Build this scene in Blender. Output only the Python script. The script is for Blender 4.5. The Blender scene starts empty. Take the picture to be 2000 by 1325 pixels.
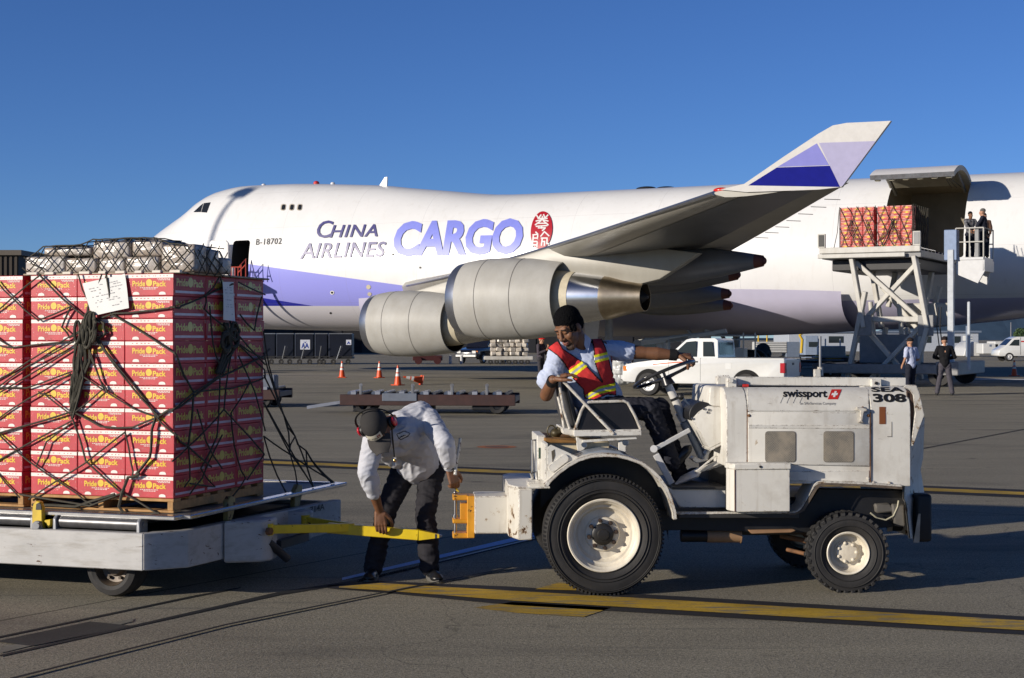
import bpy, bmesh, math, random
from mathutils import Vector, Matrix, Euler, Quaternion, noise as mnoise
R = math.radians
random.seed(7)
SC = bpy.context.scene
COL = SC.collection

# ------------------------------------------------------------------ camera, sky, sun, exposure
F = 3000.0          # focal length in photograph pixels (2000 px wide)
CH = 1.72           # camera height
HZ = 662.5          # horizon row
cam = bpy.data.cameras.new('camera'); cam.sensor_width = 36; cam.lens = 54.0
cam.clip_start = 0.1; cam.clip_end = 4000
camo = bpy.data.objects.new('camera', cam); COL.objects.link(camo)
camo.location = (0, 0, CH); camo.rotation_euler = (R(90), 0, 0)
SC.camera = camo

SUN_EL, SUN_AZ = 14.5, 239.0      # azimuth clockwise from +Y
w = bpy.data.worlds.new('World'); SC.world = w; w.use_nodes = True
nt = w.node_tree; bg = nt.nodes['Background']
sky = nt.nodes.new('ShaderNodeTexSky'); sky.sky_type = 'NISHITA'; sky.sun_disc = False
sky.sun_elevation = R(SUN_EL); sky.sun_rotation = R(SUN_AZ)
sky.altitude = 4000; sky.air_density = 1.2; sky.dust_density = 0.0; sky.ozone_density = 3.0
hs = nt.nodes.new('ShaderNodeHueSaturation'); hs.inputs['Saturation'].default_value = 1.06
hs.inputs['Hue'].default_value = 0.5
tint = nt.nodes.new('ShaderNodeMix'); tint.data_type = 'RGBA'; tint.blend_type = 'MULTIPLY'; tint.inputs[0].default_value = 1.0
tint.inputs[7].default_value = (0.63, 0.81, 1.2, 1)
nt.links.new(sky.outputs[0], hs.inputs['Color']); nt.links.new(hs.outputs[0], tint.inputs[6]); zt_ = nt.nodes.new('ShaderNodeTexCoord'); zs_ = nt.nodes.new('ShaderNodeSeparateXYZ'); zr_ = nt.nodes.new('ShaderNodeMapRange'); zm_ = nt.nodes.new('ShaderNodeMix'); zm_.data_type = 'RGBA'; zm_.blend_type = 'MULTIPLY'; zm_.inputs[0].default_value = 1.0
zr_.inputs['From Min'].default_value = 0.22; zr_.inputs['From Max'].default_value = 0.75; zr_.inputs['To Min'].default_value = 1.0; zr_.inputs['To Max'].default_value = 0.5      # upper sky dimmed to deepen the ground shadows
nt.links.new(zt_.outputs['Generated'], zs_.inputs[0]); nt.links.new(zs_.outputs['Z'], zr_.inputs['Value']); nt.links.new(tint.outputs[2], zm_.inputs[6]); nt.links.new(zr_.outputs[0], zm_.inputs[7]); nt.links.new(zm_.outputs[2], bg.inputs[0])
bg.inputs[1].default_value = 0.085
sl = bpy.data.lights.new('sun', 'SUN'); sl.energy = 4.9; sl.angle = R(0.5); sl.color = (1.0, 0.91, 0.78)
so = bpy.data.objects.new('sun', sl); COL.objects.link(so)
SDIR = Vector((math.sin(R(SUN_AZ))*math.cos(R(SUN_EL)), math.cos(R(SUN_AZ))*math.cos(R(SUN_EL)), math.sin(R(SUN_EL))))
so.rotation_euler = (-SDIR).to_track_quat('-Z', 'Y').to_euler(); so.location = SDIR*60 + Vector((0, 20, 0))
SC.view_settings.view_transform = 'Standard'; SC.view_settings.look = 'None'
SC.view_settings.exposure = 0.0; SC.view_settings.gamma = 1.0
SC.cycles.max_bounces = 5; SC.cycles.diffuse_bounces = 2; SC.cycles.glossy_bounces = 3; SC.cycles.transparent_max_bounces = 12

# ------------------------------------------------------------------ pixel to place
def W(px, py, Y):                 # photograph pixel at depth Y
    return Vector(((px-1000)*Y/F, Y, CH-(py-HZ)*Y/F))
def G(px, py, z=0.0):             # photograph pixel on the ground
    Y = F*(CH-z)/(py-HZ); return Vector(((px-1000)*Y/F, Y, z))
class Frame:
    """local axes of a thing; finds where a line of sight meets one of its planes"""
    def __init__(s, loc, rz=0.0):
        s.loc = Vector(loc); s.rz = rz
        s.M = Matrix.Translation(s.loc) @ Matrix.Rotation(rz, 4, 'Z'); s.I = s.M.inverted()
    def hit(s, px, py, ax, c):
        o = s.I @ Vector((0, 0, CH)); d = (s.I @ (Vector((0, 0, CH))+Vector(((px-1000)/F, 1, -(py-HZ)/F))))-o
        t = (c-o[ax])/d[ax]; return o+d*t
    def y(s, px, py, c): return s.hit(px, py, 1, c)
    def x(s, px, py, c): return s.hit(px, py, 0, c)
    def z(s, px, py, c): return s.hit(px, py, 2, c)
    def w(s, px, py, Y): return s.I @ W(px, py, Y)
    def xz(s, pts, c): return [(v.x, v.z) for v in (s.y(p[0], p[1], c) for p in pts)]

# ------------------------------------------------------------------ objects
def tag(o, label=None, cat=None, group=None, kind=None):
    if label: o['label'] = label
    if cat: o['category'] = cat
    if group: o['group'] = group
    if kind: o['kind'] = kind
    return o
def thing(name, label, cat, loc=(0, 0, 0), rz=0.0, group=None):
    o = bpy.data.objects.new(name, None); COL.objects.link(o)
    o.location = loc; o.rotation_euler = (0, 0, rz); o.empty_display_size = 0.2
    return tag(o, label, cat, group)
def kids(o): return [c for c in bpy.data.objects if c.parent == o]
def dup(o, parent=None, loc=None, rz=None, label=None, tree=None):
    c = o.copy(); COL.objects.link(c)
    if parent is not None: c.parent = parent
    if loc is not None: c.location = loc
    if rz is not None: c.rotation_euler = (0, 0, rz)
    if label: c['label'] = label
    for k in o.children: dup(k, c)
    return c

class MB:
    def __init__(s): s.v = []; s.f = []; s.m = []; s.M = None
    def add(s, vs, fs, mi=0):
        b = len(s.v)
        for p in vs: s.v.append((s.M @ Vector(p)) if s.M else Vector(p))
        for f in fs: s.f.append([b+i for i in f]); s.m.append(mi)
        return s
    def bm(s, bm, mi=0):
        bm.verts.index_update(); s.add([v.co.copy() for v in bm.verts], [[v.index for v in f.verts] for f in bm.faces], mi); bm.free(); return s
    def box(s, lo, hi, mi=0, bev=0.0, M=None, seg=1):
        lo = Vector(lo); hi = Vector(hi); b = bmesh.new(); bmesh.ops.create_cube(b, size=1)
        for v in b.verts: v.co = Vector(((lo[i]+hi[i])/2+v.co[i]*(hi[i]-lo[i]) for i in range(3)))
        if bev: bmesh.ops.bevel(b, geom=b.edges[:], offset=bev, segments=seg, affect='EDGES', profile=0.5)
        if M: bmesh.ops.transform(b, matrix=M, verts=b.verts)
        return s.bm(b, mi)
    def cb(s, c, size, mi=0, bev=0.0, rot=None, seg=1):
        h = Vector(size)/2; M = Matrix.Translation(Vector(c)) @ (rot.to_4x4() if rot else Matrix.Identity(4))
        return s.box(-h, h, mi, bev, M, seg)
    def beam(s, p0, p1, a, b, mi=0, bev=0.0, up=(0, 0, 1)):
        p0 = Vector(p0); p1 = Vector(p1); d = p1-p0; L = d.length; z = d/L
        x = Vector(up).cross(z)
        if x.length < 1e-4: x = Vector((1, 0, 0)).cross(z)
        x.normalize(); y = z.cross(x)
        rot = Matrix((x, y, z)).transposed()
        return s.cb((p0+p1)/2, (a, b, L), mi, bev, rot)
    def prism(s, poly, a, b, mi=0, axis=1, bev=0.0, seg=1):
        bm = bmesh.new(); n = len(poly)
        def P(q, c):
            if axis == 1: return (q[0], c, q[1])
            if axis == 0: return (c, q[0], q[1])
            return (q[0], q[1], c)
        v0 = [bm.verts.new(P(q, a)) for q in poly]; v1 = [bm.verts.new(P(q, b)) for q in poly]
        bm.faces.new(v0); bm.faces.new(v1[::-1])
        for i in range(n): bm.faces.new((v0[i], v1[i], v1[(i+1) % n], v0[(i+1) % n]))
        bmesh.ops.recalc_face_normals(bm, faces=bm.faces[:])
        if bev: bmesh.ops.bevel(bm, geom=bm.edges[:], offset=bev, segments=seg, affect='EDGES', profile=0.5)
        return s.bm(bm, mi)
    def ring(s, c, axis, r, n, ph=0.0, r2=None):
        z = Vector(axis).normalized(); x = z.orthogonal().normalized()
        if abs(z.z) < 0.99: x = Vector((0, 0, 1)).cross(z).normalized()
        y = z.cross(x); r2 = r if r2 is None else r2
        return [Vector(c)+x*r*math.cos(ph+2*math.pi*i/n)+y*r2*math.sin(ph+2*math.pi*i/n) for i in range(n)]
    def loft(s, rings, mi=0, closed=True, cap0=False, cap1=False, loop=False):
        n = len(rings[0]); vs = [p for r in rings for p in r]; fs = []
        m = len(rings)
        for k in range(m if loop else m-1):
            k2 = (k+1) % m
            for i in range(n if closed else n-1):
                j = (i+1) % n; fs.append([k*n+i, k*n+j, k2*n+j, k2*n+i])
        if cap0: fs.append(list(range(n))[::-1])
        if cap1: fs.append([(m-1)*n+i for i in range(n)])
        return s.add(vs, fs, mi)
    def cyl(s, p0, p1, r0, r1=None, n=16, mi=0, caps=True):
        p0 = Vector(p0); p1 = Vector(p1); r1 = r0 if r1 is None else r1; a = p1-p0
        return s.loft([s.ring(p0, a, r0, n), s.ring(p1, a, r1, n)], mi, True, caps, caps)
    def lathe(s, prof, o, axis, n=32, mi=0, loop=False, cap0=False, cap1=False):
        o = Vector(o); a = Vector(axis).normalized()
        return s.loft([s.ring(o+a*h, a, r, n) for r, h in prof], mi, True, cap0, cap1, loop)
    def tube(s, pts, r, n=8, mi=0, closed=False, caps=True, flat=1.0):
        pts = [Vector(p) for p in pts]; m = len(pts); rings = []
        rr = r if isinstance(r, (list, tuple)) else [r]*m
        t0 = None; x = None
        for i in range(m):
            a = pts[i-1] if (i > 0 or closed) else pts[i]; b = pts[(i+1) % m] if (i < m-1 or closed) else pts[i]
            t = (b-a); t = t.normalized() if t.length > 1e-9 else (t0 or Vector((0, 0, 1)))
            if x is None:
                x = Vector((0, 0, 1)).cross(t)
                if x.length < 1e-3: x = Vector((1, 0, 0)).cross(t)
            else: x = x-t*x.dot(t)
            x.normalize(); y = t.cross(x); t0 = t
            rings.append([pts[i]+x*rr[i]*math.cos(2*math.pi*k/n)+y*rr[i]*flat*math.sin(2*math.pi*k/n) for k in range(n)])
        return s.loft(rings, mi, True, caps and not closed, caps and not closed, closed)
    def ell(s, c, r, mi=0, n=16, m=10, rot=None):
        vs = []; fs = []; c = Vector(c)
        for j in range(m+1):
            th = math.pi*j/m
            for i in range(n):
                ph = 2*math.pi*i/n; p = Vector((r[0]*math.sin(th)*math.cos(ph), r[1]*math.sin(th)*math.sin(ph), r[2]*math.cos(th)))
                vs.append(c+(rot @ p if rot else p))
        for j in range(m):
            for i in range(n):
                k = (i+1) % n; fs.append([j*n+i, (j+1)*n+i, (j+1)*n+k, j*n+k])
        return s.add(vs, fs, mi)
    def quad(s, a, b, c, d, mi=0): return s.add([a, b, c, d], [[0, 1, 2, 3]], mi)
    def poly(s, pts, mi=0): return s.add(pts, [list(range(len(pts)))], mi)
    def build(s, name, mats, parent=None, sharp=35, weld=True, fixn=True, rel=None):
        me = bpy.data.meshes.new(name)
        vs = s.v
        if rel is not None: vs = [rel @ v for v in vs]
        me.from_pydata([tuple(v) for v in vs], [], s.f); 
        for i, p in enumerate(me.polygons): p.material_index = s.m[i]; p.use_smooth = True
        if not isinstance(mats, (list, tuple)): mats = [mats]
        for m in mats: me.materials.append(m)
        if weld or fixn:
            b = bmesh.new(); b.from_mesh(me)
            if weld: bmesh.ops.remove_doubles(b, verts=b.verts, dist=1e-5)
            if fixn: bmesh.ops.recalc_face_normals(b, faces=b.faces)
            b.to_mesh(me); b.free()
        me.set_sharp_from_angle(angle=R(sharp)); me.update()
        o = bpy.data.objects.new(name, me); COL.objects.link(o)
        if parent is not None: o.parent = parent
        return o

# ------------------------------------------------------------------ text as flat mesh outlines
_tc = {}
def text_mesh(s, bold=0.0, shear=0.0, space=1.0, res=3):
    """unit-height text: returns verts (x, y in 0..w, 0..h of its own box), faces, width, height"""
    key = (s, bold, shear, space, res)
    if key in _tc: return _tc[key]
    cu = bpy.data.curves.new('t', 'FONT'); cu.body = s; cu.size = 1; cu.offset = bold; cu.shear = shear
    cu.space_character = space; cu.resolution_u = res; cu.fill_mode = 'FRONT'
    o = bpy.data.objects.new('t', cu); COL.objects.link(o)
    dg = bpy.context.evaluated_depsgraph_get(); me = bpy.data.meshes.new_from_object(o.evaluated_get(dg))
    vs = [v.co.copy() for v in me.vertices]; fs = [list(p.vertices) for p in me.polygons]
    bpy.data.objects.remove(o); bpy.data.curves.remove(cu); bpy.data.meshes.remove(me)
    x0 = min(v.x for v in vs); x1 = max(v.x for v in vs); y0 = min(v.y for v in vs); y1 = max(v.y for v in vs)
    r = ([((v.x-x0)/(x1-x0), (v.y-y0)/(y1-y0)) for v in vs], fs, x1-x0, y1-y0)
    _tc[key] = r; return r
def put_text(mb, s, P, mi=0, **kw):
    """P(u, v) -> point, u and v run 0..1 over the text's own box"""
    vs, fs, _, _ = text_mesh(s, **kw); mb.add([P(u, v) for u, v in vs], fs, mi)
def bil(a, b, c, d):              # a lower left, b lower right, c upper right, d upper left
    a, b, c, d = map(Vector, (a, b, c, d))
    return lambda u, v: (a*(1-u)+b*u)*(1-v)+(d*(1-u)+c*u)*v

# ------------------------------------------------------------------ materials
def srgb(r, g, b):
    f = lambda c: (c/255/12.92 if c/255 <= 0.04045 else ((c/255+0.055)/1.055)**2.4)
    return (f(r), f(g), f(b))
def new_mat(name):
    m = bpy.data.materials.new(name); m.use_nodes = True
    return m, m.node_tree, m.node_tree.nodes['Principled BSDF']
def N(t, typ, **kw):
    n = t.nodes.new(typ)
    for k, v in kw.items():
        if k in n.inputs: n.inputs[k].default_value = v
        else: setattr(n, k, v)
    return n
def ramp(t, src, a, b):
    n = N(t, 'ShaderNodeMapRange'); n.inputs['From Min'].default_value = a; n.inputs['From Max'].default_value = b
    t.links.new(src, n.inputs['Value']); return n.outputs[0]
def mix(t, fac, a, b, mode='MIX'):
    n = t.nodes.new('ShaderNodeMix'); n.data_type = 'RGBA'; n.blend_type = mode
    for s, v in ((n.inputs[0], fac), (n.inputs[6], a), (n.inputs[7], b)):
        if hasattr(v, 'links') or isinstance(v, bpy.types.NodeSocket): t.links.new(v, s)
        elif isinstance(v, (int, float)): s.default_value = v
        else: s.default_value = (*v, 1)
    return n.outputs[2]
def math_n(t, op, a, b=0.0):
    n = t.nodes.new('ShaderNodeMath'); n.operation = op
    for s, v in ((n.inputs[0], a), (n.inputs[1], b)):
        if isinstance(v, bpy.types.NodeSocket): t.links.new(v, s)
        else: s.default_value = v
    return n.outputs[0]
def noise_n(t, vec, scale, detail=4, rough=0.6, dist=0.0):
    n = N(t, 'ShaderNodeTexNoise', Scale=scale, Detail=detail, Roughness=rough, Distortion=dist); t.links.new(vec, n.inputs['Vector']); return n.outputs['Fac']
def coords(t, scale=None, which='Object'):
    c = t.nodes.new('ShaderNodeTexCoord').outputs[which]
    if scale:
        m = t.nodes.new('ShaderNodeMapping'); m.inputs['Scale'].default_value = scale; t.links.new(c, m.inputs['Vector']); return m.outputs[0]
    return c
_mats = {}
def mat(name, col, rough=0.5, metal=0.0, var=0.12, scale=6.0, bump=0.0, bscale=60.0, dirt=None, rust=None, spec=0.5, coat=0.0):
    """paint, rubber, cloth ...: base colour with uneven tone, optional dirt (colour, amount, scale), rust chips (threshold, scale), fine bump"""
    if name in _mats: return _mats[name]
    m, t, p = new_mat(name); v = coords(t)
    p.inputs['Roughness'].default_value = rough; p.inputs['Metallic'].default_value = metal
    p.inputs['Specular IOR Level'].default_value = spec
    if coat: p.inputs['Coat Weight'].default_value = coat; p.inputs['Coat Roughness'].default_value = 0.08
    n = noise_n(t, v, scale, 5)
    c = mix(t, ramp(t, n, 0.3, 0.7), [x*(1-var) for x in col], [min(1, x*(1+var)) for x in col])
    if dirt:
        dn = noise_n(t, coords(t, (1, 1, 0.35)), dirt[2], 6, 0.7)
        c = mix(t, math_n(t, 'MULTIPLY', ramp(t, dn, 0.42, 0.78), dirt[1]), c, dirt[0])
    if rust:
        rn = noise_n(t, v, rust[1], 5, 0.65)
        rf = ramp(t, rn, rust[0], rust[0]+0.02)
        rc = mix(t, noise_n(t, v, rust[1]*4, 3), (0.10, 0.03, 0.012), (0.03, 0.014, 0.01))
        c = mix(t, rf, c, rc)
        p_r = mix(t, rf, (rough,)*3, (0.85,)*3); t.links.new(p_r, p.inputs['Roughness'])
    t.links.new(c, p.inputs['Base Color'])
    if bump:
        b = N(t, 'ShaderNodeBump', Strength=bump, Distance=0.01); t.links.new(noise_n(t, v, bscale, 4), b.inputs['Height']); t.links.new(b.outputs[0], p.inputs['Normal'])
    _mats[name] = m; return m
def glass(name, col=(0.02, 0.025, 0.03), rough=0.05):
    return mat(name, col, rough, 0, 0.05, spec=0.8)

def tug_paint(name, thr, base):
    m, t, p = new_mat(name); v = coords(t); n = noise_n(t, v, 5, 5); c = mix(t, ramp(t, n, .3, .7), [x*.93 for x in base], base)
    c = mix(t, math_n(t, 'MULTIPLY', ramp(t, noise_n(t, v, 2.6, 7, .7), .5, .75), .5), c, (.34, .29, .22))
    c = mix(t, math_n(t, 'MULTIPLY', ramp(t, noise_n(t, coords(t, (9, 9, .8)), 2.0, 5, .65), .55, .75), .32), c, (.26, .19, .11))
    c = mix(t, math_n(t, 'MULTIPLY', ramp(t, noise_n(t, coords(t, (3, 3, 14)), 3.0, 6, .8), .64, .68), .5), c, (.30, .28, .25))
    rn = noise_n(t, v, 9, 6, .7, .4); bv = t.nodes.new('ShaderNodeBevel'); bv.samples = 4; bv.inputs['Radius'].default_value = .014; gn = t.nodes.new('ShaderNodeNewGeometry'); vm = t.nodes.new('ShaderNodeVectorMath'); vm.operation = 'DOT_PRODUCT'
    t.links.new(bv.outputs[0], vm.inputs[0]); t.links.new(gn.outputs['Normal'], vm.inputs[1]); ed = math_n(t, 'SUBTRACT', 1.0, vm.outputs['Value'])
    ew = math_n(t, 'MULTIPLY', ramp(t, ed, .02, .10), ramp(t, noise_n(t, v, 26, 5, .75), .50 if thr > .7 else .44, .60 if thr > .7 else .54))
    rf = math_n(t, 'MAXIMUM', ramp(t, rn, thr, thr+.012), ew)
    c = mix(t, ramp(t, rn, thr-.05, thr+.01), c, (.36, .25, .13)); c = mix(t, rf, c, mix(t, noise_n(t, v, 45, 3), (.12, .045, .015), (.03, .016, .01)))
    t.links.new(c, p.inputs['Base Color']); t.links.new(mix(t, rf, mix(t, n, (.34,)*3, (.55,)*3), (.85,)*3), p.inputs['Roughness'])
    b = N(t, 'ShaderNodeBump', Strength=.18, Distance=.01); t.links.new(noise_n(t, v, 6, 4), b.inputs['Height']); t.links.new(b.outputs[0], p.inputs['Normal']); return m
WHITE = tug_paint('worn_white_paint', .725, (.73, .705, .64))
WHITE2 = mat('white_paint', (0.74, 0.72, 0.68), 0.35, var=0.04, dirt=((0.4, 0.35, 0.28), 0.25, 2.0))
CHIP = tug_paint('chipped_white_paint', .625, (.68, .65, .58))
BLACK = mat('black_steel', (0.012, 0.012, 0.013), 0.5, var=0.4, bump=0.05)
RUBBER = mat('tyre_rubber', (0.016, 0.0155, 0.016), 0.72, var=0.35, scale=9, bump=0.15, bscale=90, dirt=((0.07, 0.06, 0.05), 0.35, 5.0))
STEEL = mat('bare_steel', (0.36, 0.36, 0.37), 0.32, 1.0, var=0.25, scale=12, dirt=((0.2, 0.17, 0.14), 0.4, 8))
GREYST = mat('grey_steel', (0.22, 0.23, 0.25), 0.45, 0.3, var=0.2, dirt=((0.1, 0.07, 0.05), 0.5, 5))
YELLOW = mat('yellow_paint', (0.72, 0.50, 0.02), 0.4, var=0.1, dirt=((0.2, 0.12, 0.03), 0.5, 7), rust=(0.66, 16))
ORANGE = mat('orange_paint', (0.70, 0.32, 0.02), 0.45, var=0.1, dirt=((0.2, 0.09, 0.02), 0.6, 9), rust=(0.62, 18))
RUSTY = mat('rusty_steel', (0.17, 0.08, 0.035), 0.8, 0.1, var=0.4, scale=18, bump=0.15)
SIGNRED = mat('sign_red', (0.55, 0.03, 0.025), 0.4, var=0.04)
INK = mat('black_ink', (0.012, 0.012, 0.013), 0.5, var=0.1)
# ------------------------------------------------------------------ ground
def ground_mat():
    m, t, p = new_mat('apron_concrete'); v = coords(t)
    big = noise_n(t, v, 0.09, 5, 0.6); mid = noise_n(t, coords(t, (0.35, 1.6, 1)), 0.9, 6, 0.65); fine = noise_n(t, v, 55, 3, 0.75); grit = noise_n(t, v, 95, 3, 0.8)
    c = mix(t, ramp(t, big, 0.35, 0.65), (0.33, 0.292, 0.203), (0.415, 0.372, 0.264))
    c = mix(t, ramp(t, mid, 0.36, 0.68), c, (0.235, 0.21, 0.15))
    c = mix(t, ramp(t, fine, 0.42, 0.72), c, (0.47, 0.43, 0.35))
    c = mix(t, math_n(t, 'MULTIPLY', ramp(t, grit, 0.48, 0.60), 0.85), c, (0.075, 0.07, 0.06))
    g2 = noise_n(t, v, 34, 3, 0.75); c = mix(t, math_n(t, 'MULTIPLY', ramp(t, g2, 0.50, 0.64), 0.6), c, (0.11, 0.10, 0.075)); c = mix(t, math_n(t, 'MULTIPLY', ramp(t, noise_n(t, v, 48, 2, 0.7), 0.60, 0.72), 0.6), c, (0.60, 0.55, 0.44))
    stain = noise_n(t, coords(t, (0.5, 1.3, 1)), 0.35, 4, 0.55, 0.6)
    c = mix(t, math_n(t, 'MULTIPLY', ramp(t, stain, 0.54, 0.72), 0.7), c, (0.06, 0.055, 0.05))
    scr = noise_n(t, coords(t, (0.22, 5.5, 1)), 1.3, 5, 0.7)
    c = mix(t, math_n(t, 'MULTIPLY', ramp(t, scr, 0.56, 0.70), 0.5), c, (0.10, 0.095, 0.085))
    vo = t.nodes.new('ShaderNodeTexVoronoi'); vo.feature = 'DISTANCE_TO_EDGE'; vo.inputs['Scale'].default_value = .22; wv = t.nodes.new('ShaderNodeVectorMath'); wv.operation = 'ADD'
    nz = t.nodes.new('ShaderNodeTexNoise'); nz.inputs['Scale'].default_value = 1.1; nz.inputs['Detail'].default_value = 6; t.links.new(v, nz.inputs['Vector']); t.links.new(v, wv.inputs[0]); t.links.new(nz.outputs['Color'], wv.inputs[1]); t.links.new(wv.outputs[0], vo.inputs['Vector'])
    c = mix(t, math_n(t, 'MULTIPLY', ramp(t, vo.outputs['Distance'], .0018, .0007), .40), c, (0.05, 0.046, 0.04))
    oil = noise_n(t, v, 1.7, 3, .5); c = mix(t, math_n(t, 'MULTIPLY', ramp(t, oil, .70, .76), .6), c, (0.04, 0.037, 0.034))
    br = t.nodes.new('ShaderNodeTexBrick'); br.offset = 0.0
    mp = t.nodes.new('ShaderNodeMapping'); mp.inputs['Rotation'].default_value = (0, 0, R(-57)); mp.inputs['Scale'].default_value = (1/6.0,)*3; mp.inputs['Location'].default_value = (0.45, -0.288, 0)
    t.links.new(v, mp.inputs[0]); t.links.new(mp.outputs[0], br.inputs['Vector'])
    br.inputs['Brick Width'].default_value = 3; br.inputs['Row Height'].default_value = 1; br.inputs['Mortar Size'].default_value = 0.0022; br.inputs['Scale'].default_value = 1.0
    br.inputs['Color1'].default_value = (0.92, 0.92, 0.92, 1); br.inputs['Color2'].default_value = (1.06, 1.06, 1.05, 1); br.inputs['Mortar'].default_value = (0.35, 0.35, 0.35, 1)
    c = mix(t, 1.0, c, br.outputs[0], 'MULTIPLY')
    t.links.new(c, p.inputs['Base Color']); p.inputs['Roughness'].default_value = 0.85; p.inputs['Specular IOR Level'].default_value = 0.25
    b = N(t, 'ShaderNodeBump', Strength=0.55, Distance=0.006); t.links.new(math_n(t, 'ADD', fine, grit), b.inputs['Height']); t.links.new(b.outputs[0], p.inputs['Normal'])
    return m
gm = MB(); gm.quad((-1500, -30, 0), (1500, -30, 0), (1500, 2600, 0), (-1500, 2600, 0))
tag(gm.build('apron_ground', ground_mat()), 'grey brown concrete airport apron stretching to the horizon', 'ground', kind='structure')

def worn(name, col, thr=0.62, sc=7.0, var=0.2):
    m, t, p = new_mat(name); v = coords(t)
    n = noise_n(t, v, 2.0, 5); c = mix(t, ramp(t, n, 0.3, 0.7), [x*(1-var) for x in col], [x*(1+var) for x in col])
    wn = noise_n(t, coords(t, (0.5, 2.5, 1)), sc, 6, 0.75); g = noise_n(t, v, 60, 3, 0.7)
    c = mix(t, ramp(t, wn, thr, thr+0.12), c, mix(t, g, (0.12, 0.115, 0.09), (0.27, 0.25, 0.2)))
    c = mix(t, math_n(t, 'MULTIPLY', ramp(t, g, 0.5, 0.7), 0.5), c, [x*0.4 for x in col])
    t.links.new(c, p.inputs['Base Color']); p.inputs['Roughness'].default_value = 0.8; p.inputs['Specular IOR Level'].default_value = 0.2
    b = N(t, 'ShaderNodeBump', Strength=0.4, Distance=0.005); t.links.new(g, b.inputs['Height']); t.links.new(b.outputs[0], p.inputs['Normal'])
    return m
GY = worn('worn_yellow_line', (0.47, 0.30, 0.035), 0.50, 5.0, .3); GB = worn('black_line_border', (0.028, 0.027, 0.03), 0.72); GW = worn('white_line_paint', (0.86, 0.84, 0.80), 0.78, 7.0, .05)
GBL = worn('blue_line_paint', (0.50, 0.66, 0.95), 0.80, 7.0, .04); SEAM = worn('joint_sealant', (0.03, 0.03, 0.03), 0.9); SEALT = worn('joint_repair', (0.20, 0.19, 0.155), 0.7); PATCH = worn('asphalt_patch', (0.05, 0.05, 0.047), 0.8); RING = worn('cover_rust', (0.42, 0.16, 0.07), 0.8)
def strip(name, pts, m, z, label, cat):
    """pts: pixel quads ((x, ytop, ybottom), ...) left to right"""
    b = MB()
    for (x0, a0, b0), (x1, a1, b1) in zip(pts, pts[1:]):
        n = 6
        for k in range(n):
            f0 = k/n; f1 = (k+1)/n; L = lambda p, q, f: p+(q-p)*f
            b.quad(G(L(x0, x1, f0), L(b0, b1, f0), z), G(L(x0, x1, f1), L(b0, b1, f1), z), G(L(x0, x1, f1), L(a0, a1, f1), z), G(L(x0, x1, f0), L(a0, a1, f0), z))
    return tag(b.build(name, m), label, cat, kind='structure')
def patch(name, pts, m, z, label, cat):
    b = MB(); b.poly([G(x, y, z) for x, y in pts]); return tag(b.build(name, m), label, cat, kind='structure')
strip('line_border', [(640, 1144, 1149), (740, 1135, 1157), (1000, 1146, 1182), (2000, 1204, 1240), (2300, 1221, 1258), (3300, 1278, 1317)], GB, 0.004, 'black border under the near yellow taxi line', 'line')
strip('yellow_line', [(662, 1146, 1148), (742, 1139, 1153), (1000, 1154, 1173), (2000, 1212, 1231), (2300, 1229, 1248), (3300, 1286, 1306)], GY, 0.008, 'wide worn yellow line with black edges on the near apron', 'line')
patch('yellow_patch', [(925, 1187), (1000, 1176), (1195, 1187), (1140, 1205), (1010, 1197)], GY, 0.004, 'worn yellow paint remnant beside the near yellow line', 'line')
patch('yellow_patch', [(1045, 1151), (1090, 1138), (1120, 1140), (1150, 1154)], GY, 0.008, 'small yellow paint remnant touching the rear tractor wheel', 'line')
strip('line_border', [(300, 886, 899), (515, 896, 909), (1000, 916, 929), (1810, 949, 964), (2400, 973, 990)], GB, 0.004, 'black border under the thin yellow line behind the tractor', 'line')
strip('yellow_line', [(300, 890, 895), (515, 900, 905), (1000, 919.5, 925), (1810, 953, 959), (2400, 978, 984)], GY, 0.008, 'thin yellow line with black edges behind the tractor', 'line')
strip('white_line', [(668, 1128.5, 1133.5), (1010, 1048.5, 1056.5), (1300, 981, 988)], GBL, 0.004, 'broad blue line crossing the shade between dolly and tractor', 'line')
strip('white_line', [(700, 1134, 1136), (1010, 1058.5, 1061), (1300, 990, 993)], GW, 0.004, 'thin white line beside the broad blue line in the shade', 'line')
strip('apron_joint', [(0, 1279, 1283), (280, 1216.5, 1220.5), (545, 1156, 1162.5), (690, 1134, 1139), (900, 1087, 1090), (1060, 1048.5, 1050.5)], SEAM, 0.004, 'wide dark expansion joint running from the left edge to the men', 'joint')
strip('joint_repair', [(0, 1265, 1276), (260, 1208, 1214)], SEALT, 0.004, 'pale repair strip beside the wide expansion joint', 'joint')
strip('apron_joint', [(-60, 1255, 1258), (380, 1163, 1166), (470, 1147, 1149)], SEAM, 0.004, 'narrow dark joint passing under the white dolly', 'joint')
strip('apron_joint', [(20, 1324, 1328), (440, 1219, 1222), (760, 1154, 1156.5), (900, 1127, 1129), (1000, 1107, 1109)], SEAM, 0.012, 'narrow dark joint nearest to the camera', 'joint')
patch('asphalt_patch', [(-10, 1253), (176, 1214), (255, 1222), (235, 1227), (62, 1262)], PATCH, 0.0045, 'dark asphalt patch beside the wide joint at the left edge', 'patch')
strip('apron_joint', [(1700, 895, 896.3), (2000, 838, 839.4), (2200, 800, 801)], SEAM, 0.004, 'thin joint running off to the right behind the tractor', 'joint')
strip('white_line', [(1870, 739, 741), (2100, 742, 744)], GW, 0.004, 'far white line in the shade of the tail', 'line')
strip('apron_joint', [(1780, 771, 772), (2100, 766, 767)], SEAM, 0.004, 'far thin joint behind the standing men', 'joint')
b = MB(); c = G(970, 873.5); r1 = 39*c.y/F
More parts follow.
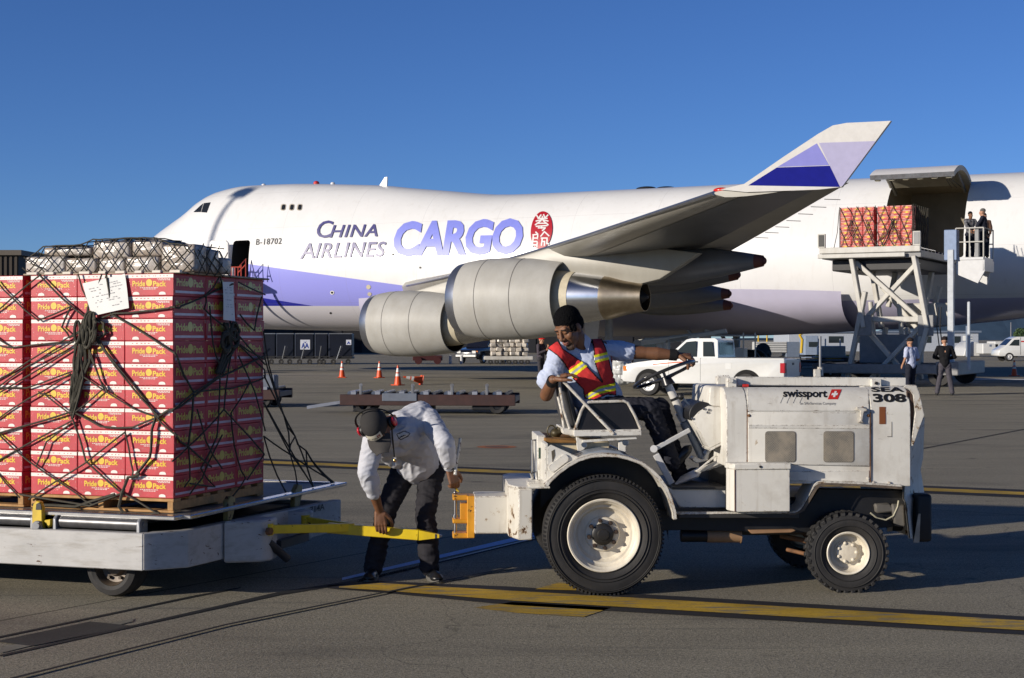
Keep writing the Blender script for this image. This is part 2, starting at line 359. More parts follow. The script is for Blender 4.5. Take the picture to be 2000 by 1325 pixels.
b.loft([[Vector((c.x+r*math.cos(a), c.y+r*math.sin(a), 0.004)) for a in [2*math.pi*i/40 for i in range(40)]] for r in (r1, r1*0.6)], 0)
tag(b.build('service_cover_ring', RING), 'flat orange painted ring round a service cover in the apron', 'ground marking', kind='structure')
b = MB(); b.poly([Vector((c.x+r1*.6*math.cos(a), c.y+r1*.6*math.sin(a), 0.006)) for a in [2*math.pi*i/40 for i in range(40)]])
tag(b.build('service_cover', mat('cover_iron', (0.16, 0.08, 0.05), 0.8)), 'round brown service cover inside the orange ring', 'cover', kind='structure')
# ------------------------------------------------------------------ cargo aircraft (local x aft, y away from the camera, z up)
AF = Frame((-21.0, 86.0, 0), R(-28))
plane = thing('cargo_aircraft', 'four engined jumbo cargo aircraft painted white and lavender with its side cargo door raised', 'aircraft', AF.loc, AF.rz)
def curve(tab):
    xs = [a for a, _ in tab]; ys = [b for _, b in tab]; n = len(xs)
    d = [(ys[i+1]-ys[i])/(xs[i+1]-xs[i]) for i in range(n-1)]
    t = [d[0]]+[0 if d[i-1]*d[i] <= 0 else 2*d[i-1]*d[i]/(d[i-1]+d[i]) for i in range(1, n-1)]+[d[-1]]
    def f(x):
        x = max(xs[0], min(xs[-1], x)); i = 0
        while i < n-2 and x > xs[i+1]: i += 1
        h = xs[i+1]-xs[i]; u = (x-xs[i])/h
        return (2*u**3-3*u**2+1)*ys[i]+(u**3-2*u**2+u)*h*t[i]+(-2*u**3+3*u**2)*ys[i+1]+(u**3-u**2)*h*t[i+1]
    return f
ztop = curve([(0, 5.3), (.15, 5.75), (.5, 6.3), (1.47, 7.25), (3.28, 8.25), (4.18, 8.72), (5.24, 9.40), (6.1, 9.70), (7.83, 9.92), (10.5, 9.89), (15, 9.64), (16.4, 9.54), (18.1, 9.33), (20.5, 9.06), (22.5, 8.83), (23.6, 8.75), (26.7, 8.72), (40, 8.69), (47.8, 8.61), (60, 8.62), (68.6, 8.3)])
zbot = curve([(0, 5.3), (.15, 4.85), (.5, 4.3), (1.5, 3.45), (3.5, 2.75), (6, 2.38), (9.9, 2.22), (15, 2.14), (24, 2.1), (38, 2.1), (43, 2.14), (45.8, 2.37), (47.8, 2.57), (56, 4.1), (64, 6.1), (68.6, 7.6)])
wid = curve([(0, .02), (.15, .55), (.5, 1.0), (1.5, 1.75), (3.5, 2.45), (6, 2.85), (9.4, 3.08), (14, 3.25), (46, 3.25), (54, 2.75), (62, 1.6), (68.6, .35)])
zmid = curve([(0, 5.3), (9, 5.2), (46, 5.25), (56, 6.0), (68.6, 7.95)])
def hw(x, z):
    zc = zmid(x)
    if z > zc: u = (z-zc)/max(1e-4, ztop(x)-zc); e = 2.0
    else: u = (zc-z)/max(1e-4, zc-zbot(x)); e = 2.25
    return wid(x)*max(0.0, 1-min(1, u)**e)**(1/e if e != 2.25 else 0.5)
def FS(px, py, off=0.012):
    """photograph pixel -> point on the near flank of the fuselage"""
    c = -3.2
    for _ in range(14):
        v = AF.y(px, py, c); c = 0.5*c+0.5*(-hw(v.x, v.z))
    v = AF.y(px, py, c); v.y = -hw(v.x, v.z)-off; return v
def line_on(p, q):                 # z = a + k x through two pixels on the flank
    a = FS(*p); b_ = FS(*q); k = (b_.z-a.z)/(b_.x-a.x); return a.z-k*a.x, k
def livery():
    m, t, p = new_mat('aircraft_livery'); v = coords(t); sx = t.nodes.new('ShaderNodeSeparateXYZ'); t.links.new(v, sx.inputs[0]); X, Z = sx.outputs[0], sx.outputs[2]
    def below(l): return math_n(t, 'LESS_THAN', math_n(t, 'SUBTRACT', Z, math_n(t, 'MULTIPLY', X, l[1])), l[0])
    def gt(s, c): return math_n(t, 'GREATER_THAN', s, c)
    n = noise_n(t, v, 0.5, 5); n2 = noise_n(t, coords(t, (3, 3, 0.5)), 1.2, 5)
    white = mix(t, ramp(t, n, .3, .7), (0.75, 0.745, 0.735), (0.81, 0.805, 0.795))
    white = mix(t, math_n(t, 'MULTIPLY', ramp(t, n2, .55, .8), .22), white, (0.5, 0.46, 0.4))
    lav = mix(t, n, (0.285, 0.29, 0.72), (0.31, 0.315, 0.76)); navy = (0.02, 0.025, 0.30); grey = (0.60, 0.58, 0.62); mauve = (0.44, 0.42, 0.56)
    up = line_on((485, 516), (780, 557)); lo = line_on((518, 598), (715, 598)); dk = line_on((518, 583), (612, 598)); aft = line_on((1430, 592), (1640, 588))
    fwd = math_n(t, 'LESS_THAN', X, 30.0)
    c = mix(t, below(up), white, lav); c = mix(t, below(dk), c, navy); c = mix(t, below(lo), c, grey)
    ca = mix(t, below(aft), white, mauve)
    c = mix(t, fwd, ca, c)
    # skin joints
    def lines(s, step, w_):
        f = math_n(t, 'FRACT', math_n(t, 'DIVIDE', s, step)); return math_n(t, 'LESS_THAN', f, w_)
    j = math_n(t, 'MAXIMUM', lines(X, 4.06, 0.005), lines(math_n(t, 'ADD', Z, 0.35), 1.93, 0.008))
    c = mix(t, math_n(t, 'MULTIPLY', j, 0.22), c, (0.22, 0.21, 0.22))
    t.links.new(c, p.inputs['Base Color']); p.inputs['Roughness'].default_value = 0.22; p.inputs['Specular IOR Level'].default_value = 0.45
    return m
LIV = livery()
LINER = mat('hold_liner', (0.24, 0.205, 0.145), 0.6, var=0.12, scale=2)
DKHOLD = mat('dark_doorway', (0.05, 0.042, 0.035), 0.7)
AGREY = mat('nacelle_grey', (0.43, 0.42, 0.39), 0.5, var=0.06, scale=1.5, dirt=((0.27, 0.24, 0.19), 0.35, 1.6), spec=0.3)
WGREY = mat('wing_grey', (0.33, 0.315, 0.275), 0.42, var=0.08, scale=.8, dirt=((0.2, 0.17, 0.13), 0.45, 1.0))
WSHADE = mat('wing_shade_dark_grey', (0.07, 0.067, 0.063), 0.28, var=0.2, scale=.8, dirt=((0.05, 0.045, 0.04), 0.6, 1.0))  # underside grey darkened, shade below the wing put into the colour
ALU = mat('polished_metal', (0.62, 0.63, 0.66), 0.22, 1.0, var=0.06)
NOZZ = mat('heat_stained_metal', (0.36, 0.30, 0.22), 0.34, 1.0, var=0.22, scale=3)
ADARK = mat('duct_black', (0.012, 0.012, 0.014), 0.6)
CREAM = mat('duct_cream', (0.55, 0.49, 0.36), 0.5)
LAVP = mat('lavender_paint', (0.29, 0.295, 0.73), 0.35, var=0.04); NAVYP = mat('navy_paint', (0.012, 0.016, 0.26), 0.3, var=0.08)
INDIGO = mat('indigo_lettering', (0.06, 0.055, 0.20), 0.4, var=0.06); PALEL = mat('pale_lavender_paint', (0.50, 0.48, 0.70), 0.35, var=0.05); OFFW = mat('aircraft_white', (0.77, 0.75, 0.73), 0.3, var=0.05)
WIN = glass('cabin_window', (0.02, 0.022, 0.025), 0.12)
def fuselage_mesh():
    xs = [0, .06, .15, .3, .5, .75, 1.0, 1.4, 1.9, 2.5]+[3+.5*i for i in range(14)]+[10+1.0*i for i in range(16)]+[26+1.5*i for i in range(15)]+[48.5, 51, 54, 57, 60, 63, 66, 68, 68.6]
    n = 72; b = MB(); rings = []
    for x in xs:
        zc = zmid(x); r = []
        for i in range(n):
            a = 2*math.pi*i/n; s_, c_ = math.sin(a), math.cos(a)
            if c_ >= 0: r.append(Vector((x, wid(x)*s_, zc+(ztop(x)-zc)*c_)))
            else:
                u = abs(c_); r.append(Vector((x, wid(x)*s_ if True else 0, zc-(zc-zbot(x))*u**(2/2.25))))
        rings.append(r)
    b.loft(rings, 0, True, True, True); return b
fo = fuselage_mesh().build('fuselage', LIV, plane, sharp=60)
def cut(o, lo, hi, m, bev=0.12):
    c = MB(); c.box(lo, hi, 0, 0); co = c.build('cutter', m)
    # round the corners of the opening, seen from the side
    bmx = bmesh.new(); bmx.from_mesh(co.data)
    es = [e for e in bmx.edges if abs(e.verts[0].co.x-e.verts[1].co.x) < 1e-5 and abs(e.verts[0].co.z-e.verts[1].co.z) < 1e-5]
    bmesh.ops.bevel(bmx, geom=es, offset=bev, segments=4, affect='EDGES', profile=0.5); bmx.to_mesh(co.data); bmx.free()
    par = o.parent; o.parent = None
    md = o.modifiers.new('b', 'BOOLEAN'); md.operation = 'DIFFERENCE'; md.object = co; md.solver = 'EXACT'; md.material_mode = 'TRANSFER'
    dg = bpy.context.evaluated_depsgraph_get(); me = bpy.data.meshes.new_from_object(o.evaluated_get(dg), depsgraph=dg)
    o.modifiers.clear(); o.data = me; bpy.data.objects.remove(co); o.parent = par
c0 = FS(1737, 380); c1 = FS(1891, 380)
CDX0, CDX1, CDZ0, CDZ1 = c0.x, c1.x, 5.0, 8.05
cut(fo, (CDX0, -5, CDZ0), (CDX1, 1.6, CDZ1), LINER)
d0 = FS(453, 500); d1 = FS(486, 500)
cut(fo, (d0.x, -5, 4.85), (d1.x, -1.2, FS(470, 470).z), DKHOLD, 0.18)
for p in fo.data.polygons: p.use_smooth = True
fo.data.set_sharp_from_angle(angle=R(40))
# belly fairing over the wing roots
b = MB(); rings = []
for k in range(25):
    x = 17.0+k*1.0; u = k/24; e = max(0.02, (1-abs(2*u-1)**3.2)); r = []
    for i in range(24):
        a = math.pi*i/23; r.append(Vector((x, -(3.22+0.42*e)*math.cos(a), 3.9-0.2*(1-e)-(3.9-2.08+0.26*e-0.2*(1-e))*max(0, math.sin(a))**0.8)))
    rings.append(r)
b.loft(rings, 0, False); b.build('belly_fairing', mat('fairing_mauve', (0.46, 0.44, 0.56), 0.3, var=.05, scale=1), plane, sharp=60)
# cargo door, raised
b = MB(); sec_o = []; hx = (-hw(44.5, CDZ1), CDZ1)
for i in range(15):
    z = CDZ1+(CDZ0+0.05-CDZ1)*i/14; sec_o.append((-hw(44.5, z), z))
ph = R(-66)
def rot(q): dy, dz = q[0]-hx[0], q[1]-hx[1]; c_, s_ = math.cos(ph), math.sin(ph); return (hx[0]+dy*c_-dz*s_-0.1, hx[1]+dy*s_+dz*c_+0.12)
so_ = [rot(q) for q in sec_o]; cen = (0.0, 5.2); si_ = []
for q in sec_o:
    L = math.hypot(q[0]-cen[0], q[1]-cen[1]); f = (L-0.2)/L; si_.append(rot((cen[0]+(q[0]-cen[0])*f, cen[1]+(q[1]-cen[1])*f)))
X0, X1 = CDX0-0.02, CDX1+0.05
n = len(so_)
for (A, rev, mi) in ((so_, 0, 0), (si_, 1, 1)):
    for i in range(n-1):
        b.quad((X0, *A[i]), (X1, *A[i]), (X1, *A[i+1]), (X0, *A[i+1]), mi)
for i in range(n-1):
    for X in (X0, X1): b.quad((X, *so_[i]), (X, *so_[i+1]), (X, *si_[i+1]), (X, *si_[i]), 1)
b.quad((X0, *so_[-1]), (X1, *so_[-1]), (X1, *si_[-1]), (X0, *si_[-1]), 2)
cdoor = b.build('cargo_door', [OFFW, mat('door_inside', (0.30, 0.27, 0.20), 0.55, var=.12, scale=3), GREYST], plane)
for k in range(6):
    b = MB(); x = X0+0.25+k*(X1-X0-0.5)/5; b.cb((x, si_[-2][0], si_[-2][1]-0.08), (0.22, 0.18, 0.10), 0, 0.02); b.build('latch', mat('latch_cream', (0.55, 0.5, 0.36), .5), cdoor)
b = MB()
for x in (X0+0.25, X1-0.25): b.beam((x, hx[0]-0.15, hx[1]-0.3), (x, si_[6][0], si_[6][1]), 0.09, 0.16)
for k in range(3): b.tube([(X1-0.35-0.2*k, hx[0]-.3, hx[1]-.15), (X1-0.5-.1*k, si_[5][0], si_[5][1]-.3), (X1-0.2, si_[8][0], si_[8][1]-0.05)], 0.025, 6)
b.build('door_arm', mat('arm_grey', (0.12, 0.11, 0.09), .5), cdoor)
# crew door swung forward
b = MB(); q = [AF.y(px, py, -3.6) for px, py in [(409, 474), (413, 470), (441, 470), (446, 475), (447, 548), (409, 548)]]
b.prism([(v.x, v.z) for v in q], -3.62, -3.50, 0, 1, 0.03, 2); cd = b.build('crew_door', OFFW, plane)
b = MB(); v = AF.y(422, 505, -3.64); b.cb((v.x, -3.64, v.z), (0.28, 0.05, 0.45), 0, 0.02); v = AF.y(432, 503, -3.66)
b.beam((v.x-0.16, -3.66, v.z+.35), (v.x+.12, -3.66, v.z-0.15), 0.09, 0.05); b.build('door_handle', INK, cd)
# flight deck windows, upper deck windows
for pts in ([(378, 414.5), (391, 402.5), (397, 397.5), (392, 414.5)], [(393.3, 414.7), (398.5, 397), (411.5, 395.5), (404, 415.5)]):
    b = MB(); P = bil(*[FS(*p, 0.02) for p in (pts[0], pts[3], pts[2], pts[1])])
    vs = [[None]*5 for _ in range(5)]
    for i in range(4):
        for j in range(4):
            def S(u, v):
                px = (pts[0][0]*(1-u)+pts[3][0]*u)*(1-v)+(pts[1][0]*(1-u)+pts[2][0]*u)*v; py = (pts[0][1]*(1-u)+pts[3][1]*u)*(1-v)+(pts[1][1]*(1-u)+pts[2][1]*u)*v
                return FS(px, py, 0.02)
            b.quad(S(i/4, j/4), S((i+1)/4, j/4), S((i+1)/4, (j+1)/4), S(i/4, (j+1)/4))
    b.build('cockpit_window', WIN, plane)
def rrect(cx, cy, w_, h_, r, sk=0.0, k=4):
    o = []
    for (sx, sy, a0) in ((1, -1, 270), (1, 1, 0), (-1, 1, 90), (-1, -1, 180)):
        for i in range(k+1):
            a = R(a0+90*i/k); x = sx*(w_/2-r)+r*math.cos(a); y = sy*(h_/2-r)+r*math.sin(a); o.append((cx+x+sk*y, cy-y))
    return o
for cx in (553.5, 570, 585.5):
    b = MB(); b.poly([FS(x, y, 0.015) for x, y in rrect(cx, 405, 10, 13, 4, 0.15)]); wo = b.build('window_frame', mat('window_surround', (0.45, 0.40, 0.33), .5), plane)
    b = MB(); b.poly([FS(x, y, 0.03) for x, y in rrect(cx+.6, 405, 6.5, 10, 2.6, 0.15)]); b.build('pane', WIN, wo)
# lettering
def flank_text(name, s, box, m, off=.045, **kw):
    """box: pixels lower left, lower right, upper right, upper left"""
    vs, fs, _, _ = text_mesh(s, **kw); bmx = bmesh.new(); V = [bmx.verts.new((u, v, 0)) for u, v in vs]
    for f in fs:
        try: bmx.faces.new([V[i] for i in f])
        except ValueError: pass
    for k in range(1, 9): bmesh.ops.bisect_plane(bmx, geom=bmx.verts[:]+bmx.edges[:]+bmx.faces[:], plane_co=(0, k/9, 0), plane_no=(0, 1, 0))
    bmx.verts.index_update(); a, b_, c, d = [Vector(p) for p in box]; b = MB()
    def P(u, v): q = (a*(1-u)+b_*u)*(1-v)+(d*(1-u)+c*u)*v; return FS(q.x, q.y, off)
    b.add([P(v.co.x, v.co.y) for v in bmx.verts], [[v.index for v in f.verts] for f in bmx.faces]); bmx.free()
    return b.build(name, m, plane, fixn=False)
flank_text('lettering', 'C', [(620, 465), (652, 465), (652, 431), (620, 431)], INDIGO, shear=.26, bold=0.006)
flank_text('lettering', 'HINA', [(644, 464.5), (738, 462), (738, 438), (646, 440)], INDIGO, shear=.26, space=1.06, bold=0.010)
flank_text('lettering', 'A', [(586, 506), (615, 505), (615, 475), (586, 476)], INDIGO, shear=.2, bold=0.008)
flank_text('lettering', 'IRLINES', [(615, 505), (755, 502), (755, 472), (617, 475)], INDIGO, shear=.26, space=1.05, bold=0.012)
flank_text('lettering', 'CARGO', [(770, 502), (1022, 497), (1022, 426), (770, 433)], mat('cargo_lavender', (0.22, 0.25, 0.72), .45, var=.05), bold=0.040, shear=0.2, space=0.95)
flank_text('lettering', 'B-18702', [(500, 479), (550, 477), (550, 465), (500, 467)], INK, off=.025, bold=0.006, shear=.15, space=1.1)
# seal
b = MB(); rd = mat('seal_red', (0.42, 0.012, 0.025), .4, var=.08)
def SE(u, v): return (1058.5+21*u-3*v, 450+37*v)
ring_ = [SE(math.cos(2*math.pi*i/36)*(1 if True else 0), math.sin(2*math.pi*i/36)) for i in range(36)]
for k in range(6):
    for i in range(36):
        j = (i+1) % 36; f0, f1 = k/6, (k+1)/6
        A = [SE(f*math.cos(2*math.pi*q/36), f*math.sin(2*math.pi*q/36)) for f, q in ((f0, i), (f1, i), (f1, j), (f0, j))]
        b.add([FS(*p, 0.05) for p in (A if k else A[1:]+A[:1])], [[0, 1, 2, 3]] if k else [[0, 1, 2]])
se = b.build('emblem', rd, plane, fixn=False)
b = MB()
def stroke(pts, wpx=2.6):
    pts = [Vector(SE(*p)) for p in pts]
    for p, q in zip(pts, pts[1:]):
        d = (q-p); L = max(1e-6, d.length); n_ = Vector((-d.y, d.x))/L*wpx/2; e = d/L*wpx*.35
        A = [p-e+n_, p-e-n_, q+e-n_, q+e+n_]; b.add([FS(a.x, a.y, 0.065) for a in A], [[0, 1, 2, 3]])
for s_ in ([(-.55, -.78), (-.35, -.62), (-.15, -.80)], [(.1, -.82), (.25, -.64), (.5, -.80)], [(-.4, -.62), (.45, -.62)], [(0, -.72), (0, -.1)], [(-.55, -.48), (0, -.56), (.55, -.48)], [(-.6, -.28), (-.1, -.5)], [(.6, -.28), (.1, -.5)], [(-.45, -.36), (.45, -.36)], [(-.5, -.2), (.5, -.24)], [(-.3, -.12), (.35, -.12), (.2, -.02), (.1, .02)],
           [(-.5, .1), (-.35, .18)], [(-.75, .25), (-.3, .22)], [(-.7, .25), (-.72, .85)], [(-.3, .22), (-.28, .9)], [(-.68, .42), (-.3, .42)], [(-.68, .6), (-.3, .6)], [(-.66, .78), (-.3, .78)], [(.3, .08), (.0, .32)], [(.3, .08), (.75, .3)], [(.05, .42), (.6, .42)], [(.15, .42), (.12, .8)], [(.6, .42), (.62, .7), (.75, .72)], [(.15, .6), (.4, .6), (.4, .8)]): stroke(s_)
b.build('emblem_characters', OFFW, se, fixn=False, weld=False)
# small fittings
b = MB()
for px, py, r in ((768, 497, 2.6), (821, 523, 2.0), (536, 579, 1.2), (646, 612, 2.0)): b.poly([FS(px+r*math.cos(R(a)), py+r*math.sin(R(a)), .02) for a in range(0, 360, 30)], 0)
for px, py, r in ((720, 561, 4.5), (722, 575, 4.0)): b.poly([FS(px+r*math.cos(R(a)), py+r*math.sin(R(a)), .02) for a in range(0, 360, 30)], 1)
b.poly([FS(649+4*math.cos(R(a)), 572+4*math.sin(R(a)), .02) for a in range(0, 360, 30)], 2); b.poly([FS(649+2.2*math.cos(R(a)), 572+2.2*math.sin(R(a)), .03) for a in range(0, 360, 30)], 0)
b.build('port_cover', [INK, CREAM, OFFW], plane, fixn=False)
b = MB(); vs_ = [AF.y(*p, 0) for p in [(741, 364), (752, 346.5), (757, 346), (756, 365)]]; b.prism([(v.x, v.z) for v in vs_], -0.04, 0.04); b.build('blade_antenna', OFFW, plane)
b = MB(); v = AF.y(618, 358.5, 0); b.ell(v, (.16, .16, .13)); b.build('beacon_lamp', SIGNRED, plane)
b = MB()
for px, py in ((515, 362), (650, 359)): b.ell(AF.y(px, py, 0), (.12, .12, .08))
b.build('aerial', OFFW, plane)
b = MB()
for px in (1262, 1300): b.ell(AF.y(px, 369, 0.3), (.5, .3, .11), n=20)
b.build('aerial_blister', INK, plane)
# ---- wing
LE0 = Vector((19.5, -3.0, 3.95)); 
WZ = curve([(2, 4.07), (3, 4.1), (5, 4.15), (8, 4.21), (11, 4.30), (14, 4.43), (17, 4.57), (20.8, 4.73), (24, 4.88), (27, 5.05), (31, 5.27)])
def wsec(s):                        # spanwise station by |y| -> LE x, chord, z, thickness
    y = s; u = (y-3.0)/28.0; lx = 19.3+u*26.5
    tx = 34.6+(y-3)/9.5*3.6 if y < 12.5 else 38.2+(y-12.5)/18.5*10.9
    z = WZ(y); th = 0.135-0.055*u
    return lx, tx-lx, z, th
AFO = [(0, 0), (.012, .012), (.05, .020), (.12, .025), (.25, .027), (.4, .024), (.6, .015), (.8, .006), (1, .001), (1, -.002), (.8, -.013), (.6, -.03), (.4, -.050), (.25, -.060), (.14, -.059), (.08, -.053), (.012, -.018)]
def wing_rings(sgn):
    rings = []
    for y in [2.0, 4, 6.5, 9.5, 12.5, 15, 18, 20.8, 23.5, 26, 28.5, 31.0]:
        lx, ch, z, th = wsec(y); k = th/0.12; r = []; tw = R(2.2-3.8*(y-3)/28)
        for a, h in AFO:
            dx = a*ch; dz = h*ch*k; r.append(Vector((lx+dx*math.cos(tw)+dz*math.sin(tw), sgn*y, z-(dx-ch*.25)*math.sin(tw)+dz*math.cos(tw))))
        rings.append(r)
    return rings
for sgn in (-1, 1):
    b = MB(); b.loft(wing_rings(sgn), 0, True, True, True); wo = b.build('wing', WGREY, plane, sharp=50)
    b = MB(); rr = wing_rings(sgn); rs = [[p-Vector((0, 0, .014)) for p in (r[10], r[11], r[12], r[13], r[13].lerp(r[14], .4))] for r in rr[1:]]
    b.loft(rs, 0, False); b.build('underside_shade_skin', WSHADE, wo, sharp=50, fixn=False)  # sheet under the wing that carries the painted shade
    if sgn < 0: wingL = wo
b = MB(); rr = wing_rings(-1); b.tube([r[0] for r in rr[1:]], 0.055, 8); b.build('leading_edge', mat('inlet_lip_metal', (.34, .35, .38), .34, .9, var=.1), wingL)
b = MB(); lx, ch, z, th = wsec(30.2); v = AF.y(1408, 372, -30.6); b.ell(v, (.2, .09, .07)); b.build('navigation_lamp', mat('red_lamp', (.6, .02, .01), .2), wingL)
# static wicks and flap joint lines under the wing
for y in (22, 23.2, 24.4, 25.6, 26.8, 28, 29.2):
    lx, ch, z, th = wsec(y); b = MB(); b.tube([(lx+ch-.05, -y, z-.02), (lx+ch+.35, -y, z-.05)], .009, 5); b.build('static_wick', INK, wingL)
# ---- winglet
Wt = lambda px, py: AF.y(px, py, -31.0-0.75*max(0, (372-py)/134))
def wl(pts, off): return [Wt(*p)+Vector((0, off, 0)) for p in pts]
out = [(1408, 371), (1455, 360), (1535, 305), (1600, 262), (1628, 246), (1655, 241), (1741, 237), (1645, 366), (1600, 371), (1460, 376)]
b = MB(); f0 = wl(out, -.06); f1 = wl(out, .06); n = len(out); b.poly(f0); b.poly(f1[::-1])
for i in range(n): j = (i+1) % n; b.quad(f0[i], f1[i], f1[j], f0[j])
wg = b.build('winglet', OFFW, plane)
for nm, pts, m in (('winglet_panel', [(1601, 280), (1712, 276.5), (1647, 364), (1642, 365), (1622, 324)], PALEL), ('winglet_panel', [(1597, 281), (1621, 323.5), (1520, 327)], LAVP), ('winglet_panel', [(1519, 328), (1622, 324.5), (1642, 366), (1463, 363)], NAVYP)):
    b = MB(); b.poly(wl(pts, -.066)); b.build(nm, m, wg)
# ---- engines
def engine(yc, zc, x0, pyl):
    e = bpy.data.objects.new('engine', None); COL.objects.link(e); e.parent = plane; ax = (1, 0, 0); o = (x0, yc, zc)
    b = MB(); b.lathe([(1.27, .38), (1.345, .85), (1.375, 1.75), (1.335, 2.8), (1.19, 3.92), (1.15, 3.92), (1.12, 3.0), (1.1, 2.3)], o, ax, 64); b.build('fan_cowl', AGREY, e, sharp=50)
    b = MB(); b.lathe([(1.05, .9), (1.0, .35), (1.04, .12), (1.1, .02), (1.15, 0), (1.2, .07), (1.265, .375)], o, ax, 64); b.build('inlet_lip', mat('inlet_lip_metal', (.34, .35, .38), .34, .9, var=.1), e)
    b = MB(); b.lathe([(1.05, .9), (.35, .85), (.3, .7), (.02, .35)], o, ax, 40); b.lathe([(1.1, 2.4), (.7, 2.4)], o, ax, 40); b.lathe([(1.148, 3.91), (1.11, 3.0)], o, ax, 48); b.build('fan_duct', ADARK, e)
    for h in (1.2, 2.5):
        b = MB(); r_ = 1.362 if h < 2 else 1.352
        b.lathe([(r_, h), (r_+.004, h+.012), (r_, h+.024)], o, ax, 64); b.build('cowl_joint', mat('joint_grey', (0.16, 0.15, 0.14), .5), e)
    b = MB(); b.lathe([(.95, 2.4), (.96, 3.3), (.93, 3.8), (.86, 4.35)], o, ax, 48); b.build('duct_ring', CREAM, e)
    b = MB(); b.lathe([(.9, 3.9), (.86, 4.2), (.83, 4.5), (.70, 5.42)], o, ax, 48); b.build('core_cowl', ALU, e)
    b = MB(); b.lathe([(.715, 5.4), (.69, 5.57), (.56, 6.1), (.455, 6.74), (.44, 6.74), (.42, 6.2)], o, ax, 48); b.build('exhaust_nozzle', NOZZ, e)
    b = MB(); b.lathe([(.44, 6.4), (.02, 6.4)], o, ax, 24); b.lathe([(.3, 6.3), (.22, 6.6), (.05, 6.85)], o, ax, 24, cap1=True); b.build('exhaust_core', ADARK, e)
    b = MB(); b.prism([(x0+x, zc+z) for x, z in pyl], yc-.2, yc+.2, 0, 1, .06, 2); b.build('pylon', WGREY, e)
    return e
zo = 3.06; xo = AF.y(902, 580, -20.8).x
pylo = [(v.x-xo, v.z-zo) for v in (AF.y(*p, -21.0) for p in [(925, 520), (1010, 502), (1060, 487), (1138, 464), (1250, 480), (1366, 494), (1330, 519), (1288, 546), (1240, 558), (1200, 548), (1160, 546), (1105, 530)])]
engine(-20.8, zo, xo, pylo)
zi = 2.36; xi = AF.y(731, 632, -11.7).x
engine(-11.7, zi, xi, pylo)
# flap track fairings with red tips
for px, py, y in ((1491, 510, -19.6), (1441, 537, -16.4), (1424, 574, -9.0), (1427, 597, -6.2)):
    t_ = AF.y(px, py, y); b = MB(); rings = []; lx, ch, z, th = wsec(-y); L = 6.6
    for k in range(25):
        u = k/24; x = t_.x-L+L*u; r_ = .80*math.sin(math.pi*min(1, u*.55+.02))**.7*(1 if u < .45 else max(0.2, 1-((u-.45)/.55)**1.15*.78)); zc = z-.62+(t_.z-(z-.62))*u**1.3
        rings.append([Vector((x, y+r_*.8*math.cos(2*math.pi*i/20), zc+r_*math.sin(2*math.pi*i/20))) for i in range(20)])
    b.loft(rings[:24], 0, True, True, False); ff = b.build('flap_fairing', mat('fairing_grey', (0.14, 0.145, 0.16), .35, var=.1, scale=2), wingL, sharp=60)
    b = MB(); b.loft(rings[23:], 0, True, False, False); b.ell(t_-Vector((.02, 0, 0)), (.13, .10, .13)); b.build('fairing_tip', mat('tip_red', (0.13, 0.035, 0.024), .6), ff)
# ---- landing gear
for gx, gy in ((31.5, -5.6), (34.6, -1.9), (34.6, 1.9), (31.5, 5.6)):
    b = MB(); b.cyl((gx, gy, .62), (gx, gy, 3.2), .17); b.cyl((gx-1.4, gy, 2.7), (gx, gy, 1.0), .08); b.beam((gx-.8, gy, .62), (gx+.8, gy, .62), .2, .22)
    g = b.build('landing_gear', mat('gear_grey', (0.4, 0.4, 0.4), .4), plane)
    for dx in (-.75, .75):
        for dy in (-.5, .5):
            b = MB(); b.lathe([(.3, -.19), (.56, -.2), (.62, -.12), (.62, .12), (.56, .2), (.3, .19), (.28, .08), (.05, .08)], (gx+dx, gy+dy, .62), (0, 1 if dy > 0 else -1, 0), 24); b.build('wheel', RUBBER, g)
    if gy == -5.6:
        b = MB(); b.prism([(gx-.9, 2.6), (gx-.2, 2.6), (gx-.3, 1.7), (gx-.9, 1.7)], gy-.55, gy-.5); b.build('gear_door', OFFW, g)
b = MB(); b.cyl((7.4, 0, .55), (7.4, 0, 2.8), .14); g = b.build('landing_gear', mat('gear_grey', (0.4, 0.4, 0.4), .4), plane)
for dy in (-.35, .35):
    b = MB(); b.lathe([(.25, -.16), (.5, -.17), (.56, -.1), (.56, .1), (.5, .17), (.25, .16), (.05, .1)], (7.4, dy, .56), (0, 1 if dy > 0 else -1, 0), 24); b.build('wheel', RUBBER, g)
# tail, beyond the frame
b = MB(); b.loft([[Vector((53+.8*k, s_, 8.4)) for k, s_ in zip((0, 4, 8, 13, 16, 13, 8, 4), (0, -.4, -.5, -.3, 0, .3, .5, .4))], [Vector((64+.35*k, s_*.5, 18.9)) for k, s_ in zip((0, 4, 8, 13, 16, 13, 8, 4), (0, -.4, -.5, -.3, 0, .3, .5, .4))]], 0, True, False, True); b.build('tail_fin', OFFW, plane)
for sg in (-1, 1):
    b = MB(); b.loft([[Vector((58+.55*k, sg*1.2, 7.9+h)) for k, h in zip((0, 4, 8, 16, 8, 4), (0, .3, .3, 0, -.3, -.3))], [Vector((66+.17*k, sg*11, 8.9+h*.4)) for k, h in zip((0, 4, 8, 16, 8, 4), (0, .3, .3, 0, -.3, -.3))]], 0, True, False, True); b.build('tailplane', OFFW, plane)
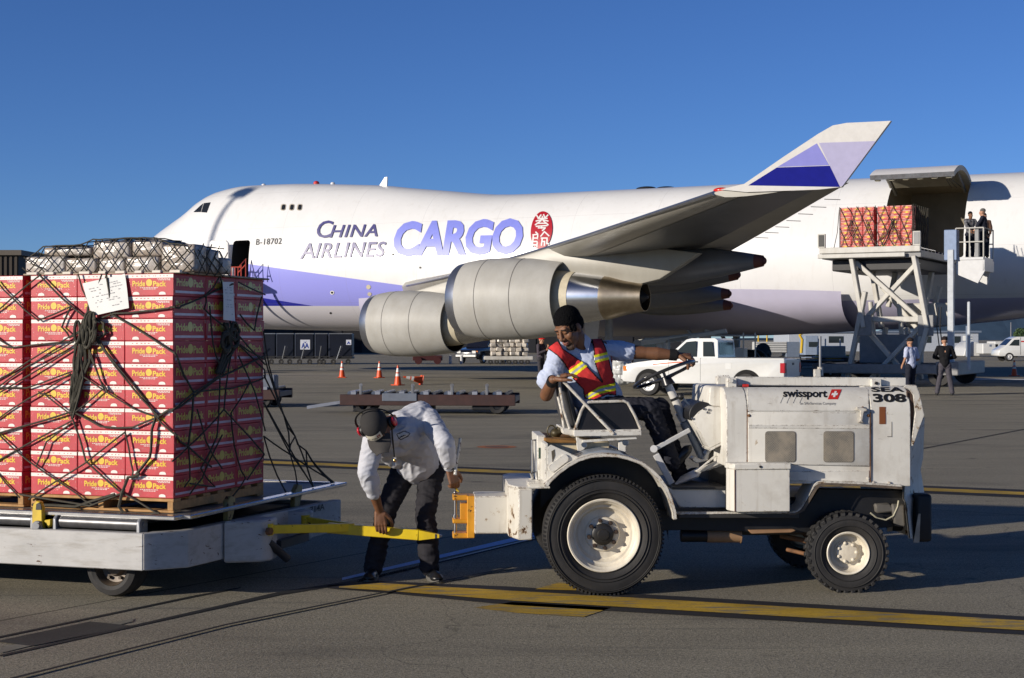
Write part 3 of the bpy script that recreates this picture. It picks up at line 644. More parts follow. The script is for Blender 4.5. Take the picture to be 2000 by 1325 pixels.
# ------------------------------------------------------------------ white pallet dolly with its load (local x towards the tow bar, y away)
DF = Frame((-2.206, 10.03, 0), R(-18.5))
dolly = thing('pallet_dolly', 'white steel pallet dolly with rollers and yellow tow bar carrying the netted red cartons', 'dolly', DF.loc, DF.rz)
def dolly_paint():
    m, t, p = new_mat('scuffed_dolly_paint'); v = coords(t, (1.2, 4, 7)); w_ = coords(t)
    n = noise_n(t, w_, 4, 5); c = mix(t, ramp(t, n, .3, .7), (.40, .395, .385), (.50, .49, .475))
    c = mix(t, math_n(t, 'MULTIPLY', ramp(t, noise_n(t, v, 2.2, 6, .7), .5, .72), .55), c, (.22, .19, .15))
    rf = ramp(t, noise_n(t, v, 2.6, 7, .72, .4), .62, .635); c = mix(t, rf, c, mix(t, noise_n(t, w_, 50, 3), (.12, .045, .015), (.035, .018, .01)))
    t.links.new(c, p.inputs['Base Color']); p.inputs['Roughness'].default_value = .5
    b = N(t, 'ShaderNodeBump', Strength=.15, Distance=.006); t.links.new(noise_n(t, v, 5, 5), b.inputs['Height']); t.links.new(b.outputs[0], p.inputs['Normal']); return m
DPAINT = dolly_paint()
DARKST = mat('dark_frame_steel', (0.02, 0.02, 0.022), 0.6, var=.4)
ROLLER = mat('roller_steel', (0.13, 0.13, 0.135), 0.38, 0.7, var=.25, scale=14)
b = MB(); b.prism([(-4.3, 0.205), (-0.16, 0.215), (-0.16, 0.457), (-4.3, 0.44)], -0.12, -0.04, 0, 1, .006)
b.build('side_rail', DPAINT, dolly)
b = MB(); b.box((-4.3, 2.1, .21), (0.1, 2.18, .45), 0, .006); b.build('side_rail', DPAINT, dolly)
b = MB(); top = [(-0.158, -0.12), (0.045, 0.10), (0.175, 2.20), (0.10, 2.20), (-0.03, 0.12), (-0.158, -0.02)]
b.prism(top, 0.215, 0.46, 0, 2, .006); b.build('end_beam', DPAINT, dolly)
b = MB()
a_, c_ = DF.z(480, 1021, .47), DF.z(533, 1019, .47)
b.prism([(.08, .50), (.30, .64), (.335, .72), (.31, .86), (.10, .86)], .19, .475, 0, 2, .012); mb0_ = b; b = MB(); b.prism([(.10, 1.38), (.24, 1.40), (.27, 1.48), (.25, 1.55), (.12, 1.60)], .24, .45, 0, 2, .012)
b.build('hitch_bracket', DPAINT, dolly); mb_ = mb0_.build('hitch_bracket', DPAINT, dolly)
b = MB(); b.cyl((.335, .66, .40), (.365, .655, .40), .028, n=6); b.build('bolt', RUSTY, mb_)
b = MB(); b.box((-4.2, 0.0, .26), (-0.14, 2.08, .43), 0, .01)
for k in range(8): b.box((-4.1+.5*k, .02, .43), (-4.05+.5*k, 2.06, .50))
b.build('bed_frame', DARKST, dolly)
def roller(x0, x1, y, z, r=.042):
    b = MB(); b.cyl((x0, y, z), (x1, y, z), r, n=20); ro = b.build('roller', ROLLER, dolly)
    for x in (x0-.03, x1+.012):
        b = MB(); b.prism([(y-.05, z-.06), (y+.05, z-.06), (y+.05, z+.02), (y+.02, z+.05), (y-.02, z+.05), (y-.05, z+.02)], x-.012, x+.012, 0, 0, .003); b.cyl((x-.02, y, z), (x+.02, y, z), .018, n=8); b.build('roller_bracket', GREYST, ro)
r0 = DF.y(124, 1028, -0.02); r1 = DF.y(276, 1030, -0.02); zr = 0.503
roller(r0.x, r1.x, -0.03, zr); roller(r0.x-.85, r0.x-.22, -0.03, zr); roller(r0.x-1.75, r0.x-1.1, -.03, zr)
for k in range(9): 
    b = MB(); b.cyl((-0.35-.45*k, .1, .505), (-0.35-.45*k, 2.0, .505), .035, n=12); b.build('roller', ROLLER, dolly)
# stops
def stop(name, pts, c, m, ax=1, th=.02):
    b = MB(); q = [(DF.y(*p, c) if ax == 1 else DF.x(*p, c)) for p in pts]
    b.prism([((v.x if ax == 1 else v.y), v.z) for v in q], c-th, c+th, 0, ax, .004); return b.build(name, m, dolly)
st = stop('pallet_stop', [(66, 1034), (66, 998), (68, 985), (74, 978), (81, 980), (85, 992), (86, 1034)], -0.075, YELLOW)
b = MB(); q = [DF.y(*p, -.098) for p in [(70, 996), (71, 985), (76, 982), (80, 986), (81, 996)]]; b.prism([(v.x, v.z) for v in q], -.1, -.094); b.build('slot', DARKST, st)
b = MB(); q = [DF.y(*p, -.1) for p in [(65, 1034), (66, 1022), (72, 1017), (80, 1018), (84, 1034)]]; b.prism([(v.x, v.z) for v in q], -.12, -.09, 0, 1, .004); v = DF.y(74, 1027, -.12); b.cyl((v.x, -.135, v.z), (v.x, -.11, v.z), .02, n=8); b.build('stop_bracket', GREYST, st)
stop('pallet_stop', [(88, 1016), (102, 1014), (102, 1024), (97, 1031)], -.06, YELLOW)
stop('pallet_stop', [(440, 1018), (440, 980), (446, 969), (455, 972), (455, 990), (450, 1010), (447, 1019)], .02, mat('worn_gold_paint', (.30, .23, .08), .5, rust=(.6, 20), dirt=((.08, .06, .03), .6, 9)), 0)
stop('pallet_stop', [(571, 994), (572, 960), (578, 946), (586, 948), (586, 966), (580, 990)], .03, mat('worn_gold_paint', (.30, .23, .08), .5), 0)
# wheels
def dwheel(x, y, s=-1):
    r = .2; b = MB(); b.lathe([(.125, -.085), (.15, -.095), (.185, -.085), (.199, -.05), (.2, 0), (.199, .05), (.185, .085), (.15, .095), (.125, .085)], (x, y, r), (0, 1, 0), 40)
    for h in (-.03, .03): b.lathe([(.2, h-.004), (.203, h), (.2, h+.004)], (x, y, r), (0, 1, 0), 40)
    wo = b.build('wheel', RUBBER, dolly)
    b = MB(); b.lathe([(.13, -.075), (.122, -.085), (.115, -.07), (.105, -.03), (.07, -.02), (.055, -.05), (.02, -.055)], (x, y, r), (0, -s, 0), 32, cap1=True)
    for k in range(6): a = k*math.pi/3; b.cyl((x+.085*math.cos(a), y+s*.02, r+.085*math.sin(a)), (x+.085*math.cos(a), y+s*.05, r+.085*math.sin(a)), .011, n=6)
    b.build('rim', mat('brown_rim', (.10, .075, .055), .5, .2, dirt=((.25, .2, .14), .4, 12)), wo)
for x in (-.50, -3.4):
    dwheel(x, .12); dwheel(x, 1.85, 1)
b = MB(); b.cyl((-.5, .2, .2), (-.5, 1.8, .2), .04); b.beam((-.9, 1.0, .3), (-.1, 1.0, .3), .3, .12); b.build('axle', DARKST, dolly)
# tow bar
rel = DF.I; b = MB()
p0 = W(640, 1031, 10.97); p1 = W(818, 1045, 10.93); p2 = W(858, 1047, 10.92)
b.beam(p0, p1, .06, .072, 0, .004); b.loft([[p1+Vector(q) for q in ((0, -.03, -.036), (0, .03, -.036), (0, .03, .036), (0, -.03, .036))], [p2+Vector(q) for q in ((0, -.018, -.012), (0, .018, -.012), (0, .018, .012), (0, -.018, .012))]], 0, True, False, True)
n_ = DF.M @ Vector((.31, .72, .405)); f_ = DF.M @ Vector((.25, 1.42, .385)); j_ = W(690, 1031, 10.97)
for q in (n_, f_): b.beam(q, j_, .035, .06, 0, .004); b.cyl(q+Vector((0, 0, -.04)), q+Vector((0, 0, .04)), .035, n=12)
tb = b.build('tow_bar', mat('chipped_yellow_paint', (0.78, 0.56, 0.015), 0.4, var=.08, dirt=((.2, .12, .03), .35, 9), rust=(.655, 17)), dolly, rel=rel)
b = MB(); b.loft([[p2+Vector(q) for q in ((-.03, -.022, -.016), (-.03, .022, -.016), (-.03, .022, .016), (-.03, -.022, .016))], [p2+Vector(q) for q in ((.02, -.01, -.006), (.02, .01, -.006), (.02, .01, .006), (.02, -.01, .006))]], 0, True, True, True); b.build('tow_eye', STEEL, tb, rel=rel)
b = MB(); b.cyl(n_+Vector((0, 0, -.09)), n_+Vector((.12, .1, -.22)), .03); b.beam(n_+Vector((.05, .1, -.12)), f_+Vector((0, 0, -.12)), .05, .06); b.build('steering_rod', DARKST, dolly, rel=rel)
b = MB(); P = bil(*[DF.x(*p, .21) for p in [(618, 1004), (643, 996), (643, 983), (618, 991)]])
k_ = lambda u, v: (lambda q: Vector((.045+.062*(q.y-.10)+.014, q.y, q.z)))(P(u, v))
put_text(b, '714A', k_, bold=.02); b.build('stencilled_number', INK, dolly, fixn=False)
# aircraft pallet on the rollers
t = thing('aircraft_pallet', 'thin silver aluminium air cargo pallet lying on the white dolly rollers', 'pallet', DF.M @ Vector((-1.6, 1.22, .545)), DF.rz)
b = MB(); b.box((-1.59, -1.18, 0), (1.62, 1.2, .014), 0, .003); b.build('sheet', mat('pallet_aluminium', (.20, .195, .185), .55, .4, var=.2, scale=5, dirt=((.2, .18, .15), .5, 4)), t)
for nm, lo, hi in (('edge_rail', (-1.6, -1.28, -.004), (1.64, -1.18, .024)), ('edge_rail', (1.62, -1.18, -.004), (1.70, 1.2, .024)), ('edge_rail', (-1.6, 1.2, -.004), (1.70, 1.26, .024))):
    b = MB(); b.box(lo, hi, 0, .006); b.build(nm, mat('rail_aluminium', (.72, .71, .70), .22, .9, var=.15, scale=8), t)
# wooden pallets
WOOD = mat('pallet_wood', (.42, .23, .085), .75, var=.25, scale=16, bump=.2, bscale=50)
def wpal(name, label, x0, x1, y0, y1):
    z = .562; t = thing(name, label, 'pallet', DF.M @ Vector(((x0+x1)/2, (y0+y1)/2, z)), DF.rz); w2, d2 = (x1-x0)/2, (y1-y0)/2
    for k in range(7):
        y = -d2+.05+k*(2*d2-.1)/6; b = MB(); b.box((-w2, y-.048, .074), (w2, y+.048, .094), 0, .003); b.build('board', WOOD, t)
    for x in (-w2+.025, 0, w2-.025):
        b = MB(); b.box((x-.022, -d2, .016), (x+.022, d2, .074), 0, .003); b.build('stringer', WOOD, t)
    for y in (-d2+.05, 0, d2-.05):
        b = MB(); b.box((-w2, y-.048, 0), (w2, y+.048, .016), 0, .003); b.build('board', WOOD, t)
XC = [-.095, -.468, -.841, -1.214]; YS = .151; YD = [YS, YS+.425, YS+.85, YS+1.275]
wpal('wooden_pallet', 'wooden pallet under the near red carton stack, its right end in shade', XC[3], XC[0], YS, YD[3])
wpal('wooden_pallet', 'wooden pallet under the carton stack cut off by the left picture edge', -2.40, -1.27, YS, YD[3])
# cartons
def carton_mat():
    m, t, p = new_mat('wrapped_red_card'); v = coords(t)
    n = noise_n(t, v, 9, 4); c = mix(t, ramp(t, n, .3, .7), (0.46, 0.016, 0.030), (0.58, 0.028, 0.045)); t.links.new(c, p.inputs['Base Color'])
    p.inputs['Roughness'].default_value = .5; p.inputs['Coat Weight'].default_value = .45; p.inputs['Coat Roughness'].default_value = .12
    g = t.nodes.new('ShaderNodeNewGeometry'); mp = t.nodes.new('ShaderNodeMapping'); mp.inputs['Scale'].default_value = (2.5, 2.5, 26); t.links.new(g.outputs['Position'], mp.inputs[0])
    wr = noise_n(t, mp.outputs[0], 3.2, 5, .7, .8); b = N(t, 'ShaderNodeBump', Strength=.9, Distance=.02); t.links.new(wr, b.inputs['Height']); t.links.new(b.outputs[0], p.inputs['Coat Normal'])
    return m
CRED = carton_mat()
def film(name, col):
    m = mat(name, col, .5, coat=.6); return m
CYEL = film('print_yellow', (.80, .52, .02)); CWHT = film('print_white', (.80, .76, .70)); CDIM = film('print_gold', (.62, .45, .06)); CLIL = film('print_lilac', (.66, .58, .68))
cw, cdp, chh = .371, .423, .1485
def carton_mesh():
    b = MB(); w2, d2 = cw/2, cdp/2; b.box((-w2, -d2, 0), (w2, d2, chh), 0, .004)
    y = -d2-.0012
    def fr(x0, z0, x1, z1, mi, yy=y): b.quad((x0, yy, z0), (x1, yy, z0), (x1, yy, z1), (x0, yy, z1), mi)
    fr(-w2+.003, chh-.028, w2-.003, chh-.004, 2)
    put_text(b, 'Pride', lambda u, v: (-.128+.098*u, y-.0005, .064+.038*v), 1, bold=.03); put_text(b, 'Pack', lambda u, v: (.030+.100*u, y-.0005, .062+.037*v), 1, bold=.03)
    b.poly([(.000+.024*math.cos(R(a)), y-.0006, .088+.024*math.sin(R(a))) for a in range(0, 360, 24)], 1)
    fr(-.018, .0855, .010, .0895, 3, y-.0012)
    rnd = random.Random(3)
    for z, x0, x1 in ((.053, -.07, .07), (.044, -.045, .05), (.111, .06, .16), (.104, .07, .16)):
        x = x0
        while x < x1: l = rnd.uniform(.006, .02); fr(x, z, min(x+l, x1), z+.004, 2, y-.0005); x += l+.004
    x = -.13
    while x < .15: l = rnd.uniform(.004, .014); fr(x, chh-.018, x+l, chh-.013, 0, y-.0008); x += l+rnd.uniform(.004, .03)
    for cx in (-.1, .1): b.poly([(cx+.026*math.cos(R(a)), y-.0006, .008+.020*max(0, math.sin(R(a)))**.6 if 0 <= a <= 180 else .008) for a in list(range(0, 181, 20))], 2)
    x = w2+.0012
    put_text(b, 'Pride', lambda u, v: (x+.0005, -.178+.150*u, .066+.052*v), 3, bold=.03); put_text(b, 'Pack', lambda u, v: (x+.0005, .045+.135*u, .064+.052*v), 3, bold=.03)
    b.poly([(x+.0006, .006+.034*math.cos(R(a)), .095+.034*math.sin(R(a))) for a in range(0, 360, 24)], 3)
    b.quad((x, -d2+.02, .020), (x, d2-.02, .020), (x, d2-.02, .036), (x, -d2+.02, .036), 4)
    for k in range(26): yy = -d2+.012+k*(cdp-.024)/25; b.quad((x+.0002, yy-.0015, .012), (x+.0002, yy+.0015, .012), (x+.0002, yy+.0015, chh-.01), (x+.0002, yy-.0015, chh-.01), 5)
    return b
cbm = carton_mesh(); C0 = None
ORD = ['top', 'second', 'third', 'fourth', 'fifth', 'sixth', 'seventh', 'eighth', 'ninth', 'bottom']
def ordn(k): return ORD[k]+(' layer' if k in (0, 9) else ' layer from the top')
rnd = random.Random(11)
def place_carton(x, y, z, label, group):
    global C0
    if C0 is None:
        C0 = cbm.build('fruit_carton', [CRED, CYEL, CWHT, CDIM, CLIL, mat('card_flute', (.40, .02, .035), .5, coat=.6)], None, fixn=False, weld=False); o = C0
    else: o = C0.copy(); COL.objects.link(o)
    o.location = DF.M @ Vector((x+rnd.uniform(-.003, .003), y+rnd.uniform(-.004, .004), z)); o.rotation_euler = (0, 0, DF.rz+rnd.uniform(-.006, .006))
    tag(o, label, 'carton', group); return o
Z0 = .658
G1 = 'red fruit cartons stacked on the dolly'
for k in range(10):
    z = Z0+.15*(9-k)
    for c in range(3):
        for d in range(3):
            if c and d: continue
            x = (XC[c]+XC[c+1])/2; y = (YD[d]+YD[d+1])/2
            if c == 0 and d == 0: wh = 'lit front corner column'
            elif d == 0: wh = ('middle' if c == 1 else 'left')+' column of the lit front'
            else: wh = ('middle' if d == 1 else 'far')+' column of the shaded end'
            place_carton(x, y, z, 'red carton in the %s, %s' % (ordn(k), wh), G1)
    for c in range(2):
        x = -1.268-.373*(c+.5); place_carton(x, YS+.2, z, 'red carton in the %s, stack at the left edge%s' % (ordn(k), '' if c == 0 else ', second column'), G1)
# sheet of card over the cartons and the wrapped boxes on it
CARD = mat('grey_card', (.36, .29, .21), .7, var=.2, scale=10)
b = MB(); b.box((-.63, -.60, 0), (.60, .68, .012), 0, .003)
for k in range(9): b.cb((-.55+.14*k, -.60, .012), (rnd.uniform(.05, .09), .03, .02), 1, .004)
sh = b.build('slip_sheet', [CARD, mat('card_flap', (.72, .66, .56), .6)]); sh.location = DF.M @ Vector((-.66, YS+.62, Z0+1.5)); sh.rotation_euler = (0, 0, DF.rz)
tag(sh, 'thin card sheet with white flaps between red cartons and the wrapped grey boxes', 'card sheet')
def wrapm():
    m, t, p = new_mat('film_wrapped_box'); v = coords(t); n = noise_n(t, coords(t, (1, 1, .5)), 5, 5, .6)
    oi = t.nodes.new('ShaderNodeObjectInfo'); c = mix(t, oi.outputs['Random'], (.40, .34, .285), (.27, .205, .15)); c = mix(t, ramp(t, n, .4, .75), c, (.44, .42, .41))
    t.links.new(c, p.inputs['Base Color']); p.inputs['Roughness'].default_value = .45; p.inputs['Coat Weight'].default_value = .6; p.inputs['Coat Roughness'].default_value = .16
    b = N(t, 'ShaderNodeBump', Strength=.45, Distance=.02); t.links.new(noise_n(t, coords(t, (1, 1, 2)), 9, 3, .5, 1.0), b.inputs['Height']); t.links.new(b.outputs[0], p.inputs['Coat Normal']); t.links.new(b.outputs[0], p.inputs['Normal']); return m
WRAP = wrapm()
ZB = Z0+1.514
boxes = [(-1.37, .30, .33, .36, .125, 'low grey wrapped box at the left end of the load top'), (-1.035, .29, .255, .36, .11, 'low grey wrapped box under two others, second from the left'), (-.775, .30, .215, .36, .105, 'small pale wrapped box in the lower front row of the load top'), (-.555, .29, .265, .36, .11, 'brownish wrapped box in the lower front row, right of the middle'), (-.285, .30, .27, .172, .19, 'tall wrapped box at the front right corner of the load top'),
         (-1.24, .33, .40, .36, .065, 'flat wrapped box lying on the left boxes of the load top'), (-.835, .32, .30, .34, .125, 'wrapped box on top of the middle of the load'), (-.53, .33, .25, .34, .115, 'brown wrapped box on top, right of the middle'),
         (-.155, .475, .15, .15, .165, 'shaded blue grey wrapped box behind the front right corner box'), (-.135, .63, .14, .15, .115, 'lowest shaded wrapped box at the far right end of the load top'), (-.42, .64, .25, .18, .20, 'wrapped box behind the front right corner, mostly hidden'), (-1.1, .66, .5, .2, .17, 'wrapped box behind the left front boxes'), (-.6, .66, .17, .2, .22, 'wrapped box behind the middle of the load top')]
zacc = {5: ZB+.125, 6: ZB+.10, 7: ZB+.113}
for i, (x, y, w_, d_, h_, lab) in enumerate(boxes):
    b = MB(); b.box((0, 0, 0), (w_-.006, d_-.006, h_-.002), 0, .02, None, 3); o = b.build('wrapped_box', WRAP); o.location = DF.M @ Vector((x, y, zacc.get(i, ZB))); o.rotation_euler = (0, 0, DF.rz+rnd.uniform(-.02, .02)); tag(o, lab, 'box', 'film wrapped boxes on top of the cartons')
# documents
def paper(pts, c, ax, label, off):
    q = [(DF.y(*p, c) if ax == 1 else DF.x(*p, c)) for p in pts]; P = bil(*q); b = MB(); Nn = 6
    bump_ = lambda u, v: (Vector((0, -1, 0)) if ax == 1 else Vector((1, 0, 0)))*(.012*math.sin(u*3+v*2)+off)
    for i in range(Nn):
        for j in range(Nn):
            a = [P(u/Nn, v/Nn)+bump_(u/Nn, v/Nn) for u, v in ((i, j), (i+1, j), (i+1, j+1), (i, j+1))]; b.add(a, [[0, 1, 2, 3]])
    r = random.Random(5); 
    for v in (.84, .78, .70, .60, .52, .40, .34, .22, .16):
        u = r.uniform(.08, .3)
        while u < .85:
            l = r.uniform(.02, .07)
            if r.random() < .6: b.add([P(uu, vv)+bump_(uu, vv)*1.0+(Vector((0, -.002, 0)) if ax == 1 else Vector((.002, 0, 0))) for uu, vv in ((u, v), (u+l, v), (u+l, v+.022), (u, v+.022))], [[0, 1, 2, 3]], 1)
            u += l+.02
    o = b.build('paper_sheet', [mat('paper', (.80, .79, .76), .6, var=.03), mat('typed_grey', (.35, .35, .36), .6)], fixn=False, weld=False); o.matrix_world = DF.M; tag(o, label, 'paper')
paper([(180, 618), (252, 602), (242, 535), (163, 554)], YS-.03, 1, 'white typed document sheet tucked under the net on the lit carton front', .0)
paper([(436, 625), (459, 628), (459, 551), (432, 551)], XC[0]+.03, 0, 'white document sheet hanging in shade on the end of the stack', .0)
# ---- net
rng = random.Random(4)
b = MB()
Lz = lambda z: (z[0]*.35, 450+z[1]*.35)
def rope(pts, r=.0058, jit=.012, n=5):
    out = []
    for p, q in zip(pts, pts[1:]):
        p = Vector(p); q = Vector(q); L = (q-p).length; m = max(2, int(L/.12)); o1 = Vector((rng.uniform(-1, 1), rng.uniform(-.6, .6), rng.uniform(-1, .3)))*jit
        for k in range(m): u = k/m; out.append(p.lerp(q, u)+o1*math.sin(math.pi*u)+Vector((rng.uniform(-1, 1), rng.uniform(-.4, .4), rng.uniform(-1, 1)))*.0018)
    out.append(Vector(pts[-1])); b.tube(out, r, n)
NY, NX = YS-.022, XC[0]+.022
def near(*zs, r=.0058, **k): rope([DF.y(*Lz(z), NY-rng.uniform(0, .012)) for z in zs], r, **k)
def end(*zs, r=.0058, **k): rope([DF.x(*Lz(z), NX+rng.uniform(0, .012)) for z in zs], r, **k)
def wrapr(zs_n, zs_e, r=.007): rope([DF.y(*Lz(z), NY) for z in zs_n]+[Vector((NX, NY, DF.y(*Lz((zs_n[-1][0]*.5+zs_e[0][0]*.5, zs_n[-1][1]*.5+zs_e[0][1]*.5)), NY).z))]+[DF.x(*Lz(z), NX) for z in zs_e], r)
lo = lambda x, y: (x, y+1143)
near((215, 245), (480, 490), r=.0072); near((228, 245), (70, 375), (-40, 470)); near((-20, 280), (65, 375), (212, 502), (395, 425), r=.0062); near((435, 245), (495, 400), (480, 490)); near((570, 245), (495, 400), (478, 500)); near((590, 235), (620, 465), r=.0072)
wrapr([(620, 465), (940, 435)], [(1010, 425), (1140, 372), (1300, 300)], .0072); wrapr([(490, 520), (620, 468), (950, 672)], [(985, 700), (1080, 905), (1050, 1200)], .008)
for k in range(11): near((475+rng.uniform(-35, 45), 490+rng.uniform(-10, 40)), (458+rng.uniform(-45, 45), 640), (436+rng.uniform(-34, 34), 820), (402+rng.uniform(-12, 12), 1000+rng.uniform(-40, 60)), r=rng.uniform(.008, .012), jit=.02)
for k in range(6):      # loops and knots of the bundle
    cx, cz = 470+rng.uniform(-45, 45), 550+rng.uniform(-40, 90); rx, rz_ = rng.uniform(14, 30), rng.uniform(40, 85)
    b.tube([DF.y(*Lz((cx+rx*math.cos(a*.45), cz+rz_*math.sin(a*.45))), NY-.035-.012*math.sin(a)) for a in range(14)], .011, 6, closed=True)
near((400, 420), (345, 540), (390, 600), (460, 560), r=.0072); near((530, 490), (580, 520), (590, 570), (545, 600), r=.010)
near((450, 560), (160, 730), (-40, 850)); near((440, 600), (150, 760), (-40, 900)); near((395, 800), (160, 940), (-40, 1075)); near((440, 640), (0, 905)); near((405, 1010), (-30, 1140), r=.0072); near((-20, 640), (70, 655), (390, 620)); near((-30, 590), (70, 655)); near((400, 790), (150, 880), (-20, 880))
wrapr([(520, 560), (680, 790), (860, 1020), (950, 1120)], [(985, 1150), (1045, 1205), (1180, 1320)], .0072); near((530, 600), (700, 830), (885, 1040), r=.0072); near((500, 690), (585, 900)); near((470, 820), (740, 995), (885, 1045)); near((490, 640), (560, 840), (600, 905), r=.0062)
near((400, 1030), (250, 915), (215, 900)); near((410, 1020), (570, 890)); near((420, 1020), (560, 1095), (740, 1100), (890, 1040), r=.0072); wrapr([(885, 1040), (945, 1000)], [(1000, 990), (1210, 830), (1480, 700)], .008)
near((870, 1040), (845, 1180), (835, 1265), (760, 1363), r=.010); near((-30, 1120), (160, 1290), lo(430, 330), lo(520, 390), r=.0062); near((405, 1050), (480, 1290), lo(660, 310), lo(880, 440), r=.0072); near((700, 1125), lo(470, 160), lo(160, 360), r=.0062); near((-20, 1290), (330, 1100), (405, 1060), r=.0062); near((-30, 1330), lo(110, 350)); near((700, 1130), (730, 1300), lo(735, 250), r=.0062)
near(lo(780, 215), lo(715, 235), lo(665, 400), lo(720, 445), lo(890, 440), r=.011); near(lo(110, 330), lo(500, 395), lo(690, 320), r=.0072); near((200, 1320), (260, 1180), (400, 1075)); near(lo(180, 390), lo(420, 400), lo(640, 330), r=.010)
# shaded end
end((1140, 370), (1230, 250)); end((1330, 290), (1480, 360)); 
for k in range(6): end((1275+rng.uniform(-25, 45), 520), (1285+rng.uniform(-50, 50), 640), (1235+rng.uniform(-30, 40), 800), r=.012, jit=.03)
for k in range(4):
    cx, cz = 1280+rng.uniform(-30, 30), 580+rng.uniform(-40, 120); b.tube([DF.x(*Lz((cx+rng.uniform(15, 30)*math.cos(a*.5), cz+50*math.sin(a*.5))), NX+.03) for a in range(12)], .012, 6, closed=True)
for zs in ([(1290, 540), (1480, 750)], [(1310, 620), (1475, 780), (1480, 830)], [(1230, 260), (1290, 540)], [(1290, 560), (1140, 440), (1150, 360)], [(1240, 800), (1080, 905), (960, 1010)], [(1300, 640), (1250, 1000), (1050, 1210), (960, 1290)], [(1330, 700), (1420, 900), (1480, 1120)], [(1250, 1000), (1400, 1160), (1475, 1250)], [(1230, 800), (1210, 1150), (1120, 1330)], [(1390, 850), (1290, 1020), (1330, 1290)], [(1170, 420), (1190, 640), (1230, 760)], [(1460, 370), (1420, 560), (1340, 470)], [(1100, 1000), (1150, 1180), (1240, 1330)], [(1480, 820), (1300, 880), (1080, 905)], [(1340, 640), (1475, 720)], [(1050, 1210), lo(1050, 60), lo(1060, 250), lo(1030, 290)], [(1120, 1330), lo(1200, 290), lo(1060, 270)], [(1330, 1290), lo(1370, 240), lo(1300, 340)], [(1475, 1250), lo(1380, 250)], [lo(1240, 0), lo(1130, 240), lo(1060, 330)]): end(*zs, r=.0062)
# strands hanging free from the far end to the pallet edge
A = [Vector((XC[0]+.014, YD[3]-.03, z)) for z in (1.78, 1.62, 1.45, 1.25, 1.0)]; M1 = [Vector((-.03, 1.62, 1.15)), Vector((0.0, 1.75, .98)), Vector((.02, 1.9, .86)), Vector((0, 1.66, .86))]; E_ = [Vector((.04, y, .575)) for y in (1.52, 1.72, 1.98, 2.32, 2.36)]
for p, q in ((A[0], M1[0]), (A[1], M1[0]), (M1[0], M1[1]), (M1[1], M1[2]), (M1[2], E_[3]), (M1[2], E_[4]), (M1[1], E_[2]), (M1[0], M1[3]), (M1[3], E_[1]), (M1[3], E_[2]), (A[3], M1[3]), (A[4], E_[0]), (M1[1], M1[3]), (A[2], M1[1]), (A[3], E_[2]), (M1[2], E_[2]), (A[4], E_[4])): rope([p, q], .006, .025, 6)
# diamonds over the wrapped boxes
TOPC = curve([(-1.45, .10), (-1.26, .135), (-1.2, .188), (-.87, .194), (-.8, .228), (-.32, .232), (-.24, .195), (.05, .165)])
def top_pt(x, v):            # v 0..1 up the front of the load top then back over it
    zt = ZB+TOPC(x)
    if v < .6: return Vector((x, .286-.016*(1-v), ZB-.02+(zt-ZB+.018)*v/.6))
    return Vector((x, .275+(v-.6)*1.0, zt+.004))
for k in range(-4, 15):
    x = -1.5+.115*k
    for sg in (1, -1):
        pts = [top_pt(x+sg*.34*v/1.0, v) for v in (0, .15, .3, .45, .6, .75, 1.0)]
        pts = [p for p in pts if -1.38 < p.x < .0]
        if len(pts) > 1: rope(pts, .0045, .004, 4)
for k in range(-2, 6):
    y = .2+.11*k
    for sg in (1, -1):
        pts = [Vector((.0-.012*v, y+sg*.2*v, ZB-.02+(.215 if y < .45 else .17 if y < .6 else .13)*v)) for v in (0, .25, .5, .75, 1)]; pts = [p for p in pts if .27 < p.y < .80]
        if len(pts) > 1: rope(pts, .0045, .003, 4)
rope([top_pt(x/10, .6) for x in range(-13, 0)], .005, .004); rope([Vector((x/10, .262, ZB-.01)) for x in range(-13, 1)], .006, .01)
net = b.build('cargo_net', mat('net_cord', (.055, .050, .036), .85, var=.3, scale=40, bump=.3, bscale=200)); net.matrix_world = DF.M
tag(net, 'dark olive cargo net knotted over the carton stack and wrapped boxes on the dolly', 'cargo net')
# ------------------------------------------------------------------ tow tractor (local x forward = right, y away from the camera)
TL = G(1180, 1165); TF = Frame((TL.x, TL.y, 0), R(3.4))
tug = thing('tow_tractor', 'worn white airport tow tractor with open driver seat and numbered hood', 'tow tractor', TF.loc, TF.rz)
def TP(pts, c): return TF.xz(pts, c)
def sheet(name, pts, y0, y1, m, par=None, bev=.004, seg=1, sharp=35):
    b = MB(); b.prism(TP(pts, y0), y0, y1, 0, 1, bev, seg); return b.build(name, m, par or tug, sharp)
PNT = WHITE
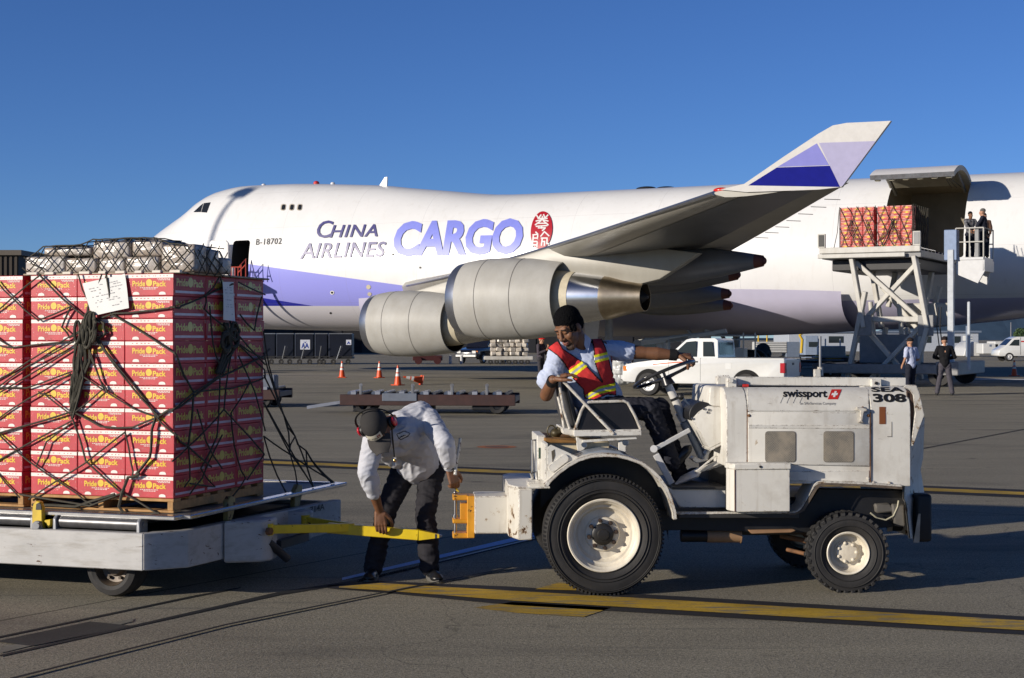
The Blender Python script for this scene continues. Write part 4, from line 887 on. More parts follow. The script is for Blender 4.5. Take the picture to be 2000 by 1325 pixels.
# ---- wheels
def wheel(cx, R_, wdt, y, rr, name, near=1, lugs=0, steer=0.0):
    """outer face at local y, body runs away from the camera"""
    e = bpy.data.objects.new(name, None); COL.objects.link(e); e.parent = tug; e.location = (cx, y+wdt/2 if near > 0 else y-wdt/2, R_); e.rotation_euler = (0, 0, steer if near > 0 else steer+math.pi)
    h = wdt/2; b = MB(); s_ = (0, 1, 0)
    b.lathe([(rr, -h*.72), (rr+.012, -h*.86), (rr+(R_-rr)*.35, -h*1.0), (rr+(R_-rr)*.62, -h*1.02), (R_*.955, -h*.93), (R_*.985, -h*.80), (R_, -h*.55), (R_, h*.55), (R_*.985, h*.80), (R_*.955, h*.93), (rr+(R_-rr)*.5, h*1.02), (rr, h*.72)], (0, 0, 0), s_, 72)
    for f in ((.30, .42, .80, .86) if not lugs else (.35, .7)): r_ = rr+(R_-rr)*f; b.lathe([(r_-.004, -h*1.0-.002), (r_, -h*1.03-.004), (r_+.004, -h*1.0-.002)], (0, 0, 0), s_, 72)
    if lugs:
        for k in range(34):
            a = 2*math.pi*k/34
            for side in (-1, 1):
                aa = a+(math.pi/34 if side > 0 else 0); c = Vector((R_*.985*math.cos(aa), side*h*.52, R_*.985*math.sin(aa)))
                b.cb(c, (.030, h*.92, .024), 0, .004, Matrix.Rotation(-aa+math.pi/2, 3, 'Y') @ Matrix.Rotation(side*.25, 3, 'Z'))
    else:
        for k in range(90):
            a = 2*math.pi*k/90; b.cb((R_*.985*math.cos(a), -h*.76, R_*.985*math.sin(a)), (.012, h*.30, .02), 0, 0, Matrix.Rotation(-a+math.pi/2, 3, 'Y'))
    tyre = b.build('tyre', RUBBER, e)
    return e, h
RIMP = mat('rim_white_paint', srgb(226, 218, 200), .42, var=.07, scale=9, dirt=((.30, .22, .14), .55, 9), rust=(.70, 26))
def rear_wheel(near):
    e, h = wheel(0.0, .404, .235, 0.0 if near > 0 else 1.40, .243, 'rear_wheel', near)
    b = MB(); b.lathe([(.248, -h*.90), (.242, -h*.96), (.232, -h*.93), (.226, -h*.80), (.214, -h*.72), (.212, -h*.55), (.200, -h*.42), (.186, -h*.40), (.180, -h*.20), (.165, -h*.02), (.12, -h*.02), (.112, -h*.18), (.075, -h*.20), (.07, -h*.2)], (0, 0, 0), (0, 1, 0), 72); b.build('rim', RIMP, e)
    b = MB(); b.lathe([(.075, -h*.1), (.073, -h*.42), (.062, -h*.48), (.04, -h*.5), (.035, -h*.56), (.012, -h*.58)], (0, 0, 0), (0, 1, 0), 24, cap1=True); b.build('hub', mat('greasy_hub', (.02, .018, .016), .4, var=.4), e)
    for k in range(8):
        a = R(10)+k*math.pi/4; c = Vector((.093*math.cos(a), -h*.30, .093*math.sin(a))); b = MB(); b.cyl(c+Vector((0, .02, 0)), c-Vector((0, .018, 0)), .016, .014, 6); b.cyl(c, c-Vector((0, .034, 0)), .008, .006, 8); b.build('wheel_nut', mat('rusty_nut', (.06, .04, .03), .6, .3), e)
rear_wheel(1); rear_wheel(-1)
fx = TF.y(1660, 1083, .03).x
def front_wheel(near):
    e, h = wheel(fx, .268, .19, .03 if near > 0 else 1.36, .143, 'front_wheel', near, 1, R(-5))
    b = MB(); b.lathe([(.147, -h*.90), (.141, -h*.95), (.132, -h*.9), (.126, -h*.6), (.120, -h*.2), (.108, h*.0), (.085, h*.0), (.08, -h*.1), (.01, -h*.1)], (0, 0, 0), (0, 1, 0), 56); b.build('rim', RIMP, e)
    b = MB(); b.lathe([(.075, -h*.05), (.07, -h*.35), (.055, -h*.4), (.02, -h*.42)], (0, 0, 0), (0, 1, 0), 28, cap1=True); b.build('hub', RIMP, e)
    for k in range(7):
        a = k*2*math.pi/7; c = Vector((.063*math.cos(a), -h*.4, .063*math.sin(a))); b = MB(); b.ell(c, (.013, .013, .013), n=10, m=6); b.build('wheel_nut', RIMP, e)
front_wheel(1); front_wheel(-1)
b = MB(); b.cyl((fx, .2, .26), (fx, 1.2, .26), .035); b.beam((fx, .3, .30), (fx, 1.1, .30), .10, .08); b.cyl((fx-.1, .22, .30), (fx-.36, .5, .33), .018); b.cyl((fx-.08, .2, .20), (fx-.33, .45, .24), .014)
b.build('front_axle', RUSTY, tug)
b = MB(); b.cyl((0, .2, .404), (0, 1.2, .404), .10); b.ell((0, .7, .404), (.2, .2, .19)); b.build('rear_axle', BLACK, tug)
# ---- chassis
sheet('chassis_rail', [(1080, 990), (1330, 998), (1570, 998), (1600, 955), (1765, 958), (1768, 1022), (1740, 1030), (1600, 1042), (1330, 1036), (1080, 1040)], .26, .34, BLACK)
sheet('chassis_rail', [(1080, 990), (1330, 998), (1570, 998), (1600, 955), (1765, 958), (1768, 1022), (1740, 1030), (1600, 1042), (1330, 1036), (1080, 1040)], 1.06, 1.14, BLACK)
b = MB(); q = TP([(1325, 1001), (1560, 1000), (1560, 1012), (1325, 1012)], .13); b.prism(q, .12, 1.28, 0, 1, .004); b.build('floor_plate', mat('floor_steel', (.05, .048, .046), .5, .3), tug)
sheet('step_edge', [(1322, 1000.5), (1556, 998.5), (1558, 1003), (1322, 1005.5)], .112, .125, CHIP, bev=.002)
b = MB(); b.box((TF.y(1420, 1000, .3).x, .30, .36), (fx+.25, 1.1, .62), 0, .02); b.build('engine_block', BLACK, tug)
sheet('oil_pan', [(1462, 1036), (1550, 1034), (1555, 1037), (1545, 1041), (1468, 1043)], .2, .24, mat('tan_rust', (.30, .17, .09), .7, var=.25))
b = MB(); v0 = TF.y(1445, 1047, .32); v1 = TF.y(1380, 1047, .32); v2 = TF.y(1330, 1047, .32)
b.cyl((v1.x, .32, v1.z), (v0.x, .32, v0.z), .046, n=28); b.lathe([(.046, 0), (.052, .0), (.052, .006), (.03, .008)], (v0.x, .32, v0.z), (1, 0, 0), 28, cap1=True); mf = b.build('muffler', mat('heat_tan_steel', (.34, .205, .11), .6, .2, var=.15, scale=12), tug)
b = MB(); b.cyl((v2.x, .32, v2.z), (v1.x, .32, v1.z), .043, n=24); b.build('muffler_front', BLACK, mf)
b = MB(); b.prism(TP([(1555, 1005), (1603, 957), (1765, 957), (1765, 1000), (1700, 1010), (1560, 1030)], .30), .30, .33, 0); b.build('inner_panel', mat('dark_inner_panel', (.03, .027, .025), .6), tug)
# ---- front mudguard
b = MB(); P_ = [(1540, 1001), (1556, 998), (1566, 990), (1591, 947), (1598, 942), (1612, 940), (1690, 943), (1762, 948)]
up = TP(P_, .08); rings = []
for x, z in up: rings.append([Vector((x, .08, z-.012)), Vector((x, .08, z)), Vector((x, .36, z+.006)), Vector((x, .36, z-.006))])
b.loft(rings, 0, True, True, True); b.build('front_mudguard', CHIP, tug, 30)
b = MB(); P_ = [(1541, 1003), (1557, 1001), (1568, 993), (1593, 950), (1600, 945), (1614, 943.5), (1690, 946.5), (1762, 951)]; lw = TP(P_, .079); dn = TP([(1541, 1006), (1557, 1005), (1571, 998), (1596, 956), (1602, 950), (1615, 948.5), (1690, 951), (1762, 956)], .079)
b.loft([[Vector((x, .079, z)) for x, z in lw], [Vector((x, .079, z)) for x, z in dn]], 0, False); b.build('mudguard_lip', mat('lip_grime', (.12, .09, .065), .7, var=.4, scale=20), tug)
# ---- hood
ZT = TF.y(1600, 757, .35).z; ZB_ = TF.y(1600, 945, .14).z; YN = .14; RH = .17
def hood_profile(grow=0.0, zb=None, far=True):
    o = [(YN-grow, zb if zb is not None else ZB_)]; cy, cz = YN+RH, ZT-RH
    for k in range(9): a = math.pi-k*math.pi/16; o.append((cy+(RH+grow)*math.cos(a), cz+(RH+grow)*math.sin(a)))
    o2 = [(1.40-y, z) for y, z in o][::-1]
    return o+o2
def hy(z):                          # near surface of the hood at height z
    cz = ZT-RH
    if z <= cz: return YN
    return YN+RH-math.sqrt(max(0, RH*RH-(z-cz)**2))
def HS(px, py, off=.003):
    lo_, hi_ = YN-.001, YN+RH
    for _ in range(30):
        c = (lo_+hi_)/2; z = TF.y(px, py, c).z
        if z < ZT and hy(z) <= c: hi_ = c
        else: lo_ = c
    v = TF.y(px, py, hi_); n_ = Vector((0, v.y-(YN+RH), v.z-(ZT-RH))) if v.z > ZT-RH else Vector((0, -1, 0)); return v+n_.normalized()*off
def hx(px): return TF.y(px, 850, YN).x
def hood_part(name, px0, px1, m, grow=0, zb=None, bev=.004):
    b = MB(); b.prism(hood_profile(grow, zb), hx(px0), hx(px1), 0, 0, bev); return b.build(name, m, tug, 30)
zpan = TF.y(1600, 804, YN).z; zlow = TF.y(1600, 921, YN).z
hood_part('hood_band', 1419, 1459, PNT, .004, TF.y(1440, 912, YN).z)
hood_part('hood', 1459.5, 1700, PNT, 0.0)
nose = hood_part('hood_nose', 1700.5, 1778, PNT, .006, TF.y(1740, 950, YN).z)
# joint shadows: hood lid lower edge stands proud, panel below
b = MB(); n_ = 8; rings = []
for px in (1460, 1696):
    r = []
    for k in range(n_+1): py = 758.5+(803-758.5)*k/n_; r.append(HS(px, py, .007))
    r += [HS(px, 758.5+(803-758.5)*k/n_, .001) for k in range(n_, -1, -1)]; rings.append(r)
b.loft(rings, 0, True, True, True); lid = b.build('hood_lid', PNT, tug, 30)
pan = sheet('side_panel', [(1461, 805), (1699, 806), (1699, 911), (1461, 906)], YN-.014, YN+.01, PNT, bev=.005, seg=2)
sheet('panel_crease', [(1462, 830), (1699, 831), (1699, 838), (1462, 837)], YN-.017, YN-.012, PNT, pan, .002)
low = sheet('lower_panel', [(1540, 921), (1698, 919), (1698, 943), (1540, 940)], YN-.008, YN+.01, PNT, bev=.003)
MESH = None
def mesh_mat():
    m, t, p = new_mat('vent_mesh'); v = coords(t); ck = t.nodes.new('ShaderNodeTexChecker'); ck.inputs['Scale'].default_value = 170; t.links.new(v, ck.inputs['Vector'])
    c = mix(t, ck.outputs['Fac'], (.10, .09, .075), (.30, .27, .22)); c = mix(t, ramp(t, noise_n(t, v, 9, 5), .4, .7), c, (.34, .29, .22)); t.links.new(c, p.inputs['Base Color']); p.inputs['Roughness'].default_value = .7; return m
VM = mesh_mat(); RIMV = mat('vent_frame_grey', (.20, .18, .15), .6)
for x0, x1 in ((1496, 1553.5), (1610, 1667)):
    b = MB(); b.prism(TP(rrect((x0+x1)/2, 873, x1-x0+3, 61, 6), YN-.017), YN-.0165, YN-.012, 0); vo = b.build('vent', RIMV, pan)
    b = MB(); b.prism(TP(rrect((x0+x1)/2, 873, x1-x0, 58, 5), YN-.019), YN-.0185, YN-.0165, 0); b.build('vent_screen', VM, vo)
# lettering on the hood
def hood_text(name, s, box, m, par, **kw):
    vs, fs, _, _ = text_mesh(s, **kw); bmx = bmesh.new(); V = [bmx.verts.new((u, v, 0)) for u, v in vs]
    for f in fs:
        try: bmx.faces.new([V[i] for i in f])
        except ValueError: pass
    for k in range(1, 6): bmesh.ops.bisect_plane(bmx, geom=bmx.verts[:]+bmx.edges[:]+bmx.faces[:], plane_co=(0, k/6, 0), plane_no=(0, 1, 0))
    bmx.verts.index_update(); a, b_, c, d = [Vector(p) for p in box]; b = MB()
    def P(u, v): q = (a*(1-u)+b_*u)*(1-v)+(d*(1-u)+c*u)*v; return HS(q.x, q.y, kw_off)
    b.add([P(v.co.x, v.co.y) for v in bmx.verts], [[v.index for v in f.verts] for f in bmx.faces]); bmx.free(); return b.build(name, m, par, fixn=False)
kw_off = .0095
hood_text('lettering', 'swissport', [(1529, 781.5), (1615, 782.5), (1615, 764), (1529, 763.5)], INK, lid, bold=.028, space=.97)
GREYT = mat('grey_lettering', (.16, .16, .17), .5)
hood_text('lettering', 'an SAirServices Company', [(1562, 793), (1632, 793), (1632, 786.5), (1562, 786.5)], GREYT, lid, bold=.0)
b = MB()
for k in range(4):
    x = 1523+k*12.5; b.add([HS(x, 789, .0095), HS(x+.9, 789, .0095), HS(x+6.4, 777.5, .0095), HS(x+5.5, 777.5, .0095)], [[0, 1, 2, 3]])
b.build('emblem_lines', GREYT, lid, fixn=False)
def hquad(b, pts, n=4, off=.0095, mi=0):
    a, b_, c, d = [Vector(p) for p in pts]
    for i in range(n):
        f = lambda u, v: (lambda q: HS(q.x, q.y, off))((a*(1-u)+b_*u)*(1-v)+(d*(1-u)+c*u)*v); b.add([f(0, i/n), f(1, i/n), f(1, (i+1)/n), f(0, (i+1)/n)], [[0, 1, 2, 3]], mi)
b = MB(); hquad(b, [(1616, 781.5), (1635.5, 781.5), (1643.5, 763), (1624, 763)]); fl = b.build('emblem', SIGNRED, lid, fixn=False)
b = MB(); hquad(b, [(1623, 774.2), (1634.5, 774.2), (1636.3, 770.2), (1624.8, 770.2)], off=.011); hquad(b, [(1626.2, 777.6), (1630.4, 777.6), (1633.8, 766.8), (1629.6, 766.8)], off=.0115); b.build('emblem_cross', OFFW, fl, fixn=False)
hood_text('lettering', 'SEA', [(1702, 767.8), (1766, 767.8), (1764, 758.9), (1700, 758.9)], INK, nose, bold=.035)
kw_off = .0095
hood_text('lettering', '308', [(1705, 787), (1770, 787), (1768, 771), (1703, 771)], INK, nose, bold=.04)
b = MB(); hquad(b, [(1716.5, 828.5), (1729, 828.5), (1729, 795.5), (1716.5, 795.5)], 2); b.build('brown_plate', mat('brown_sticker', (.22, .07, .02), .5, var=.15), nose, fixn=False)
b = MB(); hquad(b, [(1732, 853.5), (1741, 853.5), (1741, 852.3), (1732, 852.3)], 1); hquad(b, [(1740, 853), (1741, 853), (1741, 824), (1740, 824)], 1); b.build('panel_mark', RIMV, nose, fixn=False)
# latch, bolts
b = MB(); 
def blob_at(px, py, r, y, mi=0): v = TF.y(px, py, y); b.ell((v.x, y, v.z), (r, r*.7, r), mi, 10, 6)
q = [TF.y(*p, YN-.03) for p in [(1672, 795), (1692, 797), (1694, 803), (1687, 805), (1684, 822), (1688, 826), (1676, 826), (1680, 820), (1680, 803), (1673, 800)]]
b.prism([(v.x, v.z) for v in q], YN-.04, YN-.015, 0, 1, .004); b.build('latch', CHIP, tug)
for px, py in ((1463, 812), (1696, 812), (1696, 935), (1737, 944), (1706, 943), (1685, 757+40)):
    b = MB(); blob_at(px, py, .011, YN-.014); b.build('bolt', RUSTY if py < 900 else CHIP, tug)
sheet('hood_seam', [(1459.2, 800), (1460.3, 800), (1460.3, 908), (1459.2, 908)], YN-.006, YN, mat('seam_rust', (.16, .07, .03), .8, var=.4, scale=30), bev=0)
sheet('hood_seam', [(1699.8, 806), (1700.6, 806), (1700.6, 945), (1699.8, 945)], YN-.0165, YN-.006, mat('seam_rust', (.16, .07, .03), .8), bev=0)
# rail along the hood top
b = MB(); q = TP([(1437, 736), (1768, 738), (1768, 755), (1437, 752)], .42); b.prism(q, .40, .44, 0, 1, .004); rl = b.build('top_rail', PNT, tug)
b = MB(); q = TP([(1400, 736), (1425, 735), (1425, 751), (1400, 751)], .52); b.prism(q, .50, .58, 0, 1, .004)
for k in range(5): v = TF.y(1403+k*5, 734.5, .51); b.cb((v.x, .52, v.z), (.008, .02, .01))
b.build('rail_end_block', PNT, rl)
b = MB(); q = TP([(1419, 738), (1438, 738), (1438, 757), (1419, 757)], .36); b.prism(q, .34, .40, 0, 1, .005); v = TF.y(1428, 744, .33); b.cyl((v.x, .345, v.z), (v.x, .325, v.z), .014, n=10); b.build('rail_bracket', PNT, rl)
b = MB(); q = TP([(1701, 740), (1720, 740), (1720, 757), (1701, 757)], .38); b.prism(q, .36, .40, 0, 1, .004); v = TF.y(1711.5, 749, .36); b.cyl((v.x, .362, v.z), (v.x, .352, v.z), .011, n=12, mi=1); b.build('rail_bracket', [PNT, INK], rl)
b = MB(); v = TF.y(1456, 753.5, .36); b.cyl((v.x-.02, .36, v.z), (v.x+.02, .36, v.z), .011); b.build('red_cap', SIGNRED, rl)
b = MB(); v = TF.y(1596, 735, .6); b.cb((v.x, .6, v.z+.02), (.045, .05, .06), 0, .004); v2 = TF.y(1602, 717, .62); b.cyl((v2.x, .62, v.z), (v2.x, .62, v2.z), .021); b.build('lamp_post_base', CHIP, rl)
b = MB(); b.cyl((v2.x, .62, v2.z), (v2.x, .62, TF.y(1602, 657, .62).z), .009); b.build('whip_pole', GREYST, rl)
b = MB(); q = TP([(1436, 752.5), (1700, 754.5), (1700, 758), (1436, 757)], .5); b.prism(q, .47, .49, 0); b.build('rail_gap', BLACK, rl)
# ---- front guard
b = MB(); side = [(1763, 757), (1769, 752), (1789, 752), (1795, 766), (1805, 811), (1799, 826), (1783, 871), (1778, 872), (1787, 806), (1783, 772), (1776, 762)]
b.prism(TP(side, .15), .14, .155, 0, 1, .003); b.build('guard_flange', CHIP, tug)
b = MB(); q = TP([(1771, 762), (1781, 768), (1785, 790), (1785, 812), (1777, 868), (1772, 866)], .17); b.prism(q, .17, .18, 0); b.build('radiator_edge', mat('rust_edge', (.08, .045, .03), .8), tug)
b = MB(); xa = lambda py, px: TF.y(px, py, .15).x
edge = [(1776, 866), (1764, 915), (1767, 948), (1766, 975), (1770, 982), (1778, 1052)]
far = [(1806, 815), (1803, 895), (1798, 918), (1801, 935), (1805, 960), (1800, 1056)]
ra = [TF.y(*p, .15) for p in edge]; rb = [TF.y(*p, .72) for p in far]; r0 = TF.y(1784, 870, .15); 
b.loft([ra, rb], 0, False); b.loft([[v+Vector((-.012, 0, 0)) for v in ra], [v+Vector((-.012, 0, 0)) for v in rb]], 0, False)
rc = [Vector((v.x, 1.4-.15, v.z)) for v in ra]; b.loft([rb, rc], 0, False)
b.build('front_guard', CHIP, tug)
b = MB(); b.prism([(hx(1775), .16), (hx(1775), 1.24), (hx(1775)+.12, .7)], ZB_, ZT-.03, 0, 2); b.build('radiator', BLACK, tug)
for yy in (.34, .95):
    b = MB(); q = TF.y(1789, 965, .30); q2 = TF.y(1815, 1057, .34)
    b.box((q.x, yy-.07, q2.z), (q2.x, yy+.07, q.z), 0, .025, None, 3); bo = b.build('rubber_bumper', mat('bumper_rubber', (.012, .012, .013), .55), tug)
    b = MB(); b.prism([(q.x-.03, q2.z), (q.x+.012, q2.z), (q.x+.02, q2.z+.2), (q.x+.005, q2.z+.2)], yy-.078, yy-.071, 0, 1); b.build('bumper_plate', STEEL, bo)
b = MB(); b.tube([TF.y(*p, .2) for p in [(1700, 1002), (1712, 1012), (1730, 1016), (1745, 1008), (1753, 990), (1755, 978)]], .006, 6); b.build('hose', mat('pale_hose', (.45, .42, .30), .5), tug)
b = MB(); q = TP([(1709, 985), (1738, 983), (1750, 1000), (1712, 1003)], .22); b.prism(q, .22, .4, 0, 1, .01); q = TP([(1742, 985), (1766, 985), (1768, 1030), (1748, 1028)], .2); b.prism(q, .2, .24, 0, 1, .01); b.build('steering_box', mat('greasy_grey', (.13, .12, .105), .6, var=.3), tug)
# ---- toolbox
b = MB(); fr = TP([(1436, 917), (1543, 916), (1545, 997), (1436, 1000)], 0.0); xl = TF.y(1418, 960, .14).x
b.prism([(fr[0][0], 0.0), (fr[1][0], 0.0), (fr[1][0], .14), (xl, .14), (xl, .10)], fr[3][1], fr[0][1], 0, 2, .004); tbx = b.build('tool_box', CHIP if False else PNT, tug)
b = MB(); b.prism([(fr[0][0]-.008, -.012), (fr[1][0]+.004, -.012), (fr[1][0]+.004, .14), (xl-.01, .14), (xl-.01, .09)], fr[0][1], TF.y(1480, 905.5, 0).z, 0, 2, .004); v = TF.y(1485, 912, -.012); b.cyl((v.x, -.018, v.z), (v.x, -.01, v.z), .008, n=10, mi=1); b.build('tool_box_lid', [PNT, INK], tbx)
b = MB(); b.prism(TP([(1434.6, 918), (1436.0, 918), (1436.2, 1000), (1434.8, 1000)], -.002), -.004, .004, 0); b.build('corner_rust', mat('seam_rust', (.16, .07, .03), .8), tbx)
# ---- floor side and steps
sheet('step_side', [(1305, 955), (1418, 955), (1418, 992), (1328, 992)], .24, .26, PNT)
b = MB(); q = TP([(1312, 951), (1418, 951), (1418, 956), (1312, 956)], .24); b.prism(q, .22, 1.1, 0, 1, .003); b.build('step_plate', mat('floor_steel', (.05, .048, .046), .5, .3), tug)
b = MB(); q = TP([(1385, 885), (1419, 875), (1419, 950), (1385, 950)], .6); b.prism(q, .6, 1.0, 0); b.build('transmission_cover', BLACK, tug)
# ---- dash
sheet('dash_panel', [(1386, 757), (1392, 754), (1416, 756), (1418, 797), (1384, 793)], .36, 1.04, PNT, bev=.012, seg=3)
sheet('dash_panel', [(1384, 793), (1418, 797), (1419, 860), (1386, 876), (1352, 820), (1365, 805)], .34, 1.06, PNT, bev=.008, seg=2)
b = MB(); q = TP([(1385, 877), (1419, 861), (1419, 865), (1387, 881)], .33); b.prism(q, .33, 1.06, 0); b.build('dash_edge', PNT, tug)
b = MB(); o = TF.y(1373, 812, .35); rr_ = 27*10.6/F; pts = [(o.x+rr_*math.cos(R(a)), o.z+rr_*math.sin(R(a))) for a in range(20, 215, 13)]; b.prism(pts, .36, .9, 0, 1, .004); b.build('gauge_cowl', BLACK, tug)
for px, py in ((1385, 801), (1382, 806), (1352, 818), (1375, 799)):
    b = MB(); v = TF.y(px, py, .335); b.ell((v.x, .335, v.z), (.009, .006, .009), n=8, m=5); b.build('bolt', STEEL, tug)
b = MB(); a = TF.y(1332, 776, .5); c = TF.y(1352, 798, .5); b.beam(a, c, .02, .012); b.build('lever', STEEL, tug)
b = MB(); b.ell(TF.y(1330, 775, .5), (.024, .024, .024)); b.build('lever_knob', INK, tug)
# ---- steering column, wheel
YC = .66; c0 = TF.y(1303, 748, YC); c1 = TF.y(1337, 822, YC); c2 = TF.y(1373, 900, YC)
b = MB(); b.cyl(c0, c1, .028, .030, 20); sc_ = b.build('steering_column', mat('column_white', (.66, .64, .60), .35, var=.05, dirt=((.3, .25, .2), .3, 8)), tug)
b = MB(); b.cyl(c1, c2, .026, .026, 20); k0 = c0.lerp(c2, .50); k1 = c0.lerp(c2, .60); b.cyl(k0, k1, .04, .04, 20); b.cyl(c0.lerp(c2, .19), c0.lerp(c2, .22), .031, n=20, mi=1); b.build('column_tube', [mat('grey_blue_paint', (.22, .25, .29), .4, var=.1), BLACK], sc_)
b = MB(); q = [TF.y(*p, YC-.05) for p in [(1356, 892), (1372, 898), (1384, 876), (1389, 880), (1382, 900), (1360, 905), (1350, 897)]]; b.prism([(v.x, v.z) for v in q], YC-.06, YC+.06, 0, 1, .005); b.build('column_base', PNT, sc_)
ctr = TF.y(1297, 732, YC); e1 = (TF.y(1355, 709, YC)-TF.y(1239, 756, YC)); rad = e1.length/2; e1.normalize()
nrm = (c0-c2).normalized(); nrm = (nrm-e1*nrm.dot(e1)).normalized(); e2 = nrm.cross(e1); tilt = Quaternion(e1, R(-11)) ; e2 = tilt @ e2; nrm = tilt @ nrm
b = MB(); b.tube([ctr+e1*rad*math.cos(a*2*math.pi/40)+e2*rad*math.sin(a*2*math.pi/40) for a in range(40)], .0125, 10, closed=True); sw = b.build('steering_wheel', mat('wheel_black', (.018, .018, .02), .3, coat=.4), tug)
b = MB(); hub = ctr-nrm*.035; b.cyl(hub-nrm*.05, hub+nrm*.012, .05, .035, 20)
for k in range(3): a = k*2*math.pi/3+.4; b.tube([hub, ctr+(e1*math.cos(a)+e2*math.sin(a))*rad*.95], .011, 8)
b.build('steering_hub', mat('wheel_black', (.018, .018, .02), .3), sw)
SWH = (ctr, e1, e2, rad)
# ---- pedals and hand brake bars
GB_ = mat('pale_grey_paint', (.62, .62, .62), .38, var=.06, dirt=((.3, .26, .2), .35, 7))
b = MB(); b.beam(TF.y(1275, 879, .42), TF.y(1347, 840, .45), .022, .03, 0, .003); b.cyl(TF.y(1277, 877, .40), TF.y(1277, 877, .45), .026, n=14); b.build('brake_lever', GB_, tug)
b = MB(); b.beam(TF.y(1281, 888, .42), TF.y(1312, 945, .42), .03, .045, 0, .003); b.build('brake_arm', GB_, tug)
b = MB(); q = [TF.y(1314, 950, .40), TF.y(1364, 930, .40), TF.y(1379, 906, .62), TF.y(1330, 930, .62)]; b.poly(q); b.poly([v-Vector((0, 0, .008)) for v in q][::-1]); b.build('pedal_plate', GB_, tug)
b = MB(); b.beam(TF.y(1358, 924, .5), TF.y(1414, 898, .5), .02, .03, 0, .003); b.beam(TF.y(1360, 922, .47), TF.y(1410, 880, .47), .014, .014, 0, .002); b.beam(TF.y(1380, 917, .52), TF.y(1416, 905, .52), .014, .02, 0, .002); b.build('pedal_link', PNT, tug)
# ---- rear fender band
b = MB(); arc = [(1064, 948), (1072, 937), (1088, 922), (1108, 907), (1130, 895), (1155, 888), (1180, 886), (1205, 887), (1230, 893), (1254, 902), (1274, 916), (1290, 932), (1303, 951), (1313, 973), (1321, 1002), (1322, 1014)]
th = [9]*16; out_, in_ = TP(arc, -.015), []
cx_, cz_ = TF.y(1185, 1050, -.015).x, TF.y(1185, 1050, -.015).z
for x, z in out_:
    d = Vector((x-cx_, z-cz_)); L = d.length; in_.append((cx_+d.x*(L-.022)/L, cz_+d.y*(L-.022)/L))
rings = [[Vector((x, -.015, z)), Vector((x, .34, z)), Vector((xi_, .34, zi_)), Vector((xi_, .0, zi_)), Vector((xi_, -.015, zi_))] for (x, z), (xi_, zi_) in zip(out_, in_)]
b.loft(rings, 0, True, True, True); b.build('rear_fender', CHIP, tug, 40)
b = MB(); b.loft([[Vector((x, .34, z)), Vector((x, .345, z-.4 if abs(x) < .3 else z-.2))] for x, z in out_], 0, False); b.build('fender_inner_panel', BLACK, tug)
b = MB(); rings = [[Vector((x, 1.06, z)), Vector((x, 1.41, z)), Vector((xi_, 1.41, zi_)), Vector((xi_, 1.06, zi_))] for (x, z), (xi_, zi_) in zip(out_, in_)]; b.loft(rings, 0, True, True, True); b.build('rear_fender', CHIP, tug, 40)
# ---- rear body: hitch block, drawbar, clevis
b = MB(); xr = TF.y(1013, 1000, .14).x; xb = TF.y(1040, 1000, .14).x; xs_ = TF.y(993, 1000, .32).x; zt = TF.y(1025, 955, .14).z; zb = TF.y(1025, 1055, .14).z
b.prism([(xr, .14), (xb, .14), (xb, 1.26), (xr, 1.26), (xs_, 1.08), (xs_, .32)], zb, zt, 0, 2, .006); blk = b.build('rear_weight', CHIP, tug)
b = MB(); b.prism([(x, y) for x, y in [(xr-.004, .14), (xb+.12, .14), (xb+.12, 1.2), (xr-.004, 1.2), (xs_, 1.08), (xs_, .32)]], zt+.001, zt+.014, 0, 2, .003); b.build('rear_deck', PNT, tug)
for pts, y0 in (([(1017, 939), (1052, 938), (1050, 953), (1017, 953)], .62), ([(1030, 942), (1066, 940), (1066, 955), (1034, 955)], .16)):
    b = MB(); b.prism(TP(pts, y0), y0, y0+.16, 0, 1, .008); v = TF.y(pts[0][0]+20, pts[0][1]-1, y0+.06); b.cyl((v.x, v.y, v.z-.01), (v.x, v.y, v.z+.012), .016, n=6); b.build('deck_lug', CHIP, tug)
zt2 = TF.y(965, 969, .5).z; zb2 = TF.y(965, 1043, .5).z; xh = TF.y(927, 1000, .5).x; xe = TF.y(1004, 1000, .5).x
b = MB(); b.prism([(xh, zt2), (xe+.06, zt2+.0), (xe+.06, zb2-.0), (xh, zb2)], .50, .84, 0, 1, .006); b.build('drawbar', CHIP, tug)
b = MB(); b.prism(TP([(930, 964), (1004, 964), (1004, 969), (930, 969)], .72), .72, .80, 0, 1, .003); b.build('drawbar_cap', PNT, tug)
OR_ = ORANGE; yh0, yh1 = .55, .74
def oz(py): return TF.y(905, py, .6).z
def ox(px): return TF.y(px, 1000, .6).x
b = MB(); b.box((ox(912), yh0, oz(1050)), (ox(927), yh1, oz(968)), 0, .005)
for p0_, p1_ in ((967, 977), (1014, 1022), (1041, 1051)): b.box((ox(884), yh0+.02, oz(p1_)), (ox(914), yh1-.02, oz(p0_)), 0, .006)
b.box((ox(899), yh0+.05, oz(1015)), (ox(914), yh1-.03, oz(984)), 0, .004); b.build('hitch_clevis', OR_, tug)
b = MB(); b.cyl((ox(889.5), .645, oz(1050)), (ox(889.5), .645, oz(960)), .012, n=12); b.cyl((ox(889.5), .645, oz(1012)), (ox(889.5), .645, oz(1007)), .022, n=12); b.ell((ox(890), .645, oz(963)), (.02, .02, .012)); b.build('hitch_pin', STEEL, tug)
b = MB(); b.beam((ox(888), .645, oz(951)), (ox(896), .645, oz(963)), .018, .016, 0, .003); b.build('pin_handle', YELLOW, tug)
